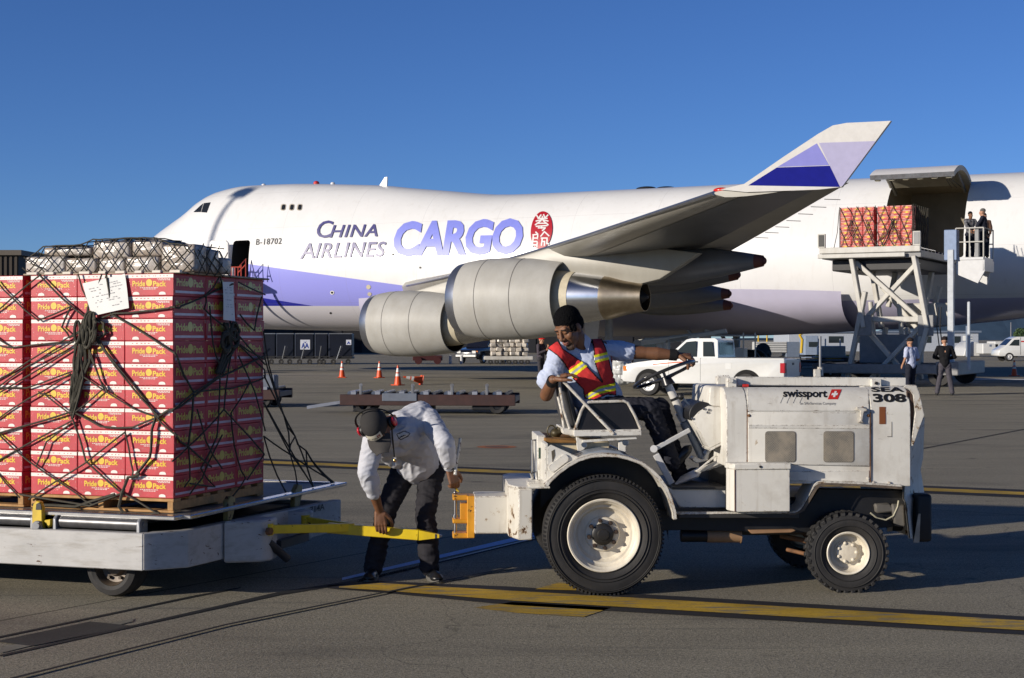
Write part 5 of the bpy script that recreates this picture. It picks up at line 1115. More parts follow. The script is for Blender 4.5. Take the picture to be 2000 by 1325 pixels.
# ---- rear cabinet and fender gusset
b = MB(); b.prism(TP([(1066, 858), (1190, 862), (1190, 905), (1110, 905), (1066, 950)], .40), .40, 1.0, 0, 1, .005); b.build('rear_cabinet', mat('rust_stained_white', srgb(222, 206, 172), .5, var=.08, dirt=((.36, .19, .05), .85, 5.0), rust=(.68, 14)), tug)
b = MB(); b.prism(TP([(1064, 856), (1126, 860), (1126, 866), (1064, 865)], .36), .36, 1.04, 0, 1, .004); b.build('cabinet_top', mat('rusted_top', (.26, .125, .03), .75, var=.35, scale=14), tug)
b = MB(); b.prism(TP([(1049, 851), (1066, 851), (1066, 945), (1052, 945)], .44), .44, .96, 0, 1, .005); cab = b.build('rear_post', PNT, tug)
b = MB(); b.prism(TP([(1052, 875), (1056, 875), (1056, 896), (1052, 896)], .438), .4375, .4395, 0); b.prism(TP([(1059, 882), (1063, 884), (1063, 902), (1059, 900)], .438), .4375, .4395, 0); b.build('stencil_marks', mat('stencil_green', (.03, .06, .04), .6), cab)
b = MB(); 
for y_ in (.52,):
    o_ = TP([(1039, 860), (1047, 860), (1048, 868), (1048, 930), (1046, 936), (1041, 936), (1039, 925)], y_); b.tube([(x, y_, z) for x, z in o_], .010, 8, closed=True)
b.tube([TF.y(*p, .5) for p in [(1040, 936), (1036, 925), (1047, 922), (1048, 940)]], .008, 6); b.build('tow_pin_holder', STEEL, tug)
sheet('fender_gusset', [(1070, 874), (1076, 869), (1130, 893), (1108, 905), (1088, 920), (1074, 934), (1068, 946)], .05, .062, PNT, bev=.002)
b = MB(); b.prism(TP(rrect(1091, 905, 46, 17, 8, 0), .04), .035, .05, 0, 1, .004); gp = b.build('gusset_plate', PNT, tug); 
zc_ = TF.y(1091, 905, .04); gp.data.transform(Matrix.Translation(zc_) @ Matrix.Rotation(R(-38), 4, 'Y') @ Matrix.Translation(-zc_))
b = MB(); b.prism(TP([(1077, 882), (1083, 878), (1084, 890), (1079, 904)], .049), .0475, .0495, 0); b.build('gusset_slot', mat('slot_shadow', (.10, .085, .06), .8), tug)
b = MB(); b.prism(TP([(1064, 868), (1070, 866), (1071, 946), (1064, 946)], .1), .08, .44, 0, 1, .003); b.build('rear_upright', PNT, tug)
# ---- seat deck
sheet('seat_pan', [(1121, 841), (1253, 839), (1252, 845), (1122, 852)], .34, 1.05, PNT, bev=.004)
sheet('seat_pan_front', [(1121, 843), (1253, 842), (1253, 851), (1121, 853)], .325, .34, PNT, bev=.003)
sheet('seat_bracket', [(1125, 853), (1146, 861), (1147, 872), (1140, 879), (1134, 883), (1128, 884), (1126, 868)], .36, .375, PNT); sheet('seat_bracket', [(1212, 860), (1228, 859), (1229, 868), (1223, 873), (1223, 885), (1208, 882), (1208, 862)], .36, .375, PNT)
for px, py in ((1140, 869), (1220, 865)):
    b = MB(); v = TF.y(px, py, .355); b.cyl((v.x, .36, v.z), (v.x, .34, v.z), .018, n=10); b.build('bolt', STEEL, tug)
sheet('seat_angle', [(1138, 860), (1243, 854), (1244, 858), (1138, 865)], .335, .36, PNT, bev=.002)
sheet('mudguard_top_plate', [(1130, 893), (1150, 884), (1180, 879), (1210, 882), (1222, 888), (1222, 893), (1180, 888), (1150, 891)], .10, .5, mat('grey_blue_paint', (.42, .43, .44), .4), bev=.004)
FAB = mat('seat_black_vinyl', (.014, .013, .015), .42, var=.3, bump=.1, bscale=30)
sheet('seat_cushion', [(1128, 842), (1140, 800), (1152, 788), (1222, 786), (1234, 800), (1249, 842)], .46, .98, FAB, bev=.03, seg=3)
sheet('seat_side_cover', [(1128, 842), (1141, 796), (1148, 787), (1218, 785), (1226, 789), (1248, 841)], .385, .40, FAB, bev=.004)
b = MB(); b.tube([TF.y(*p, .375) for p in [(1122, 841), (1129, 822), (1135, 804), (1142, 791), (1150, 786), (1180, 785), (1218, 783.5), (1226, 787), (1240, 812), (1252, 840)]], .0105, 10); b.build('seat_guard', CHIP, tug)
b = MB(); b.tube([TF.y(1089, 733, .40), TF.y(1199, 848, .325)], .0115, 10); b.build('diagonal_bar', CHIP, tug)
b = MB(); b.tube([TF.y(1091, 742, .46), TF.y(1101, 800, .44), TF.y(1113, 838, .42)], .0105, 10); b.build('seat_back_tube', CHIP, tug); b = MB(); b.tube([TF.y(1090, 775, .52), TF.y(1096, 800, .5), TF.y(1102, 838, .48)], .0105, 10); b.build('seat_back_tube', CHIP, tug)
b = MB(); b.prism(TP([(1086, 746), (1102, 742), (1128, 835), (1106, 836)], .5), .5, .98, 0, 1, .03, 3); b.build('seat_back', mat('seat_grey_vinyl', (.075, .073, .072), .5, var=.2), tug)
b = MB(); b.prism(TP([(1104, 748), (1112, 752), (1133, 838), (1124, 838)], .47), .47, .98, 0, 1, .015, 2); b.build('seat_back_cushion', mat('seat_dark_vinyl', (.04, .04, .042), .45, var=.2), tug)
sheet('seat_rear_box', [(1098, 836), (1122, 838), (1122, 853), (1100, 848)], .42, .9, PNT, bev=.004)
b = MB(); v = TF.y(1085, 846, .6); b.ell(v, (.04, .05, .035)); v = TF.y(1077, 842, .58); b.tube([v+Vector((.03*math.cos(a), 0, .04*math.sin(a))) for a in [i*.6 for i in range(11)]], .006, 6); b.cyl(TF.y(1080, 856, .6), TF.y(1095, 838, .6), .03); b.build('filler_cap', mat('olive_grease', (.07, .055, .025), .5, .3), tug)
# ------------------------------------------------------------------ people
def cap_mesh(mb, p0, r0, p1, r1, n=18):
    p0 = Vector(p0); p1 = Vector(p1); d = (p1-p0); L = d.length; d = d/L if L > 1e-6 else Vector((0, 0, 1)); pr = []
    for k in range(6): a = math.pi/2*k/5; pr.append((max(1e-4, r0*math.sin(a)), -r0*math.cos(a)))
    for k in range(6): a = math.pi/2*(1-k/5); pr.append((max(1e-4, r1*math.sin(a)), L+r1*math.cos(a)))
    mb.loft([mb.ring(p0+d*h, d, r, n) for r, h in pr], 0, True, True, True)
def basis(f, s):
    f = Vector(f).normalized(); s = Vector(s); s = (s-f*s.dot(f)).normalized(); u = f.cross(s); return Matrix((f, s, u)).transposed()
def blob(name, prims, vox, mats, parent, smooth=3, fold=None, rel=None, post=None, grow=0.0):
    mb = MB()
    for p in prims:
        if p[0] == 'c': cap_mesh(mb, p[1], p[2]+grow, p[3], p[4]+grow)
        elif p[0] == 'ch':
            for (a, ra), (b_, rb) in zip(p[1], p[1][1:]): cap_mesh(mb, a, ra+grow, b_, rb+grow)
        elif p[0] == 'e': mb.ell(p[1], [r+grow for r in p[2]], 0, 22, 14, p[3] if len(p) > 3 else None)
    o = mb.build(name, mats, None, weld=True); md = o.modifiers.new('r', 'REMESH'); md.mode = 'VOXEL'; md.voxel_size = vox
    if smooth: sm = o.modifiers.new('s', 'SMOOTH'); sm.iterations = smooth; sm.factor = .5
    dg = bpy.context.evaluated_depsgraph_get(); me = bpy.data.meshes.new_from_object(o.evaluated_get(dg), depsgraph=dg); o.modifiers.clear(); old = o.data; o.data = me; bpy.data.meshes.remove(old)
    if not me.materials:
        for m in (mats if isinstance(mats, (list, tuple)) else [mats]): me.materials.append(m)
    if fold:
        amp, fr, axis = fold; ax = Vector(axis) if axis else None; nn = [v.normal.copy() for v in me.vertices]
        for v, n_ in zip(me.vertices, nn):
            p = v.co.copy()
            if ax is not None: p = p+ax*(p.dot(ax))*1.5
            h = mnoise.noise(p*fr)+.5*mnoise.noise(p*fr*2.3+Vector((3, 1, 7))); h = 1-abs(h)*2.2; v.co += n_*amp*h
    for p in me.polygons: p.use_smooth = True
    if post: post(o)
    if parent is not None:
        o.data.transform(Matrix.Translation(-parent.location)) if rel is None else o.data.transform(rel)
        o.parent = parent
    return o
def pxy(co): return (1000+F*co.x/co.y, HZ-F*(co.z-CH)/co.y)
def inside(p, poly):
    x, y = p; c = False; j = len(poly)-1
    for i in range(len(poly)):
        xi, yi = poly[i]; xj, yj = poly[j]
        if (yi > y) != (yj > y) and x < (xj-xi)*(y-yi)/(yj-yi)+xi: c = not c
        j = i
    return c
def edge_d(p, poly):
    b_ = 1e9; P = Vector(p)
    for i in range(len(poly)):
        a = Vector(poly[i]); c = Vector(poly[(i+1) % len(poly)]); d = c-a; t = max(0, min(1, (P-a).dot(d)/max(1e-9, d.length_squared))); b_ = min(b_, (P-a-d*t).length)
    return b_
def facing(p): return p.normal.dot(p.center-Vector((0, 0, CH))) < 0
def skin_mat(name, col):
    m, t, p = new_mat(name); v = coords(t); n = noise_n(t, v, 14, 4); c = mix(t, ramp(t, n, .3, .7), [x*.86 for x in col], [x*1.14 for x in col]); t.links.new(c, p.inputs['Base Color'])
    p.inputs['Roughness'].default_value = .56; p.inputs['Subsurface Weight'].default_value = .08; p.inputs['Subsurface Radius'].default_value = (.01, .004, .002)
    b = N(t, 'ShaderNodeBump', Strength=.1, Distance=.003); t.links.new(noise_n(t, v, 160, 3), b.inputs['Height']); t.links.new(b.outputs[0], p.inputs['Normal']); return m
SKIN1 = skin_mat('brown_skin', (.185, .083, .040)); SKIN2 = skin_mat('dark_brown_skin', (.17, .075, .036)); SKIN3 = skin_mat('light_skin', (.45, .24, .15))
LIP = skin_mat('lip_skin', (.24, .085, .06)); BEARD = mat('dark_stubble', (.045, .025, .016), .7); BROW = mat('dark_hair', (.010, .009, .009), .8)
def hair_mat():
    m, t, p = new_mat('black_short_hair'); v = coords(t); p.inputs['Base Color'].default_value = (.006, .006, .007, 1); p.inputs['Roughness'].default_value = .8; p.inputs['Specular IOR Level'].default_value = .08
    b = N(t, 'ShaderNodeBump', Strength=1.0, Distance=.012); t.links.new(noise_n(t, v, 130, 3, .7), b.inputs['Height']); t.links.new(b.outputs[0], p.inputs['Normal']); return m
HAIR = hair_mat()
def cloth(name, col, var=.1, rough=.85): return mat(name, col, rough, 0, var, 10, bump=.12, bscale=420, spec=.2)
def head_prims(c, B, k=1.0):
    P = lambda f, s, u: Vector(c)+B @ (Vector((f, s, u))*k); r = lambda *a: [x*k for x in a]
    return [('e', P(-.005, 0, .04), r(.098, .077, .103), B), ('e', P(.03, 0, -.035), r(.068, .062, .085), B), ('c', P(.06, -.014, -.105), .027*k, P(.06, .014, -.105), .027*k),
            ('c', P(.094, 0, .03), .009*k, P(.114, 0, -.022), .015*k), ('e', P(.104, .014, -.027), r(.012, .011, .010), B), ('e', P(.104, -.014, -.027), r(.012, .011, .010), B),
            ('c', P(.083, -.04, .040), .014*k, P(.083, .04, .040), .014*k), ('e', P(.093, 0, -.058), r(.014, .026, .009), B), ('e', P(.091, 0, -.071), r(.014, .022, .009), B),
            ('e', P(.06, .042, -.018), r(.030, .026, .028), B), ('e', P(.06, -.042, -.018), r(.030, .026, .028), B), ('e', P(.083, .031, .015), r(.012, .017, .011), B), ('e', P(.083, -.031, .015), r(.012, .017, .011), B),
            ('e', P(-.008, .080, .0), r(.022, .011, .034), B), ('e', P(-.008, -.080, .0), r(.022, .011, .034), B)]
def hand_prims(wr, d, pn, curl=(.3, .5, .4), k=1.0, thumb=1, spread=.06, tcurl=.5):
    """wr wrist, d towards the fingers, pn out of the back of the hand; thumb on side +1 or -1 of d x pn"""
    d = Vector(d).normalized(); pn = Vector(pn); pn = (pn-d*pn.dot(d)).normalized(); s = d.cross(pn)*thumb; wr = Vector(wr); o = []
    for i, (off, L) in enumerate(((.028, .074), (.009, .080), (-.010, .075), (-.028, .060))):
        k0 = wr+(d*.088+s*off)*k; o.append(('c', wr+(d*.012+s*off*.6)*k, .016*k, k0, .0125*k)); a = 0.0; p = k0; dd = d
        for j, f in enumerate((.45, .31, .24)):
            a += curl[j]*(1+.12*(i-1)); dd = (d*math.cos(a)-pn*math.sin(a)+s*(off*spread*20)*(.35 if j == 0 else .1)).normalized(); q = p+dd*L*f*k; o.append(('c', p, (.0096-.0007*j)*k, q, (.0090-.0009*j)*k)); p = q
    b0 = wr+(d*.025+s*.030)*k; b1 = b0+(d*.030+s*.026-pn*.012)*k; b2 = b1+(d*math.cos(tcurl)+s*.35-pn*math.sin(tcurl)).normalized()*.034*k; b3 = b2+(d*math.cos(tcurl*1.6)-s*.05-pn*math.sin(tcurl*1.6)).normalized()*.028*k
    o += [('c', b0, .016*k, b1, .0135*k), ('c', b1, .0125*k, b2, .0105*k), ('c', b2, .0105*k, b3, .0088*k)]
    o.append(('e', wr+d*.052*k, [.05*k, .038*k, .0165*k], basis(d, s))); return o
def shoe(name, heel, toe, parent, m, up=(0, 0, 1), k=1.0, sole=None):
    heel = Vector(heel); toe = Vector(toe); d = (toe-heel).normalized(); up = Vector(up); up = (up-d*up.dot(d)).normalized(); s = up.cross(d)
    o = blob(name, [('c', heel+d*.035+up*.035, .038*k, heel+d*.12+up*.032, .036*k), ('c', heel+d*.12+up*.030, .038*k, toe-d*.045+up*.026, .034*k), ('c', heel+d*.04+up*.04, .036*k, heel+d*.035+up*.11, .042*k), ('e', toe-d*.055+up*.022, (.055*k, .044*k, .026*k), basis(d, s))], .007, m, parent)
    if sole:
        b = MB(); n_ = 18; pts = []
        L = (toe-heel).length
        for i in range(n_): a = 2*math.pi*i/n_; x = L/2+L/2*1.02*math.cos(a); w_ = .047*k*(1 if x > L*.55 else .84); pts.append(heel+d*x+s*w_*math.sin(a))
        b.loft([[p-up*.004 for p in pts], [p+up*.022 for p in pts]], 0, True, True, True); so_ = b.build('sole', sole, None); so_.data.transform(Matrix.Translation(-parent.location)); so_.parent = o
    return o
SHOE = mat('black_shoe_leather', (.010, .010, .011), .35, var=.2); SOLE = mat('grey_sole', (.10, .095, .085), .7, var=.2)

# ---- driver
Yd = 10.95
drv = thing('person', 'seated tractor driver in an orange red safety vest, one hand on the steering wheel', 'person', W(1180, 830, Yd))
neck = W(1138, 676, 10.90); shR, shL = W(1090, 693, 10.80), W(1192, 684, 11.0); elR, wrR = W(1067, 772, 10.88), W(1080, 742, 10.68); elL, wrL = W(1263, 690, 11.0), W(1322, 694, 11.0)
hpR, hpL = W(1176, 806, 10.82), W(1184, 803, 11.08); knR, knL = W(1268, 797, 10.80), W(1288, 797, 11.08); anR, anL = W(1313, 903, 10.86), W(1328, 930, 11.06)
chest = W(1141, 722, 10.91); belly = W(1166, 775, 10.95)
HB = basis((-.58, -.68, -.50), (.74, -.64, .12)); HC = W(1112, 643, 10.78)
BT = basis((.28, -.96, 0), (.86, .28, .0)); lean = Matrix.Rotation(R(14), 3, 'Y')
body_p = head_prims(HC, HB, 1.02)+[('c', HC+HB @ Vector((-.03, 0, -.07)), .062, neck+Vector((.01, 0, -.03)), .068),
    ('e', chest, (.175, .11, .20), lean), ('e', belly, (.15, .11, .15), lean), ('c', neck, .06, W(1095, 690, 10.82), .055), ('c', neck, .06, W(1186, 682, 10.98), .055),
    ('ch', [(shR, .058), (elR, .045)]), ('ch', [(elR, .046), (elR.lerp(wrR, .4), .045), (wrR, .031)]), ('ch', [(shL, .058), (shL.lerp(elL, .5), .056), (elL, .044)]), ('ch', [(elL, .045), (elL.lerp(wrL, .35), .049), (wrL, .030)]),
    ('c', hpR, .08, knR, .055), ('c', hpL, .08, knL, .055), ('c', knR, .05, anR, .04), ('c', knL, .05, anL, .04), ('c', belly, .13, (hpR+hpL)/2, .12)]
body_p += hand_prims(wrR, (1, -.05, .35), (-.30, -.1, 1), (.25, .35, .3), 1.1, 1, .06, .3)
body_p += hand_prims(wrL, (1, -.02, -.10), (.05, -.35, 1), (.65, 1.0, .8), 1.08, 1, .02, .9)
def paint_head(c, B, k, beard=True, scalp=False):
    def post(o):
        me = o.data; Bi = B.transposed()
        for p in me.polygons:
            q = Bi @ (p.center-Vector(c))/k
            if q.length > .2 or q.x < .03: continue
            if scalp and (q.z > .070 or (abs(q.y) > .058 and q.z > .0 and q.x < .055)): p.material_index = 4
            elif abs(q.y) < .027 and -.082 < q.z < -.049 and q.x > .085: p.material_index = 1
            elif beard and q.x > .03 and ((abs(q.y) < .036 and -.135 < q.z < -.078 and q.x > .05) or (abs(q.y) < .034 and -.05 < q.z < -.041) or (.026 < abs(q.y) < .036 and -.085 < q.z < -.045)): p.material_index = 2
            elif .014 < abs(q.y) < .05 and .034 < q.z-.12*0 < .044 and q.x > .06: p.material_index = 3
            elif .016 < abs(q.y) < .044 and .004 < q.z < .0085 and q.x > .08: p.material_index = 3
    return post
bodyD = blob('body', body_p, .0042, [SKIN1, LIP, BEARD, BROW, HAIR], drv, 2, post=paint_head(HC, HB, 1.02, True, True))
blob('hair', [('e', HC+HB @ Vector((-.020, 0, .070)), (.108, .089, .094), HB), ('e', HC+HB @ Vector((-.050, 0, .022)), (.076, .087, .082), HB), ('e', HC+HB @ Vector((.024, .072, .022)), (.020, .012, .034), HB), ('e', HC+HB @ Vector((.024, -.072, .022)), (.020, .012, .034), HB)], .0045, HAIR, drv, 1, fold=(.0035, 80, None))
SHIRT = cloth('pale_blue_shirt', (.50, .56, .72), .06)
sl_p = [('e', chest, (.195, .128, .205), lean), ('e', belly, (.185, .135, .16), lean), ('c', neck+Vector((0, 0, -.04)), .07, W(1092, 692, 10.81), .068), ('c', neck+Vector((0, 0, -.04)), .07, W(1188, 684, 10.99), .066), ('c', W(1125, 690, 10.9), .085, W(1160, 692, 10.95), .085)]
slv = [('ch', [(shR, .074), (shR.lerp(elR, .45), .073), (shR.lerp(elR, .62)+Vector((-.03, -.01, 0)), .070)]), ('ch', [(shL, .070), (shL.lerp(elL, .30), .070), (shL.lerp(elL, .48), .068)])]
shirt = blob('shirt', sl_p+slv, .006, [SHIRT], drv, 2, fold=(.005, 11, (.6, 0, .8)))
Z = lambda q: [(1020+x*.166, 580+y*.166) for x, y in q]
VP = Z([(285, 600), (415, 505), (480, 610), (600, 690), (740, 790), (860, 920), (940, 1000), (880, 860), (850, 760), (840, 600), (810, 470), (735, 365), (855, 375), (940, 500), (985, 600), (1025, 740), (1050, 850), (1090, 950), (1110, 1160), (1000, 1150), (850, 1215), (730, 1200), (715, 1090), (600, 970), (560, 900), (500, 790), (420, 700)])
S1 = Z([(548, 870), (730, 740), (785, 800), (582, 965)]); S1m = Z([(562, 900), (745, 762), (765, 782), (573, 930)])
S2 = Z([(840, 690), (1010, 648), (1030, 735), (858, 778)]); S2m = Z([(846, 719), (1016, 677), (1022, 705), (852, 750)])
S3 = Z([(740, 1165), (900, 1060), (1110, 1008), (1115, 1098), (900, 1145), (780, 1205)]); S3m = Z([(750, 1180), (900, 1088), (1110, 1040), (1112, 1068), (900, 1117), (770, 1195)])
def vest_post(o):
    me = o.data; bmx = bmesh.new(); bmx.from_mesh(me); bmx.normal_update(); dele = []
    hem = W(1150, 786, 10.95).z
    for f in bmx.faces:
        c = f.calc_center_median(); p = pxy(c)
        if f.normal.dot(c-Vector((0, 0, CH))) < 0:
            if not inside(p, VP): dele.append(f); continue
            f.material_index = 2 if (inside(p, S1m) or inside(p, S2m) or inside(p, S3m)) else 1 if (inside(p, S1) or inside(p, S2) or inside(p, S3)) else 3 if edge_d(p, VP) < 1.9 else 0
        elif c.z < hem-.02 or c.z > neck.z-.01 or not 1078 < p[0] < 1196: dele.append(f)
    bmesh.ops.delete(bmx, geom=dele, context='FACES'); bmesh.ops.solidify(bmx, geom=bmx.faces[:], thickness=.003); bmx.to_mesh(me); bmx.free()
    for p in me.polygons: p.use_smooth = True
VEST = [cloth('orange_red_mesh_vest', (.62, .045, .045), .12), cloth('fluorescent_yellow_tape', (.85, .78, .02), .04, .5), mat('silver_reflective_tape', (.45, .46, .47), .35, .3, .05), cloth('black_vest_binding', (.012, .012, .012))]
blob('safety_vest', sl_p+slv, .0045, VEST, drv, 2, fold=(.003, 8, (.6, 0, .8)), post=vest_post, grow=.016)
for nm, pts in (('collar', [(1091, 662), (1100, 683), (1116, 678), (1103, 664)]), ('collar', [(1142, 652), (1154, 662), (1148, 690), (1141, 674)])):
    b = MB(); q = [W(x, y, 10.765 if x < 1130 else 10.80) for x, y in pts]; b.loft([q, [v+Vector((.004, .03, -.006)) for v in q]], 0, True, True, True); o = b.build(nm, SHIRT, None); o.data.transform(Matrix.Translation(-drv.location)); o.parent = shirt
TRS = cloth('dark_navy_trousers', (.022, .023, .032), .2)
kd = (hpR+hpL)/2
blob('trousers', [('e', kd+Vector((0, 0, .02)), (.18, .17, .13)), ('ch', [(hpR, .092), (hpR.lerp(knR, .6), .082), (knR, .070)]), ('ch', [(hpL, .092), (hpL.lerp(knL, .6), .082), (knL, .070)]), ('ch', [(knR, .071), (knR.lerp(anR, .5), .066), (anR, .056)]), ('ch', [(knL, .071), (knL.lerp(anL, .5), .066), (anL, .056)])], .007, TRS, drv, 2, fold=(.009, 12, (.3, 0, .9)))
shoe('shoe', W(1318, 921, 10.87), W(1355, 874, 10.87), drv, SHOE, (-.7, 0, .7), 1.05); shoe('shoe', W(1330, 948, 11.06), W(1372, 922, 11.06), drv, SHOE, (-.4, 0, .9), 1.05)
for a, c, r in ((elR.lerp(wrR, .78), wrR, .036), (elL.lerp(wrL, .74), elL.lerp(wrL, 1.02), .037)):
    d = (c-a).normalized(); b = MB(); b.lathe([(r*.9, 0), (r*1.12, .004), (r*1.12, (c-a).length-.004), (r*.85, (c-a).length)], a, d, 24); o = b.build('wristband', cloth('black_wristband', (.012, .012, .013)), None); o.data.transform(Matrix.Translation(-drv.location)); o.parent = drv

# ---- worker bending at the hitch
man = thing('person', 'worker in white jacket and dark cap bending down to lift the yellow tow bar', 'person', (W(785, 1130, 11.05).x, 11.05, 0))
hR, hL = W(795, 908, 11.24), W(846, 903, 11.24); kR, kL = W(757, 990, 11.08), W(831, 1000, 11.08); aR, aL = W(729, 1105, 11.08), W(839, 1103, 11.05)
sR, sL = W(733, 848, 10.72), W(836, 818, 10.86); eR, wR = W(717, 922, 10.66), W(741, 997, 10.85); eL, wL = W(869, 866, 10.68), W(879, 917, 10.80)
nk = W(768, 828, 10.76); HB2 = basis((.16, -.50, -.86), (.87, -.1, .46)); HC2 = W(738, 836, 10.60)
bar = W(745, 1038, 10.95)
bp = head_prims(HC2, HB2, 1.06)+[('c', HC2+HB2 @ Vector((-.03, 0, -.06)), .06, nk, .066), ('c', nk+Vector((.03, .08, -.02)), .075, (hR+hL)/2, .11), ('c', sR.lerp(sL, .2), .055, sR.lerp(sL, .8), .055), ('ch', [(sR, .052), (eR, .042)]), ('ch', [(eR, .045), (eR.lerp(wR, .4), .042), (wR, .029)]), ('ch', [(sL, .058), (eL, .044)]), ('ch', [(eL, .045), (eL.lerp(wL, .4), .042), (wL, .029)]),
     ('c', hR, .085, kR, .055), ('c', hL, .085, kL, .055), ('c', kR, .05, aR, .04), ('c', kL, .05, aL, .04)]
bp += hand_prims(wR, (.10, -.06, -1), (.0, -1, .05), (.25, .45, .55), 1.14, -1, .05, .35)
bp += hand_prims(wL, (.36, -.05, -1), (.45, -.9, .2), (.55, .8, .6), 1.08, -1, .02, .5)
blob('body', bp, .0042, [SKIN2, LIP, BEARD, BROW], man, 2, post=paint_head(HC2, HB2, 1.06, False))
JK = cloth('white_work_jacket', (.52, .53, .58), .05)
mid = (hR+hL)/2; j0 = W(812, 868, 11.08)
tors = [('ch', [(sR.lerp(sL, .5)+Vector((0, .03, -.02)), .13), (j0, .165), (mid+Vector((-.02, -.06, .02)), .165)]), ('c', sR+Vector((.05, .03, -.01)), .105, sL+Vector((-.05, .03, -.01)), .11), ('c', nk+Vector((.04, .06, .0)), .085, sL+Vector((-.06, .05, .02)), .10), ('c', W(760, 868, 10.86), .10, W(812, 858, 10.92), .10), ('c', W(748, 880, 10.95), .07, W(775, 893, 11.06), .08)]
blob('jacket', tors+[('ch', [(sR, .076), (sR.lerp(eR, .5), .072), (eR, .064)]), ('ch', [(eR, .064), (eR.lerp(wR, .30), .062), (eR.lerp(wR, .48), .050), (eR.lerp(wR, .53), .050)]), ('ch', [(sL, .078), (sL.lerp(eL, .5), .072), (eL, .064)]), ('ch', [(eL, .064), (eL.lerp(wL, .5), .058), (eL.lerp(wL, .70), .052), (eL.lerp(wL, .84), .043)])], .0055, JK, man, 3, fold=(.007, 8, (-.3, .5, .8)))
blob('trousers', [('e', mid+Vector((0, .02, 0)), (.175, .15, .15)), ('ch', [(hR, .098), (hR.lerp(kR, .5), .085), (kR, .073)]), ('ch', [(hL, .098), (hL.lerp(kL, .5), .085), (kL, .073)]), ('ch', [(kR, .073), (kR.lerp(aR, .5), .070), (aR+Vector((0, 0, -.01)), .066)]), ('ch', [(kL, .073), (kL.lerp(aL, .5), .073), (aL+Vector((0, 0, -.01)), .070)])], .006, cloth('charcoal_trousers', (.026, .025, .030), .2), man, 2, fold=(.008, 8, (.2, .2, .9)))
tR, tL = G(722, 1139), G(850, 1138)
def gz(v): return Vector((v.x, v.y, .004))
shoe('shoe', gz(aR+Vector((.01, .06, 0))), gz(aR+Vector((-.02, -.22, 0))), man, SHOE, (0, 0, 1), 1.1, SOLE); shoe('shoe', gz(aL+Vector((-.01, .06, 0))), gz(aL+Vector((.075, -.21, 0))), man, SHOE, (0, 0, 1), 1.1, SOLE)
CAPM = cloth('charcoal_cap', (.040, .038, .038), .15)
Hp = lambda f, s, u: HC2+HB2 @ (Vector((f, s, u))*1.06)
cap = blob('cap', [('e', Hp(-.003, 0, .068), (.112, .093, .098), HB2), ('e', Hp(-.01, 0, .045), (.112, .093, .06), HB2)], .006, CAPM, man, 2)
b = MB(); rings = []
for k in range(9):
    u = k/8; x = .07+.115*u; w_ = .078*(1-.55*max(0, u-.35)**1.6/.5) if u < 1 else .045; rings.append([Hp(x, w_*t_, .045-.045*u-.030*abs(t_)**2*(1-.3*u)) for t_ in [i/5-1 for i in range(11)]])
b.loft(rings, 0, False); b.loft([[p+HB2 @ Vector((0, 0, -.006)) for p in r] for r in rings], 0, False); o = b.build('cap_bill', cloth('cap_bill_grey', (.060, .056, .054), .1), None); o.data.transform(Matrix.Translation(-man.location)); o.parent = cap
b = MB(); nv, nu = 3, 6
def capP(s_, u_, off=.004):          # front of the cap
    x = .112*math.sqrt(max(0, 1-(s_/.093)**2-((u_-.062)/.104)**2)); return Hp(x+off, s_, u_)
for i in range(6):
    for j in range(3):
        b.add([capP(-.05+.1*(i+a)/6, .062+.046*(j+c_)/3, .006) for a, c_ in ((0, 0), (1, 0), (1, 1), (0, 1))], [[0, 1, 2, 3]], 0)
for s0, s1, u0, u1, mi in ((-.042, .02, .076, .080, 1), (-.02, .012, .083, .087, 1), (.022, .042, .078, .098, 2), (.029, .035, .082, .094, 0)):
    b.add([capP(s0, u0, .009), capP(s1, u0, .009), capP(s1, u1, .009), capP(s0, u1, .009)], [[0, 1, 2, 3]], mi)
o = b.build('cap_badge', [mat('badge_cream', (.66, .62, .50), .6), INK, mat('badge_red', (.30, .05, .03), .5)], None, fixn=False); o.data.transform(Matrix.Translation(-man.location)); o.parent = cap
# ear muffs
mf_ = bpy.data.objects.new('ear_muffs', None); COL.objects.link(mf_); mf_.parent = man
for sg in (1, -1):
    b = MB(); c = Hp(-.005, sg*.098, .01); d = HB2 @ Vector((0, sg, 0)); b.lathe([(.002, -.012), (.036, -.012), (.042, .0), (.040, .012)], c, d, 24); cu_ = b.build('cushion', INK, None); cu_.data.transform(Matrix.Translation(-man.location)); cu_.parent = mf_
    o = blob('cup', [('e', c+d*.024, (.032, .018, .046), HB2)], .005, mat('muff_red', (.55, .015, .035), .3, coat=.3), None); o.data.transform(Matrix.Translation(-man.location)); o.parent = mf_
b = MB(); b.tube([Hp(-.035-.02*math.sin(a), .125*math.cos(a), .03+.145*math.sin(a)) for a in [math.pi*i/20 for i in range(21)]], .008, 8, flat=.6); o = b.build('headband', INK, None); o.data.transform(Matrix.Translation(-man.location)); o.parent = mf_
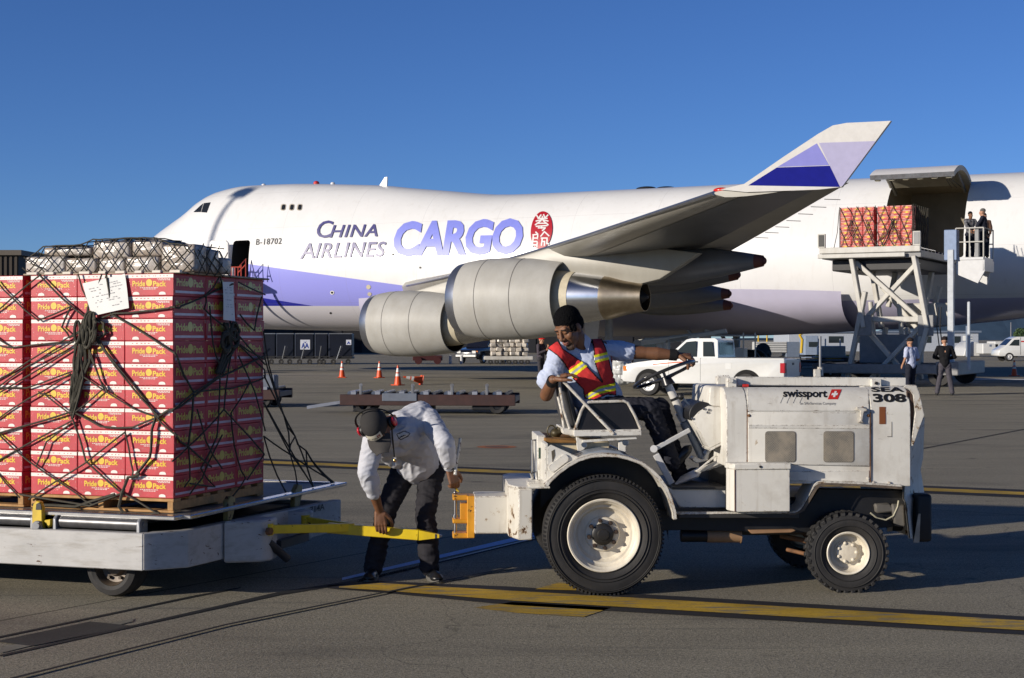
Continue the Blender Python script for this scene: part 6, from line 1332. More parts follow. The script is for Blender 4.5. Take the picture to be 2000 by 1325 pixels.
# watch, badge on a cord, chest label
d = (wL-eL).normalized(); c = eL.lerp(wL, .90); b = MB(); b.lathe([(.036, -.010), (.039, -.008), (.039, .008), (.036, .010)], c, d, 20); o = b.build('watch_strap', INK, None); o.data.transform(Matrix.Translation(-man.location)); o.parent = man
b = MB(); v = c+Vector((-.022, -.036, .004)); b.cyl(v, v+Vector((-.006, -.010, 0)), .020, .018, 18); o2 = b.build('watch_face', STEEL, None); o2.data.transform(Matrix.Translation(-man.location)); o2.parent = o
b = MB(); b.tube([W(765, 826, 10.60), W(766, 850, 10.62), W(769, 880, 10.68), W(770, 893, 10.70)], .006, 6); o = b.build('neck_cord', INK, None); o.data.transform(Matrix.Translation(-man.location)); o.parent = man
b = MB(); b.box(W(766, 910, 10.70), W(774, 893, 10.704), 0, .001); b.ell(W(771, 900, 10.695), (.012, .006, .013), 1, 10, 6); o2 = b.build('badge', [mat('clear_badge', (.5, .5, .5), .2), mat('brass_clip', (.75, .45, .16), .25, 1)], None); o2.data.transform(Matrix.Translation(-man.location)); o2.parent = o
def label_post(o):
    me = o.data; L0 = [(774, 848), (790, 841), (802, 847), (797, 853), (783, 860), (778, 857)]; L1 = [(776.5, 849), (790, 843), (799, 847.5), (796, 851.5), (783, 858), (779.5, 855.5)]
    for p in me.polygons:
        if facing(p):
            q = pxy(p.center)
            if inside(q, L0): p.material_index = 1 if not inside(q, L1) else (1 if abs((q[1]-852.5)+(q[0]-786)*.45) < 1.1 and 780 < q[0] < 792 else 2)
jk = [o for o in man.children if o.name.startswith('jacket')][0]
jk.data.materials.append(cloth('label_black', (.015, .015, .018))); jk.data.materials.append(cloth('label_white', (.66, .66, .66)))
jk.data.transform(Matrix.Translation(man.location)); label_post(jk); jk.data.transform(Matrix.Translation(-man.location))
# radio aerial / white handle behind the hand
st_ = MB(); st_.tube([W(899, 856, 10.80), W(896, 880, 10.79), W(891, 905, 10.78), W(889, 928, 10.77)], [.010, .011, .010, .012], 8); o = st_.build('hitch_release_rod', mat('rod_white', (.62, .60, .55), .4, rust=(.55, 30)))
o.parent = tug; o.data.transform(TF.I)
# ------------------------------------------------------------------ main deck loader under the side cargo door
LP0 = W(1606, 490, 57.3); LF = Frame((LP0.x, LP0.y, 0), R(-28)); LZ = LP0.z
ldr = thing('cargo_loader', 'tall pale scissor lift cargo loader raised to the open side cargo door', 'cargo loader', LF.loc, LF.rz)
LW = mat('loader_pale_paint', (.56, .545, .50), .45, var=.08, scale=3, dirt=((.25, .2, .14), .45, 2.5)); LB = mat('loader_grey', (.25, .25, .25), .5, var=.15)
xr_ = LF.y(1798, 490, 0).x
b = MB(); b.box((-.1, -.05, LZ-.12), (xr_, .12, LZ+.10), 0, .02); b.box((-.15, -.1, LZ-.30), (xr_*.85, .0, LZ-.14), 0, .02); b.build('front_beam', LW, ldr)
b = MB(); b.box((-.05, .1, LZ-.32), (xr_, 6.3, LZ-.06), 0, .02); b.build('platform', LB, ldr)
for k in range(10):
    b = MB(); b.cyl((.1, .4+.6*k, LZ-.02), (xr_-.1, .4+.6*k, LZ-.02), .06, n=8); b.build('roller', ROLLER, ldr)
for x0, x1, m in ((-.16, .12, BLACK), (xr_-.27, xr_+.0, LW)):
    b = MB(); b.box((x0, -.06, LZ+.1), (x1, .06, LZ+.62), 0, .01); po = b.build('guide_post', LW, ldr)
    b = MB(); b.box((x0+.04, -.08, LZ+.15), (x1-.04, -.062, LZ+.58), 0); b.build('post_panel', m if m is BLACK else LB, po)
def lb(name, p, q, y, a=.26, bb=.16, m=LW): b = MB(); b.beam(LF.y(*p, y), LF.y(*q, y), bb, a, 0, .02, up=(0, 1, 0)); return b.build(name, m, ldr)
for y in (.5, 3.0):
    o = lambda p: p
    lb('scissor_arm', (1672, 512), (1806, 632), y); lb('scissor_arm', (1794, 512), (1682, 632), y+.2); lb('scissor_arm', (1684, 634), (1778, 742), y+.2); lb('scissor_arm', (1806, 630), (1700, 742), y)
    lb('leg', (1664, 505), (1688, 640), y-.3, .34); lb('leg', (1786, 500), (1812, 640), y-.3, .42)
    lb('leg', (1690, 570), (1655, 742), y-.32, .28); lb('leg', (1812, 640), (1782, 742), y-.32, .34)
    lb('cross_tie', (1684, 624), (1808, 624), y-.1, .24, .2)
    for p in ((1688, 634), (1808, 634)):
        v = LF.y(*p, y-.35); b = MB(); b.box((v.x-.28, v.y-.04, v.z-.42), (v.x+.28, v.y+.04, v.z+.34), 0, .02); b.build('joint_plate', LB, ldr)
for p_, q_, y_, a_ in (((1700, 508), (1722, 640), 2.2, .3), ((1752, 520), (1735, 600), 3.4, .3), ((1722, 560), (1790, 640), 3.2, .24), ((1730, 640), (1712, 742), 2.4, .3), ((1770, 640), (1800, 742), 2.6, .3), ((1822, 520), (1800, 640), 3.4, .34), ((1836, 560), (1812, 650), 4.0, .3)): lb('brace', p_, q_, y_, a_)
b = MB(); b.box((.2, .6, LZ-.75), (xr_-.2, 5.5, LZ-.34), 0, .03); b.build('under_frame', BLACK, ldr)
b = MB(); v = LF.y(1800, 600, 3.6); b.box((v.x-.6, 3.5, 2.2), (v.x+1.1, 3.9, 3.1), 0, .05); b.build('lift_frame', LW, ldr)
b = MB(); b.box((-.3, -.3, .45), (xr_+1.2, .1, .8), 0, .03); b.box((-.3, 4.2, .45), (xr_+1.2, 4.5, .8), 0, .03); b.box((-.3, -.3, .45), (.1, 4.5, .8), 0, .03); b.box((xr_+.6, -.3, .42), (xr_+1.4, 4.5, .9), 0, .03); b.build('base_frame', LB, ldr)
for x in (.3, xr_+.7):
    for y in (-.05, 4.3):
        b = MB(); b.lathe([(.2, -.13), (.4, -.14), (.44, 0), (.4, .14), (.2, .13), (.05, .1)], (x, y, .44), (0, 1, 0), 20); b.build('wheel', RUBBER, ldr)
b = MB(); v = LF.y(1745, 690, 2.0); b.box((v.x-1.2, 1.6, .8), (v.x+1.0, 2.6, 1.9), 0, .04); b.build('engine_box', mat('loader_blue_grey', (.20, .23, .27), .5), ldr)
for px in (1700, 1755):
    b = MB(); v0 = LF.y(px, 590, 1.8); v1 = LF.y(px+14, 730, 1.8); b.cyl(v0, v1, .09, n=12); b.build('hydraulic_ram', LW, ldr)
MX = LF.y(1858, 520, .4).x
b = MB(); b.box((MX-.12, .3, .6), (MX+.10, .5, LF.y(1858, 488, .4).z), 0, .02); b.box((MX+.58, .3, .6), (MX+.68, .4, LF.y(1858, 590, .4).z), 0, .02); b.build('mast', mat('mast_pale_blue', (.48, .51, .55), .4), ldr)
b = MB(); b.tube([LF.y(*p, .3) for p in [(1838, 600), (1836, 640), (1842, 690)]], .022, 8); b.tube([LF.y(*p, .32) for p in [(1832, 600), (1830, 640), (1836, 690)]], .02, 8); b.build('hydraulic_hoses', INK, ldr)
OXa, OXb = LF.y(1868, 505, .6).x, LF.y(1922, 505, .6).x; OZ = LF.y(1890, 503, .6).z
opw = LF.M @ Vector(((OXa+OXb)/2, 1.3, OZ))
b = MB(); b.box((OXa, .5, OZ-.10), (OXb, 2.3, OZ), 0, .01); b.prism([(OXa, OZ-.1), (OXb, OZ-.1), (OXb+.05, OZ-.5), (OXb-.2, OZ-.95), (OXa, OZ-.6)], .52, .62, 0, 1, .01); b.prism([(OXa, OZ-.1), (OXb, OZ-.1), (OXb-.2, OZ-.95), (OXa, OZ-.6)], 2.2, 2.28, 0, 1, .01); b.box((OXb-.03, .52, OZ-.5), (OXb+.03, 2.28, OZ-.1), 0); ob = b.build('operator_platform', mat('loader_off_white', (.62, .62, .62), .4, var=.06), ldr)
for y in (.5, 2.28):
    for h in (.55, 1.05):
        b = MB(); b.tube([(OXa, y, OZ+h), (OXb, y, OZ+h)], .025, 6); b.build('rail', LW, ob)
    for x in (OXa, (OXa+OXb)/2, OXb):
        b = MB(); b.tube([(x, y, OZ), (x, y, OZ+1.05)], .025, 6); b.build('rail_post', LW, ob)
b = MB(); b.tube([(OXb, .5, OZ+1.05), (OXb, 2.28, OZ+1.05)], .03, 6); b.build('rail', BLACK, ob)
b = MB(); b.box((OXb-.32, .55, OZ), (OXb-.18, .75, OZ+1.0), 0, .01); b.build('rail_panel', LB, ob)
b = MB(); v = LF.y(1858, 470, .5); b.box((MX-.25, .35, OZ-.1), (MX+.2, .8, OZ+1.0), 0, .02); b.build('control_console', mat('console_blue', (.20, .27, .42), .4), ob)
# cartons on the loader platform
SC0 = None; XU0, XU1 = LF.y(1641, 470, .55).x, LF.y(1783, 470, .55).x; CW2 = (XU1-XU0-.12)/6; UH = (LF.y(1700, 404, .55).z-LZ-.06)/9
def small_carton():
    b = MB(); b.box((-CW2/2+.006, 0, 0), (CW2/2-.006, .5, UH-.006), 0, .006)
    b.quad((-CW2*.4, -.003, UH*.78), (CW2*.42, -.003, UH*.78), (CW2*.42, -.003, UH*.93), (-CW2*.4, -.003, UH*.93), 2); b.quad((-CW2*.3, -.003, UH*.4), (CW2*.3, -.003, UH*.4), (CW2*.3, -.003, UH*.62), (-CW2*.3, -.003, UH*.62), 3)
    b.poly([(CW2*.13*math.cos(R(a)), -.005, UH*.52+UH*.22*math.sin(R(a))) for a in range(0, 360, 40)], 1)
    b.quad((-CW2*.35, -.003, UH*.1), (-CW2*.1, -.003, UH*.1), (-CW2*.1, -.003, UH*.25), (-CW2*.35, -.003, UH*.25), 2)
    return b.build('fruit_carton', [mat('far_red_card', (.52, .05, .045), .5, var=.12), CYEL, mat('far_pale_print', (.66, .36, .30), .5), mat('far_orange_print', (.66, .26, .05), .5)], None, fixn=False)
G2 = 'red fruit cartons on the loader platform'
CO = ['first', 'second', 'third', 'fourth', 'fifth', 'sixth']
for k in range(9):
    for c in range(6):
        if SC0 is None: SC0 = small_carton(); o = SC0
        else: o = SC0.copy(); COL.objects.link(o)
        x = XU0+CW2*(c+.5)+(.12 if c > 2 else 0); o.location = LF.M @ Vector((x, .5, LZ+.06+UH*(8-k))); o.rotation_euler = (0, 0, LF.rz+rnd.uniform(-.01, .01))
        tag(o, 'carton on the raised loader, %s column from left, %s' % (CO[c], (ordn(k) if k < 8 else 'bottom layer')), 'carton', G2)
    for d in range(3):
        o = SC0.copy(); COL.objects.link(o); o.location = LF.M @ Vector((XU1-.5, 1.0+.22+.45*d+(.25 if d else 0), LZ+.06+UH*(8-k))); o.rotation_euler = (0, 0, LF.rz+R(90)); tag(o, 'carton on the shaded side of the loader, %s row, %s' % (CO[d], (ordn(k) if k < 8 else 'bottom layer')), 'carton', G2)
b = MB(); b.box((XU0-.15, .35, LZ+.03), (XU1+.3, 2.9, LZ+.055)); o = b.build('aircraft_pallet', mat('rail_aluminium', (.5, .5, .5), .3)); o.matrix_world = LF.M; tag(o, 'air cargo pallet under the red cartons on the raised loader', 'pallet')
b = MB(); rr2 = random.Random(8)
for c in range(9):
    x = XU0+(XU1-XU0)*c/8
    for sg in (1, -1):
        pts = [Vector((max(XU0, min(XU1, x+sg*.7*t_+rr2.uniform(-.04, .04))), .46, LZ+.08+UH*9*t_)) for t_ in [i/8 for i in range(9)]]; b.tube(pts, .011, 4)
for cx in (XU0+.42, XU0+2.0):
    for k in range(5): b.tube([(cx+rr2.uniform(-.08, .08), .43, LZ+UH*6.6), (cx+rr2.uniform(-.15, .15), .42, LZ+UH*5), (cx+rr2.uniform(-.6, .6), .44, LZ+UH*rr2.uniform(.5, 2.5))], .010, 5)
b.tube([Vector((XU0+2.0-1.0*t_, .42, LZ+.1+UH*(6*abs(1-2*t_)**1.5))) for t_ in [i/10*1.0 for i in range(11)]], .02, 5)
for c in range(8):
    y = .55+c*.3
    for sg in (1, -1): b.tube([Vector((XU1+.04, max(.5, min(2.8, y+sg*.6*t_)), LZ+.1+UH*9*t_)) for t_ in (0, .5, 1)], .014, 4)
b.tube([(XU0-.02, .5, LZ+UH*9), (XU0-.08, .45, LZ+UH*4), (XU0-.2, .4, LZ+.08)], .014, 4)
o = b.build('cargo_net', mat('net_cord', (.055, .050, .036), .85)); o.matrix_world = LF.M; tag(o, 'dark cargo net over the carton load on the raised loader', 'cargo net')
# ------------------------------------------------------------------ distant people
def standing(label, foot, face, top, legs, capc, h=1.76, arms=((-.28, .02, .95), (.28, .02, .95)), spread=.12, vox=.016, skin=SKIN3, sleeves=True, elbows=None, collar=None, hair=None):
    """foot: ground point, face: unit direction he looks; local frame x = his left, y = forward"""
    k = h/1.76; root = thing('person', label, 'person', foot); f = Vector((face[0], face[1], 0)).normalized(); s = Vector((-f.y, f.x, 0)); u = Vector((0, 0, 1)); P = lambda a, b_, c: Vector(foot)+(s*a+f*b_+u*c)*k
    HBn = basis(f, s); hc = P(0, .03, 1.63)
    sh = [P(sg*.18, 0, 1.43) for sg in (-1, 1)]; hd = [P(*a) for a in arms]; el = [P(*elbows[i]) if elbows else (sh[i].lerp(hd[i], .52)+s*(.05*(-1 if i == 0 else 1))) for i in (0, 1)]
    hp = [P(sg*.09, 0, .90) for sg in (-1, 1)]; kn = [P(sg*(spread+.09)/2, .03, .49) for sg in (-1, 1)]; an = [P(sg*spread, 0, .09) for sg in (-1, 1)]
    bp_ = head_prims(hc, HBn, k)+[('c', hc-u*.06, .058*k, P(0, -.01, 1.40), .065*k), ('c', P(0, 0, 1.30), .13*k, P(0, 0, .98), .12*k)]
    for i in (0, 1):
        bp_ += [('ch', [(sh[i], .05*k), (el[i], .042*k), (hd[i], .03*k)]), ('ch', [(hp[i], .08*k), (kn[i], .055*k), (an[i], .04*k)])]; d = (hd[i]-el[i]).normalized(); bp_ += hand_prims(hd[i], d, s*(1 if i else -1)+f*.3, (.3, .4, .3), 1.05*k, 1 if i else -1)
    blob('body', bp_, vox*.8, [skin, LIP, BEARD, BROW], root, 1)
    tp = [('ch', [(P(-.07, 0, 1.36), .125*k), (P(0, 0, 1.15), .145*k), (P(0, 0, .95), .145*k)]), ('c', P(.07, 0, 1.36), .125*k, P(0, 0, 1.1), .14*k), ('c', sh[0], .075*k, sh[1], .075*k)]
    for i in (0, 1): tp.append(('ch', [(sh[i], .072*k), (sh[i].lerp(el[i], .5), .066*k)]+([(el[i], .058*k), (el[i].lerp(hd[i], .85), .045*k)] if sleeves else [(sh[i].lerp(el[i], .75), .066*k)])))
    blob('jacket' if sleeves else 'shirt', tp, vox, top, root, 2, fold=(.008, 9, None))
    blob('trousers', [('c', hp[0], .11*k, hp[1], .11*k)]+[('ch', [(hp[i], .10*k), (kn[i], .078*k), (an[i]+u*.02, .068*k)]) for i in (0, 1)], vox, legs, root, 2, fold=(.008, 9, None))
    for i in (0, 1): blob('shoe', [('c', an[i]-u*.05*k, .042*k, an[i]+f*.15*k-u*.05*k, .036*k)], vox, SHOE, root, 1)
    if capc: blob('cap', [('e', hc+HBn @ Vector((-.003, 0, .075))*k, (.108*k, .09*k, .085*k), HBn), ('e', hc+HBn @ Vector((.12, 0, .06))*k, (.07*k, .06*k, .012*k), HBn)], vox*.8, capc, root, 1)
    else: blob('hair', [('e', hc+HBn @ Vector((-.015, 0, .07))*k, (.105*k, .084*k, .09*k), HBn)], vox*.8, hair or HAIR, root, 1)
    if collar: blob('collar', [('c', hc-u*.13*k-s*.03, .062*k, hc-u*.13*k+s*.03, .062*k)], vox*.8, collar, root, 1)
    return root
NAVYC = cloth('navy_uniform', (.018, .02, .032)); GREYC = cloth('grey_trousers', (.075, .07, .085)); BLKC = cloth('black_sweater', (.010, .010, .012)); LBLUE = cloth('light_blue_shirt', (.46, .50, .66)); WHC = cloth('white_collar', (.7, .7, .7)); DCAP = cloth('dark_cap', (.02, .015, .015)); RCAP = cloth('red_cap', (.62, .02, .02))
standing('man in black sweater and grey trousers standing with legs apart, seen from behind', G(1845, 773), (.12, 1), BLKC, GREYC, DCAP, 1.78, ((-.10, .26, 1.10), (.10, .26, 1.10)), .22, elbows=((-.30, .02, 1.16), (.30, .02, 1.16)), collar=WHC)
standing('man in light blue shirt standing by the loader behind the tractor nose', G(1779, 774), (-.5, .8), LBLUE, NAVYC, DCAP, 1.74, ((-.20, .20, 1.02), (.25, .10, .95)), .10, sleeves=False, elbows=((-.28, -.04, 1.12), (.27, -.03, 1.14)))
standing('man with a red cap and dark jacket standing behind the seated driver', G(1056, 748), (.85, -.5), cloth('dusk_grey_jacket', (.07, .06, .075)), cloth('dark_grey_trousers', (.045, .043, .05)), RCAP, 1.80, ((-.10, .30, 1.25), (.05, .30, 1.38)), .10, elbows=((-.27, .05, 1.12), (.26, .1, 1.12)))
fo_ = lambda x, y: LF.M @ Vector((x, y, OZ+.005))
standing('dark clad man with grey hair standing on the loader operator platform', fo_(OXa+.85, 1.1), (-.8, .4), NAVYC, NAVYC, None, 1.76, ((-.2, .2, 1.0), (.2, .25, 1.0)), .12, hair=cloth('grey_hair', (.12, .11, .10)))
standing('man in black and white vest at the loader controls on the operator platform', fo_(OXa+.30, 1.5), (.2, -1), [cloth('black_white_vest', (.12, .12, .13), .9)], NAVYC, None, 1.70, ((-.16, .28, 1.05), (.16, .28, 1.05)), .10, skin=SKIN1)
standing('man half hidden between two others on the loader operator platform', fo_(OXa+.72, 2.0), (-.3, -1), cloth('brown_jacket', (.09, .05, .035)), NAVYC, None, 1.66, ((-.2, .1, .95), (.2, .1, .95)), .10)
# ------------------------------------------------------------------ boarding stairs at the nose door
BF = Frame(tuple(FS(455, 545, 0)*0) if False else (AF.M @ Vector((9.2, -3.2, 0))).to_tuple()[:2]+(0,), AF.rz)
bs = thing('boarding_stairs', 'aircraft boarding stairs with red hand rails at the forward door', 'stairs', BF.loc, BF.rz)
b = MB(); b.box((-1.6, -1.9, 4.65), (1.5, .0, 4.78), 0, .02); b.build('landing', LW, bs)
RR_ = mat('rail_red', (.42, .06, .035), .45); DR_ = mat('rail_dark', (.05, .04, .06), .5)
def rail_(pts, m, r=.03): b = MB(); b.tube([BF.y(*p, -.75) for p in pts], r, 6); return b.build('hand_rail', m, bs)
rail_([(452, 541), (452, 522), (471, 522)], RR_); rail_([(459, 541), (459, 522)], RR_); rail_([(465, 541), (465, 524), (480, 506), (480, 541)], RR_); rail_([(465, 533), (480, 517)], RR_); rail_([(471, 541), (471, 518)], RR_)
rail_([(396, 535), (402, 511), (405, 509), (405, 535)], DR_); rail_([(396, 524), (405, 513)], DR_); rail_([(405, 527), (419, 520), (421, 540)], DR_); rail_([(425, 540), (446, 520)], DR_); rail_([(488, 541), (491, 509), (498, 541)], mat('stand_blue', (.06, .06, .18), .5)); rail_([(488, 530), (496, 530)], mat('stand_blue', (.06, .06, .18), .5))
b = MB(); v = BF.y(456, 532, -.6); b.cyl(v-Vector((0, 0, .25)), v+Vector((0, 0, .25)), .09, n=12); b.build('extinguisher', mat('pale_can', (.6, .6, .6), .4), bs)
for x in (-1.4, 1.3):
    for y in (-1.8, -.2): b = MB(); b.beam((x, y, .3), (x, y, 4.65), .12, .12); b.build('support_leg', LW, bs)
b = MB(); b.box((-1.6, -2.0, .35), (1.5, 0, .6), 0, .03); b.build('chassis', LB, bs)
for k in range(14): b = MB(); b.box((-1.6-.28*(k+1), -1.5, 4.6-.31*(k+1)), (-1.6-.28*k, -.4, 4.64-.31*(k+1))); b.build('step', LW, bs)
# ------------------------------------------------------------------ traffic cones
CONE = mat('cone_orange', (.72, .085, .012), .45, var=.08); CWH = mat('cone_reflective', (.72, .70, .66), .4, var=.06)
def make_cone(h=.74):
    root = thing('traffic_cone', 'c', 'traffic cone'); b = MB(); b.box((-.19, -.19, 0), (.19, .19, .035), 0, .012); b.build('base', CONE, root)
    b = MB(); r = lambda z: .14-.115*(z-.03)/(h-.03); zs = [.03, .30, .302, .40, .402, .50, .502, .62, .622, h]
    for z0, z1, mi in ((.03, .34, 0), (.34, .44, 1), (.44, .49, 0), (.49, .64, 1), (.64, h, 0)): b.lathe([(r(z0), z0), (r(z1), z1)], (0, 0, 0), (0, 0, 1), 24, mi)
    b.lathe([(r(h), h), (r(h)*.6, h), (r(h)*.5, h-.05)], (0, 0, 0), (0, 0, 1), 24, 0); b.build('cone_body', [CONE, CWH], root); return root
cn = make_cone(); GC = 'orange traffic cones on the apron'
cn.location = G(668, 738); tag(cn, 'orange cone standing farthest left under the aircraft nose', 'traffic cone', GC)
for px, py, lab in ((741, 738.5, 'orange cone standing left of the inner engine intake'), (777, 753, 'orange cone standing beside the toppled cone'), (1981, 735, 'orange cone standing in shade near the white van')):
    dup(cn, None, G(px, py), rnd.uniform(0, 1), lab)
c2 = dup(cn, None, G(824, 752)+Vector((0, 0, .17)), 0, 'orange cone toppled on its side on the apron'); c2.rotation_euler = (0, R(-79), R(22))
# ------------------------------------------------------------------ empty roller dolly
QF = Frame((G(1008, 808).x-.02, 34.9, 0), R(-4)); BRN = mat('dolly_red_brown', (.050, .020, .016), .6, var=.25, scale=5, dirt=((.03, .02, .02), .5, 4))
def roller_dolly(lab, loc, rz, full=True):
    r = thing('roller_dolly', lab, 'dolly', loc, rz, 'empty roller dollies on the apron'); L = 4.03
    b = MB(); b.box((-L, 0, .20), (0, .10, .45), 0, .01); b.build('side_frame', BRN, r); b = MB(); b.box((-L, 1.5, .20), (0, 1.6, .45), 0, .01); b.build('side_frame', BRN, r)
    b = MB(); b.box((-L, .1, .28), (-.0, 1.5, .40), 0); b.build('bed', mat('bed_grey', (.10, .11, .13), .5), r)
    for k in range(14):
        x = -.2-k*(L-.4)/13; b = MB(); b.cyl((x, .12, .47), (x, 1.48, .47), .05, n=10); b.build('roller', STEEL if k % 3 else ROLLER, r)
        if k % 2: b = MB(); b.box((x+.05, .05, .44), (x+.17, .16, .52), 0, .008); b.build('roller_bracket', mat('bracket_pale', (.26, .28, .33), .4), r)
    for x in (-3.55, -2.35, -1.45, -.65):
        b = MB(); b.box((x-.03, .02, .44), (x+.03, .06, .66), 0, .01); b.cyl((x, .03, .66), (x, .05, .66), .045, n=14); b.build('pallet_stop', GREYST, r)
    for x in (-.42, -3.5):
        for y in (.16, 1.3): b = MB(); b.lathe([(.1, -.08), (.17, -.09), (.20, 0), (.17, .09), (.1, .08), (.03, .06)], (x, y, .20), (0, 1, 0), 24); b.build('wheel', RUBBER, r)
    b = MB(); b.box((-1.0, .1, .09), (-.3, .6, .2), 0, .02); b.box((-2.3, .3, .06), (-1.9, .7, .2), 0, .01); b.box((-3.75, .15, .05), (-3.5, .6, .2), 0, .01); b.build('undercarriage', BLACK, r)
    b = MB(); b.beam((-L, .8, .26), (-L-.9, .7, .12), .09, .07); b.build('tow_bar', mat('bracket_pale', (.26, .28, .33), .4), r)
    b = MB(); b.box((-3.05, -.02, .30), (-2.25, .0, .48), 0, .01); b.build('side_panel', mat('panel_blue_grey', (.15, .17, .21), .5), r); return r
roller_dolly('empty red brown roller dolly standing behind the bending worker', QF.loc, QF.rz); v = G(545, 797)
rd2 = roller_dolly('empty red brown roller dolly mostly hidden behind the red carton stack', (v.x, v.y, 0), R(-4))
b = MB(); b.box((-.5, .1, .45), (-.12, .5, .80), 0, .03); b.cyl((-.45, .05, .9), (-.45, .2, .9), .06); o = b.build('coupling_box', mat('panel_blue_grey', (.15, .17, .21), .5), None); o.matrix_world = Matrix.Translation((v.x, v.y, .02)) @ Matrix.Rotation(R(-4), 4, 'Z'); tag(o, 'blue grey metal box on the end of the half hidden roller dolly', 'box')
# ------------------------------------------------------------------ vehicles
CARW = mat('car_white_paint', (.72, .72, .70), .22, var=.03, coat=.6); CGL = glass('car_glass', (.012, .014, .016), .06); TRIM = mat('car_trim', (.03, .03, .032), .5); CHROME = mat('chrome', (.6, .6, .6), .15, 1.0)
def car_wheel(par, x, y, r, s, m=None):
    b = MB(); b.lathe([(r*.62, s*.10), (r*.68, s*.115), (r*.93, s*.105), (r, s*.06), (r, -s*.08), (r*.9, -s*.1), (.05, -s*.08)], (x, y, r), (0, 1, 0), 32); w_ = b.build('wheel', RUBBER, par)
    b = MB(); b.lathe([(r*.64, .098*s), (r*.58, .10*s), (r*.52, .06*s), (r*.3, .05*s), (r*.2, .085*s), (.01, .09*s)], (x, y, r), (0, 1, 0), 32)
    b.build('rim', m or mat('rim_silver', (.6, .6, .6), .3, .6), w_)
    for k in range(8): a = k*math.pi/4; b = MB(); b.cb((x+r*.42*math.cos(a), y+s*.062, r+r*.42*math.sin(a)), (r*.12, .012, r*.12)); b.build('rim_slot', TRIM, w_)
def pickup(lab, loc, rz, paint=CARW, L=5.1, driver=True, beacon=False):
    """local x towards the rear, near side y = 0, width 1.75 away"""
    r = thing('pickup_truck', lab, 'pickup truck', loc, rz); Wd = 1.75; fw, rw, wr_ = .88, 3.95, .36
    def arch(cx): return [(cx+ .45*math.cos(R(a)), .36+.45*math.sin(R(a))) for a in range(180, -1, -15)]
    side = [(0, .48), (.05, .42)]+[(fw-.45, .40)]+arch(fw)[1:-1]+[(fw+.45, .38), (rw-.45, .38)]+arch(rw)[1:-1]+[(rw+.45, .42), (L-.02, .46), (L, 1.13), (L-.03, 1.16), (3.02, 1.16), (1.55, 1.16), (1.45, 1.14), (.5, 1.02), (.12, .95), (.02, .80)]
    b = MB(); b.prism(side, 0, Wd, 0, 1, .03, 2); body = b.build('body', paint, r, 40)
    b = MB(); b.box((3.05, .08, 1.10), (L-.08, Wd-.08, 1.165), 0); b.build('cargo_bed', TRIM, r)
    cabp = [(1.42, 1.15), (2.05, 1.70), (2.22, 1.74), (2.95, 1.74), (3.03, 1.68), (3.06, 1.15)]
    b = MB(); rings = []
    for yy, gr in ((.03, 0), (.14, 1), (Wd-.14, 1), (Wd-.03, 0)): rings.append([Vector((x, (yy if z < 1.3 else yy+(.06 if yy < .8 else -.06)*(1 if gr == 0 else 0)), z)) for x, z in cabp])
    b.loft(rings, 0, True, True, True); b.build('cab', paint, r, 30)
    def win(pts, y): b = MB(); b.poly([(x, y+(.085 if z > 1.4 else .025)-.006-.03, z) for x, z in pts]); b.build('window', CGL, r, fixn=False)
    b = MB(); b.prism([(1.58, 1.19), (2.08, 1.63), (2.38, 1.66), (2.40, 1.19)], .02, .05, 0, 1); b.build('window', CGL, r); b = MB(); b.prism([(2.60, 1.20), (2.60, 1.64), (2.88, 1.64), (2.96, 1.20)], .02, .05, 0, 1); b.build('window', CGL, r)
    b = MB(); b.poly([(1.50, .15, 1.21), (2.03, .18, 1.66), (2.03, Wd-.18, 1.66), (1.50, Wd-.15, 1.21)]); b.build('windscreen', CGL, r)
    b = MB(); b.poly([(3.062, .2, 1.25), (3.045, .2, 1.62), (3.045, Wd-.2, 1.62), (3.062, Wd-.2, 1.25)]); b.build('rear_window', CGL, r)
    for cx in (fw, rw):
        b = MB(); b.prism([(cx+.44*math.cos(R(a)), .36+.44*math.sin(R(a))) for a in range(0, 181, 15)]+[(cx-.44, .3), (cx+.44, .3)], -.002, .3, 0); b.build('wheel_arch', mat('arch_black', (.01, .01, .01), .9), r)
        car_wheel(r, cx, .05, wr_, -1); car_wheel(r, cx, Wd-.05, wr_, 1)
    b = MB(); b.box((-.10, .05, .45), (.10, Wd-.05, .66), 0, .04); b.build('front_bumper', mat('bumper_grey', (.35, .35, .35), .35, .5), r); b = MB(); b.box((L-.03, .1, .44), (L+.12, Wd-.1, .6), 0, .03); b.build('rear_bumper', CHROME, r)
    b = MB(); b.box((.04, -.004, .74), (.17, .1, .90), 0, .01); b.build('turn_signal', mat('amber_lens', (.7, .20, .01), .25), r); b = MB(); b.box((.0, .12, .72), (.06, .42, .90), 0, .01); b.build('headlight', mat('lamp_lens', (.7, .7, .68), .1), r); b = MB(); b.box((.0, Wd-.42, .72), (.06, Wd-.12, .90), 0, .01); b.build('headlight', mat('lamp_lens', (.7, .7, .68), .1), r)
    b = MB(); b.box((L-.14, -.006, .72), (L+.006, .16, 1.02), 0, .01); b.build('tail_lamp', mat('tail_red', (.42, .012, .02), .2), r); b = MB(); b.box((L-.1, Wd-.16, .72), (L+.006, Wd+.005, 1.02), 0, .01); b.build('tail_lamp', mat('tail_red', (.42, .012, .02), .2), r)
    b = MB(); b.box((L-.005, .2, .62), (L+.008, Wd-.2, 1.10), 0, .01); tg_ = b.build('tailgate', paint, r); b = MB(); b.box((L+.008, Wd/2-.1, .95), (L+.016, Wd/2+.1, 1.02), 0); b.build('handle', TRIM, tg_)
    for x in (1.52, 2.52): b = MB(); b.box((x-.004, -.003, .45), (x+.004, .006, 1.16)); b.build('door_joint', TRIM, r)
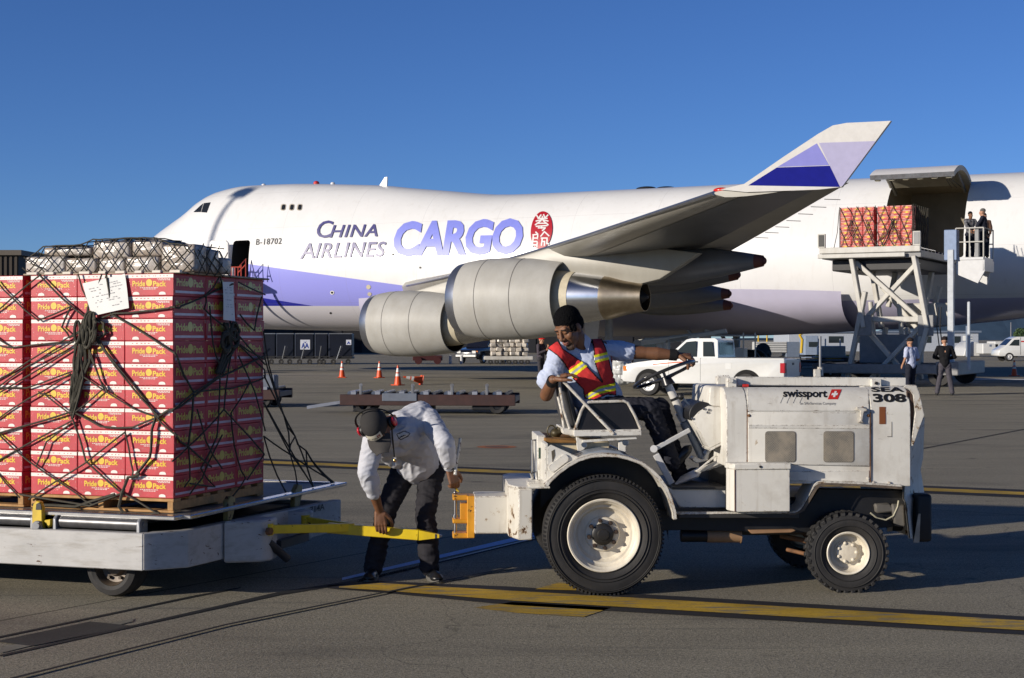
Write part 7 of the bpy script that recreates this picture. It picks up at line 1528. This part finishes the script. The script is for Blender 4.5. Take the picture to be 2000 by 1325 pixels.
    b = MB(); b.box((2.30, -.02, 1.02), (2.44, .01, 1.06), 0, .005); b.build('door_handle', TRIM, r); b = MB(); b.box((3.30, -.004, .82), (3.48, .004, 1.0), 0, .003); b.build('fuel_flap', paint, r)
    b = MB(); b.box((1.55, -.16, 1.16), (1.68, .0, 1.30), 0, .02); b.build('mirror', TRIM, r)
    b = MB(); b.quad((1.0, -.005, .93), (1.75, -.005, 1.0), (1.75, -.005, 1.035), (1.0, -.005, .96)); b.quad((1.75, -.005, 1.0), (2.25, -.005, 1.02), (2.25, -.005, 1.05), (1.75, -.005, 1.035)); b.build('side_stripe', mat('stripe_orange', (.65, .10, .02), .4) if paint is CARW else paint, r, fixn=False)
    if driver:
        b = MB(); b.ell((2.2, .5, 1.42), (.1, .09, .13)); b.ell((2.32, .5, 1.15), (.16, .22, .2)); b.build('seat', mat('seat_blue_grey', (.10, .14, .22), .8), r)
    return r
PF = G(1214, 772); pickup('white pickup truck parked behind the driver, tailgate half in shade', (PF.x, 47.0, 0), R(-26))
# belt loader behind the pickup
v = W(1243, 672, 56.0); bl = thing('belt_loader', 'pale belt loader truck with long raised conveyor behind the white pickup', 'belt loader', (v.x, 56.0, 0), R(-14)); BLF = Frame((v.x, 56.0, 0), R(-14))
CG = mat('loader_cream_grey', (.46, .46, .42), .45, var=.08)
q = lambda px, py, y=0.0: BLF.y(px, py, y)
b = MB(); b.beam(q(1243, 671), q(1345, 660), .12, .2, 0, .01); b.beam(q(1300, 668), q(1418, 646), .12, .14, 0, .01); b.beam(q(1245, 668, 1.0), q(1420, 648, 1.0), .12, .16, 0, .01); b.build('conveyor', CG, bl)
b = MB(); b.cyl(q(1244, 671, -.1), q(1244, 671, 1.2), .14, n=16); b.build('belt_drum', mat('drum_grey', (.3, .3, .3), .5), bl)
b = MB(); b.tube([q(1345, 656), q(1478, 656)], .035, 6); b.tube([q(1345, 668, .8), q(1478, 662, .8)], .03, 6); b.build('side_rail', CG, bl)
for px in (1452, 1475): b = MB(); b.tube([q(px, 650), q(px, 700)], .03, 6); b.build('rail_post', CG, bl)
for px in (1306, 1345): b = MB(); b.tube([q(px, 660), q(px, 690)], .07, 6); b.build('conveyor_post', CG, bl)
cb = [(v_.x, v_.z) for v_ in (q(*p) for p in [(1236, 712), (1240, 684), (1252, 664), (1262, 660), (1293, 660), (1294, 712)])]
b = MB(); b.prism(cb, 0, 1.5, 0, 1, .03, 2); b.build('cab', CG, bl); b = MB(); b.prism([(v_.x, v_.z) for v_ in (q(*p, -.01) for p in [(1246, 683), (1257, 667), (1281, 667), (1281, 683)])], -.012, .02); b.build('cab_window', CGL, bl)
b = MB(); b.box((q(1236, 700).x, 0, .35), (q(1478, 700).x, 1.6, .75), 0, .03); b.build('chassis', LB, bl); b = MB(); b.box((q(1400, 700).x, .02, .75), (q(1452, 700).x, 1.55, q(1400, 680).z), 0, .02); b.build('engine_cover', CG, bl)
b = MB(); b.box((q(1340, 700).x, .1, .75), (q(1400, 700).x, 1.4, q(1400, 664).z)); b.build('dark_housing', BLACK, bl)
for px in (1258, 1440):
    for y in (.05, 1.5): car_wheel(bl, q(px, 700).x, y, .36, -1 if y < 1 else 1)
# plastic covered cart at the pickup nose
v = G(1216, 765); o = blob('wrapped_cart', [('e', v+Vector((0, .3, .75)), (.36, .4, .32)), ('c', v+Vector((-.25, .2, .35)), .16, v+Vector((.3, .2, .5)), .22), ('e', v+Vector((-.1, .2, .95)), (.22, .3, .18))], .04, mat('milky_plastic', (.52, .53, .52), .25, var=.15, coat=.5), None, 1, fold=(.05, 4, None)); tag(o, 'heap covered with pale crumpled plastic beside the pickup bumper', 'covered load')
# dark container dollies under the nose
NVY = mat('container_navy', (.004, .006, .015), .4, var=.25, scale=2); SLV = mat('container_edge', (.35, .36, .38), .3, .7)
GU = 'dark baggage containers under the aircraft nose'
def container(px0, px1, lab, top=652, sign=None, y=712, Y=None):
    a = G(px0, y); c = G(px1, y); w_ = c.x-a.x; zt_ = W(px0, top, a.y).z; r = thing('baggage_container', lab, 'container', a, 0, GU)
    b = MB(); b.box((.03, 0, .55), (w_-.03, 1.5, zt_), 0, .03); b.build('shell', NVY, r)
    b = MB(); b.box((.0, -.02, zt_-.03), (w_, .06, zt_+.03)); b.build('top_rail', SLV, r)
    b = MB(); b.box((.0, -.02, .55), (.05, .05, zt_-.03)); b.build('corner_post', mat('post_dim', (.06, .07, .10), .4), r)
    b = MB(); b.box((0, -.05, .38), (w_, 1.5, .52), 0, .02); b.build('dolly_frame', BLACK, r)
    for x in (.3, w_-.3): b = MB(); b.lathe([(.05, -.06), (.16, -.07), (.18, 0), (.16, .07), (.05, .06)], (x, .1, .18), (0, 1, 0), 14); b.build('wheel', RUBBER, r)
    b = MB(); b.beam((w_*.35, -.1, .35), (w_*.55, -.35, 1.25), .05, .05); b.build('draw_bar', SLV, r)
    if sign:
        sx, sy, sw = sign; p = W(sx, sy, a.y-.03); q_ = p-Vector(a); hw_ = sw/2*a.y/F; b = MB(); b.quad((q_.x-hw_, -.035, q_.z-hw_), (q_.x+hw_, -.035, q_.z-hw_), (q_.x+hw_, -.035, q_.z+hw_), (q_.x-hw_, -.035, q_.z+hw_)); s_ = b.build('sign', mat('sign_pale', (.62, .64, .72), .5), r, fixn=False)
        b = MB(); f = lambda u, v_: (q_.x-hw_*.8+hw_*1.6*u, -.04, q_.z-hw_*.75+hw_*1.1*v_); put_text(b, 'AA' if sw > 12 else 'A', f, bold=.05); b.build('sign_letters', mat('sign_blue', (.04, .07, .30), .5), s_, fixn=False)
        if sw > 12: b = MB(); b.poly([(q_.x-hw_*.3, -.04, q_.z+hw_*.75), (q_.x, -.04, q_.z+hw_*.2), (q_.x+hw_*.3, -.04, q_.z+hw_*.75), (q_.x, -.04, q_.z+hw_*.5)]); b.build('sign_emblem', mat('sign_blue', (.04, .07, .30), .5), s_, fixn=False)
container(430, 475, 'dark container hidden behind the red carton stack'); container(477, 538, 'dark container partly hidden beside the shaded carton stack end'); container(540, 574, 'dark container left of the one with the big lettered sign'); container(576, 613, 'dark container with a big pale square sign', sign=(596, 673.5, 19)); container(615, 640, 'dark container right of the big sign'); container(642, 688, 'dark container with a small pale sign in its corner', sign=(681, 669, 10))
b = MB(); a = G(649, 711)
for k in range(5): b.box((a.x-.12, a.y-.3, .4+.35*k), (a.x+.1, a.y-.1, .65+.35*k), 0, .02)
tag(b.build('ladder_rack', mat('rack_lilac_grey', (.22, .22, .32), .5)), 'narrow pale rack standing between the two right hand dark containers', 'rack')
# wrapped pallet load on a white dolly, dark car, bollards
v = G(955, 712); t = thing('pallet_dolly', 'low white dolly carrying the pale wrapped load under the outer engine', 'dolly', v, 0)
b = MB(); b.box((-.35, 0, .30), (3.0, 1.6, .55), 0, .03); b.build('deck', LW, t)
for k in range(7): b = MB(); b.lathe([(.05, -.06), (.15, -.06), (.17, 0), (.15, .06), (.05, .06)], (.1+.42*k, .1, .17), (0, 1, 0), 14); b.build('wheel', RUBBER, t)
b = MB(); rr3 = random.Random(2)
for i in range(6):
    for j in range(5): b.cb((v.x+.25+.44*i+rr3.uniform(-.06, .06), v.y+.4+rr3.uniform(-.1, .1), .72+.29*j), (.40, .5, .27), 0, .05, Euler((rr3.uniform(-.2, .2), rr3.uniform(-.2, .2), rr3.uniform(-.3, .3))).to_matrix())
b.box((v.x+.1, v.y+.4, .56), (v.x+2.6, v.y+1.5, 1.9), 0, .1); lo_ = b.build('wrapped_load', mat('pale_wrapped_load', (.52, .47, .40), .35, var=.45, scale=3, bump=.6, bscale=8, coat=.4)); tag(lo_, 'pallet load of pale parcels under crumpled clear plastic', 'pallet load')
DKP = mat('dark_car_paint', (.012, .013, .02), .2, coat=.6); v = G(932, 711); ct = pickup('dark pickup truck with pale bonnet lights between inner engine and wrapped load', (v.x, v.y, 0), R(62), DKP, 5.1, False)
WB_ = mat('bollard_white', (.55, .55, .55), .5)
for px, lab in ((880.5, 'short white post left of the dark pickup, nearer the engine'), (902, 'pale blue white post in front of the dark pickup')):
    v = G(px, 711); b = MB(); b.cyl((v.x, v.y-.6, 0), (v.x, v.y-.6, .55), .12, .09, 12); b.cyl((v.x, v.y-.6, .55), (v.x, v.y-.6, .6), .13, n=12); tag(b.build('bollard', WB_), lab, 'bollard', 'white posts under the engine')
b = MB(); v = G(840, 712); b.box((v.x-1.2, v.y+.2, .25), (v.x+.8, v.y+1.2, .6), 0, .03); b.box((v.x-.9, v.y+.2, .6), (v.x-.4, v.y+.9, 1.1), 0, .03); b.cyl((v.x-.8, v.y, .25), (v.x-.8, v.y+.3, .25), .25, n=16); b.cyl((v.x+.5, v.y, .25), (v.x+.5, v.y+.3, .25), .25, n=16); tag(b.build('baggage_tug', mat('dim_red_paint', (.05, .008, .008), .5)), 'small dim red baggage tug in the shade under the inner engine', 'tug')
# ------------------------------------------------------------------ equipment right of the pickup
def trailer_box(name, lab, cat, px0, px1, y0, y1, m, depth=2.0, ground=714, parts=()):
    a = G(px0, ground); c = G(px1, ground); r = thing(name, lab, cat, a); z0 = W(px0, y1, a.y).z; z1 = W(px0, y0, a.y).z
    b = MB(); b.box((0, 0, z0), (c.x-a.x, depth, z1), 0, .04); b.build('body', m, r)
    for x in (.35, c.x-a.x-.35): b = MB(); b.lathe([(.05, -.08), (.26, -.09), (.3, 0), (.26, .09), (.05, .08)], (x, .12, .3), (0, 1, 0), 18); b.build('wheel', RUBBER, r)
    b = MB(); b.box((-.1, 0, .35), (c.x-a.x+.1, depth, .5)); b.build('chassis', BLACK, r); return r, a
PW = mat('far_white', (.62, .62, .60), .4, var=.08); BLU = mat('far_blue_grey', (.16, .20, .27), .5, var=.1); YLW = mat('tank_yellow', (.62, .40, .02), .4, var=.08)
r, a = trailer_box('ground_power_unit', 'white ground power unit box above a yellow tank trailer', 'power unit', 1596, 1662, 696, 700, LB, 1.8, 718)
b = MB(); z = W(1600, 703, a.y).z; b.cyl((0.02, .5, z), (2.1, .5, z), .30, n=20); b.build('tank', YLW, r); b = MB(); b.box((.25, .1, W(0, 697, a.y).z), (1.75, 1.4, W(0, 676, a.y).z), 0, .03); gb = b.build('cabinet', PW, r)
for k in range(9): b = MB(); b.box((.3, .085, W(0, 695-2*k, a.y).z), (1.7, .1, W(0, 694-2*k, a.y).z)); b.build('louvre', LB, gb)
for x in (.2, .6, 1.5): b = MB(); b.cyl((x, .5, W(0, 697, a.y).z), (x, .5, W(0, 662, a.y).z), .045, n=8); b.build('post', PW, r)
r, a = trailer_box('flatbed_trailer', 'low blue grey flatbed trailer in shade behind the pickup tailgate', 'trailer', 1548, 1668, 706, 716, BLU, 2.4, 721)
r, a = trailer_box('baggage_cart', 'white slatted baggage cart behind the pickup bed', 'baggage cart', 1476, 1538, 668, 690, PW, 1.6, 712)
for k in range(5): b = MB(); b.box((.0, -.03, W(0, 689-4.5*k, a.y).z), (2.1*62/62, -.005, W(0, 687.5-4.5*k, a.y).z)); b.build('slat', LB, r)
for px in (1483, 1500): v = W(px, 655, a.y)-Vector(a); b = MB(); b.cyl((v.x, .4, W(0, 668, a.y).z), (v.x, .4, v.z), .05, n=8); b.build('post', YLW, r)
r, a = trailer_box('belt_tractor', 'grey white tractor unit with a bent yellow post behind the pickup tailgate', 'tractor', 1535, 1562, 668, 704, BLU, 1.6, 712)
v = lambda px, py: W(px, py, a.y)-Vector(a); b = MB(); b.tube([v(1565, 690), v(1567, 664), v(1562, 655), v(1566, 652)], .10, 8); b.build('yellow_post', YLW, r)
r, a = trailer_box('service_truck', 'pale blue service truck in shade under the rear fuselage', 'truck', 1572, 1598, 656, 700, mat('pale_blue_truck', (.26, .32, .42), .5), 2.4, 706)
b = MB(); b.box((.3, -.02, W(0, 678, a.y).z), (1.0, .02, W(0, 668, a.y).z)); b.build('window', CGL, r)
r, a = trailer_box('container_trailer', 'long grey trailer with dark tarpaulin heap behind the pickup bed', 'trailer', 1440, 1500, 690, 704, PW, 2.0, 714)
o = blob('tarpaulin_heap', [('e', W(1440, 700, a.y-2.5), (1.2, .6, .35)), ('e', W(1490, 690, a.y-2.5), (.5, .5, .6))], .06, mat('dark_tarp', (.02, .02, .022), .7), None, 1, fold=(.06, 2, None)); tag(o, 'dark tarpaulin heap behind the white pickup bed', 'tarpaulin')
# ------------------------------------------------------------------ far right: containers, semi trailer, van
v = G(1882, 697); r = thing('hangar_shed', 'blue white container shed with a sloping roof by the stair post', 'shed', v)
sh_ = lambda pts: [((W(px, py, v.y)-Vector(v)).x, (W(px, py, v.y)).z) for px, py in pts]
b = MB(); b.prism(sh_([(1882, 696), (1886, 680), (1898, 668), (1912, 668), (1914, 696)]), 0, 4.0, 0, 1, .05); b.build('body', PW, r); b = MB(); b.prism(sh_([(1893, 666), (1893, 656), (1907, 656), (1907, 666)]), 1, 2.2, 0, 1, .02); b.build('lattice_top', PW, r)
b = MB(); b.prism(sh_([(1895, 659.5), (1895, 657.5), (1905, 657.5), (1905, 659.5)]), .97, .99); b.prism(sh_([(1895, 664), (1895, 662), (1905, 662), (1905, 664)]), .97, .99); b.build('lattice_gap', BLU, r)
b = MB(); b.cyl((.25, -.3, 0), (.25, -.3, W(0, 637, v.y).z), .13, n=10); b.build('stack', BLU, r)
v = G(1919, 698); r = thing('cargo_container', 'white cube container standing left of the semi trailer', 'container', v); b = MB(); b.box((0, 0, .3), (1.55, 2, W(0, 671, v.y).z), 0, .08); b.build('body', PW, r); b = MB(); b.box((.65, -.02, 1.0), (.85, 0, 1.2)); b.build('placard', BLU, r)
v = G(1943, 698); r = thing('semi_trailer', 'white semi trailer with a large red oval emblem behind the van', 'trailer', v)
b = MB(); zt3 = W(0, 667, v.y).z; b.box((0, 0, .9), (12, 2.5, zt3), 0, .05); b.build('box_body', PW, r)
b = MB(); b.poly([(2.0+1.7*math.cos(R(a_)), -.02, .95+(zt3-1.1)*.9*max(0, math.sin(R(a_)))) for a_ in range(0, 181, 10)]); b.build('emblem', SIGNRED, r, fixn=False); b = MB(); b.poly([(2.2+1.1*math.cos(R(a_)), -.03, .95+(zt3-1.1)*.5*max(0, math.sin(R(a_)))) for a_ in range(0, 181, 10)]); b.build('emblem_inner', mat('dark_maroon', (.2, .02, .03), .5), r, fixn=False)
for x in (1, 2, 9, 10): b = MB(); b.lathe([(.05, -.1), (.4, -.12), (.48, 0), (.4, .12), (.05, .1)], (x, .2, .48), (0, 1, 0), 18); b.build('wheel', RUBBER, r)
v = G(1950, 706); r = thing('delivery_van', 'white van with red lettering at the right picture edge', 'van', v); Y_ = v.y
vp = [(0, .45), (.05, .85), (.55, 1.15), (1.15, 1.75), (1.5, 1.9), (4.9, 1.9), (5.0, 1.8), (5.0, .42), (1.3, .40), (.1, .38)]
b = MB(); b.prism(vp, 0, 1.9, 0, 1, .05, 2); b.build('body', CARW, r, 40); b = MB(); b.prism([(.82, 1.22), (1.22, 1.66), (1.62, 1.68), (1.62, 1.2)], -.01, .03); b.build('window', CGL, r)
b = MB(); b.poly([(.62, .15, 1.24), (1.12, .2, 1.72), (1.12, 1.7, 1.72), (.62, 1.75, 1.24)]); b.build('windscreen', CGL, r); b = MB(); put_text(b, 'D', lambda u, w_: (2.2+.5*u+.1*w_, -.012, 1.42+.38*w_), bold=.05); b.quad((1.75, -.012, 1.48), (2.12, -.012, 1.48), (2.12, -.012, 1.58), (1.75, -.012, 1.58)); b.build('lettering', SIGNRED, r, fixn=False)
b = MB(); b.box((1.7, -.01, .5), (1.72, .0, 1.85)); b.build('door_joint', TRIM, r)
for x in (.85, 4.0):
    for y in (.08, 1.82): car_wheel(r, x, y, .34, -1 if y < 1 else 1, mat('hub_white', (.6, .6, .6), .4))
# posts, lamp, tree, buildings, hills
for px, top, lab in ((1974.5, 630, 'thin distant mast rising right of the white van'),):
    v = W(px, 664, 260); b = MB(); b.cyl((v.x, 260, 0), (v.x, 260, W(px, top, 260).z), .12, .08, 8); tag(b.build('lamp_mast', mat('mast_grey', (.2, .2, .22), .5)), lab, 'mast')
v = W(1996, 660, 300); tr = thing('tree', 'small distant green tree at the right edge above the semi trailer', 'tree', (v.x, 300, 0)); b = MB(); b.cyl((0, 0, 0), (0, 0, 2.2), .2, .12, 8); b.build('trunk', mat('bark', (.06, .04, .03), .9), tr)
b = MB(); r5 = random.Random(9)
for k in range(900):
    a_, c_, rr_ = r5.uniform(0, 6.28), r5.uniform(-1, 1), r5.uniform(.4, 1)**.5; p = Vector((1.6*rr_*math.cos(a_)*math.sqrt(1-c_*c_), 1.6*rr_*math.sin(a_)*math.sqrt(1-c_*c_), 2.6+1.3*rr_*c_)); n_ = Vector((r5.gauss(0, 1), r5.gauss(0, 1), r5.gauss(0, 1))).normalized(); t1 = n_.orthogonal()*.16; t2 = n_.cross(t1)
    b.add([p-t1, p+t2*.6, p+t1, p-t2*.6], [[0, 1, 2, 3]])
b.build('crown', mat('leaf_green', (.05, .09, .03), .7, var=.4), tr, weld=False, fixn=False)
DB = mat('dark_brown_cladding', (.045, .032, .022), .7, var=.15)
v = W(36, 500, 150); t = thing('terminal_building', 'dark brown ribbed terminal building at the left edge behind the cartons', 'building', (v.x, 150, 0)); zt4 = W(0, 489, 150).z
b = MB(); b.box((-60, 0, 0), (0, 30, zt4-.5)); 
for k in range(60): b.box((-.3-.5*k, -.12, 0), (-.1-.5*k, .0, zt4-.6))
b.build('wall', DB, t); b = MB(); b.box((-60.5, -.4, zt4-.5), (.4, 30.4, zt4)); b.build('roof', mat('roof_grey_brown', (.10, .08, .06), .6), t)
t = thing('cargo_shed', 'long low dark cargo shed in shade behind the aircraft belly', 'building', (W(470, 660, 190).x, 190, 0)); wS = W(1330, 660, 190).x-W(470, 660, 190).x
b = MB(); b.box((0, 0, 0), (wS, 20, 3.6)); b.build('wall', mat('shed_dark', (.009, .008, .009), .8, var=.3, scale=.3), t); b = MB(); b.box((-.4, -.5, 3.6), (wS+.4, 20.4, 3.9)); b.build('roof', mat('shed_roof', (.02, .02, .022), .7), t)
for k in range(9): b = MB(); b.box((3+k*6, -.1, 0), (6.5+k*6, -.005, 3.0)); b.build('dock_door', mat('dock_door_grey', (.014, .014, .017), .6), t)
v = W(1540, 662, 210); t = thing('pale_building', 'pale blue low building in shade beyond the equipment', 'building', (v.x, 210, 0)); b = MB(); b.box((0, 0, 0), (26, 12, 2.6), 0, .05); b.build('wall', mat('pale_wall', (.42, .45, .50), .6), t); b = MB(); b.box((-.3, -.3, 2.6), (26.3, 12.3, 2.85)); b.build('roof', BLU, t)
for k in range(6): b = MB(); b.box((1.5+k*4, -.05, 1.2), (3.5+k*4, -.01, 2.1)); b.build('window', CGL, t)
# low wooded hills on the horizon, distance haze put into their blue
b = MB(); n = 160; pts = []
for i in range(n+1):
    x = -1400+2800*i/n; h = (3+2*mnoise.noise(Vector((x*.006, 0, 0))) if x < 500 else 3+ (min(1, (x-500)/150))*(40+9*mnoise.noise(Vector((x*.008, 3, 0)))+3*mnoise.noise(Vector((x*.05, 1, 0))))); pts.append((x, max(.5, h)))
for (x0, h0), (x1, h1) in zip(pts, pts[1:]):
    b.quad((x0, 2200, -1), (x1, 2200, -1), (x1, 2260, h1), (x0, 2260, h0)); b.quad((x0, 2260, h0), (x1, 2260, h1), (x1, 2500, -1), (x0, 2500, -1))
tag(b.build('hills', mat('haze_blue_hills', (.045, .075, .12), .95, var=.25, scale=.02, spec=0)), 'low blue wooded hills along the horizon', 'hills', kind='structure')
# floodlight mast left of the picture, its shadow falls on the nose
sp = FS(470, 378, 0); sp = AF.M @ sp; T_ = 46.0; hd_ = sp+SDIR*T_
ms = thing('floodlight_mast', 'tall floodlight mast left of the picture whose shadow crosses the aircraft nose', 'lamp mast', (hd_.x, hd_.y, 0))
b = MB(); b.cyl((0, 0, 0), (0, 0, hd_.z), .22, .12, 14); b.build('pole', mat('mast_grey', (.2, .2, .22), .5), ms); b = MB(); b.prism([(-.55, hd_.z-.2), (.5, hd_.z-.4), (.7, hd_.z+.2), (.2, hd_.z+.5), (-.5, hd_.z+.3)], -.3, .3); b.build('lamp_head', mat('mast_grey', (.2, .2, .22), .5), ms)
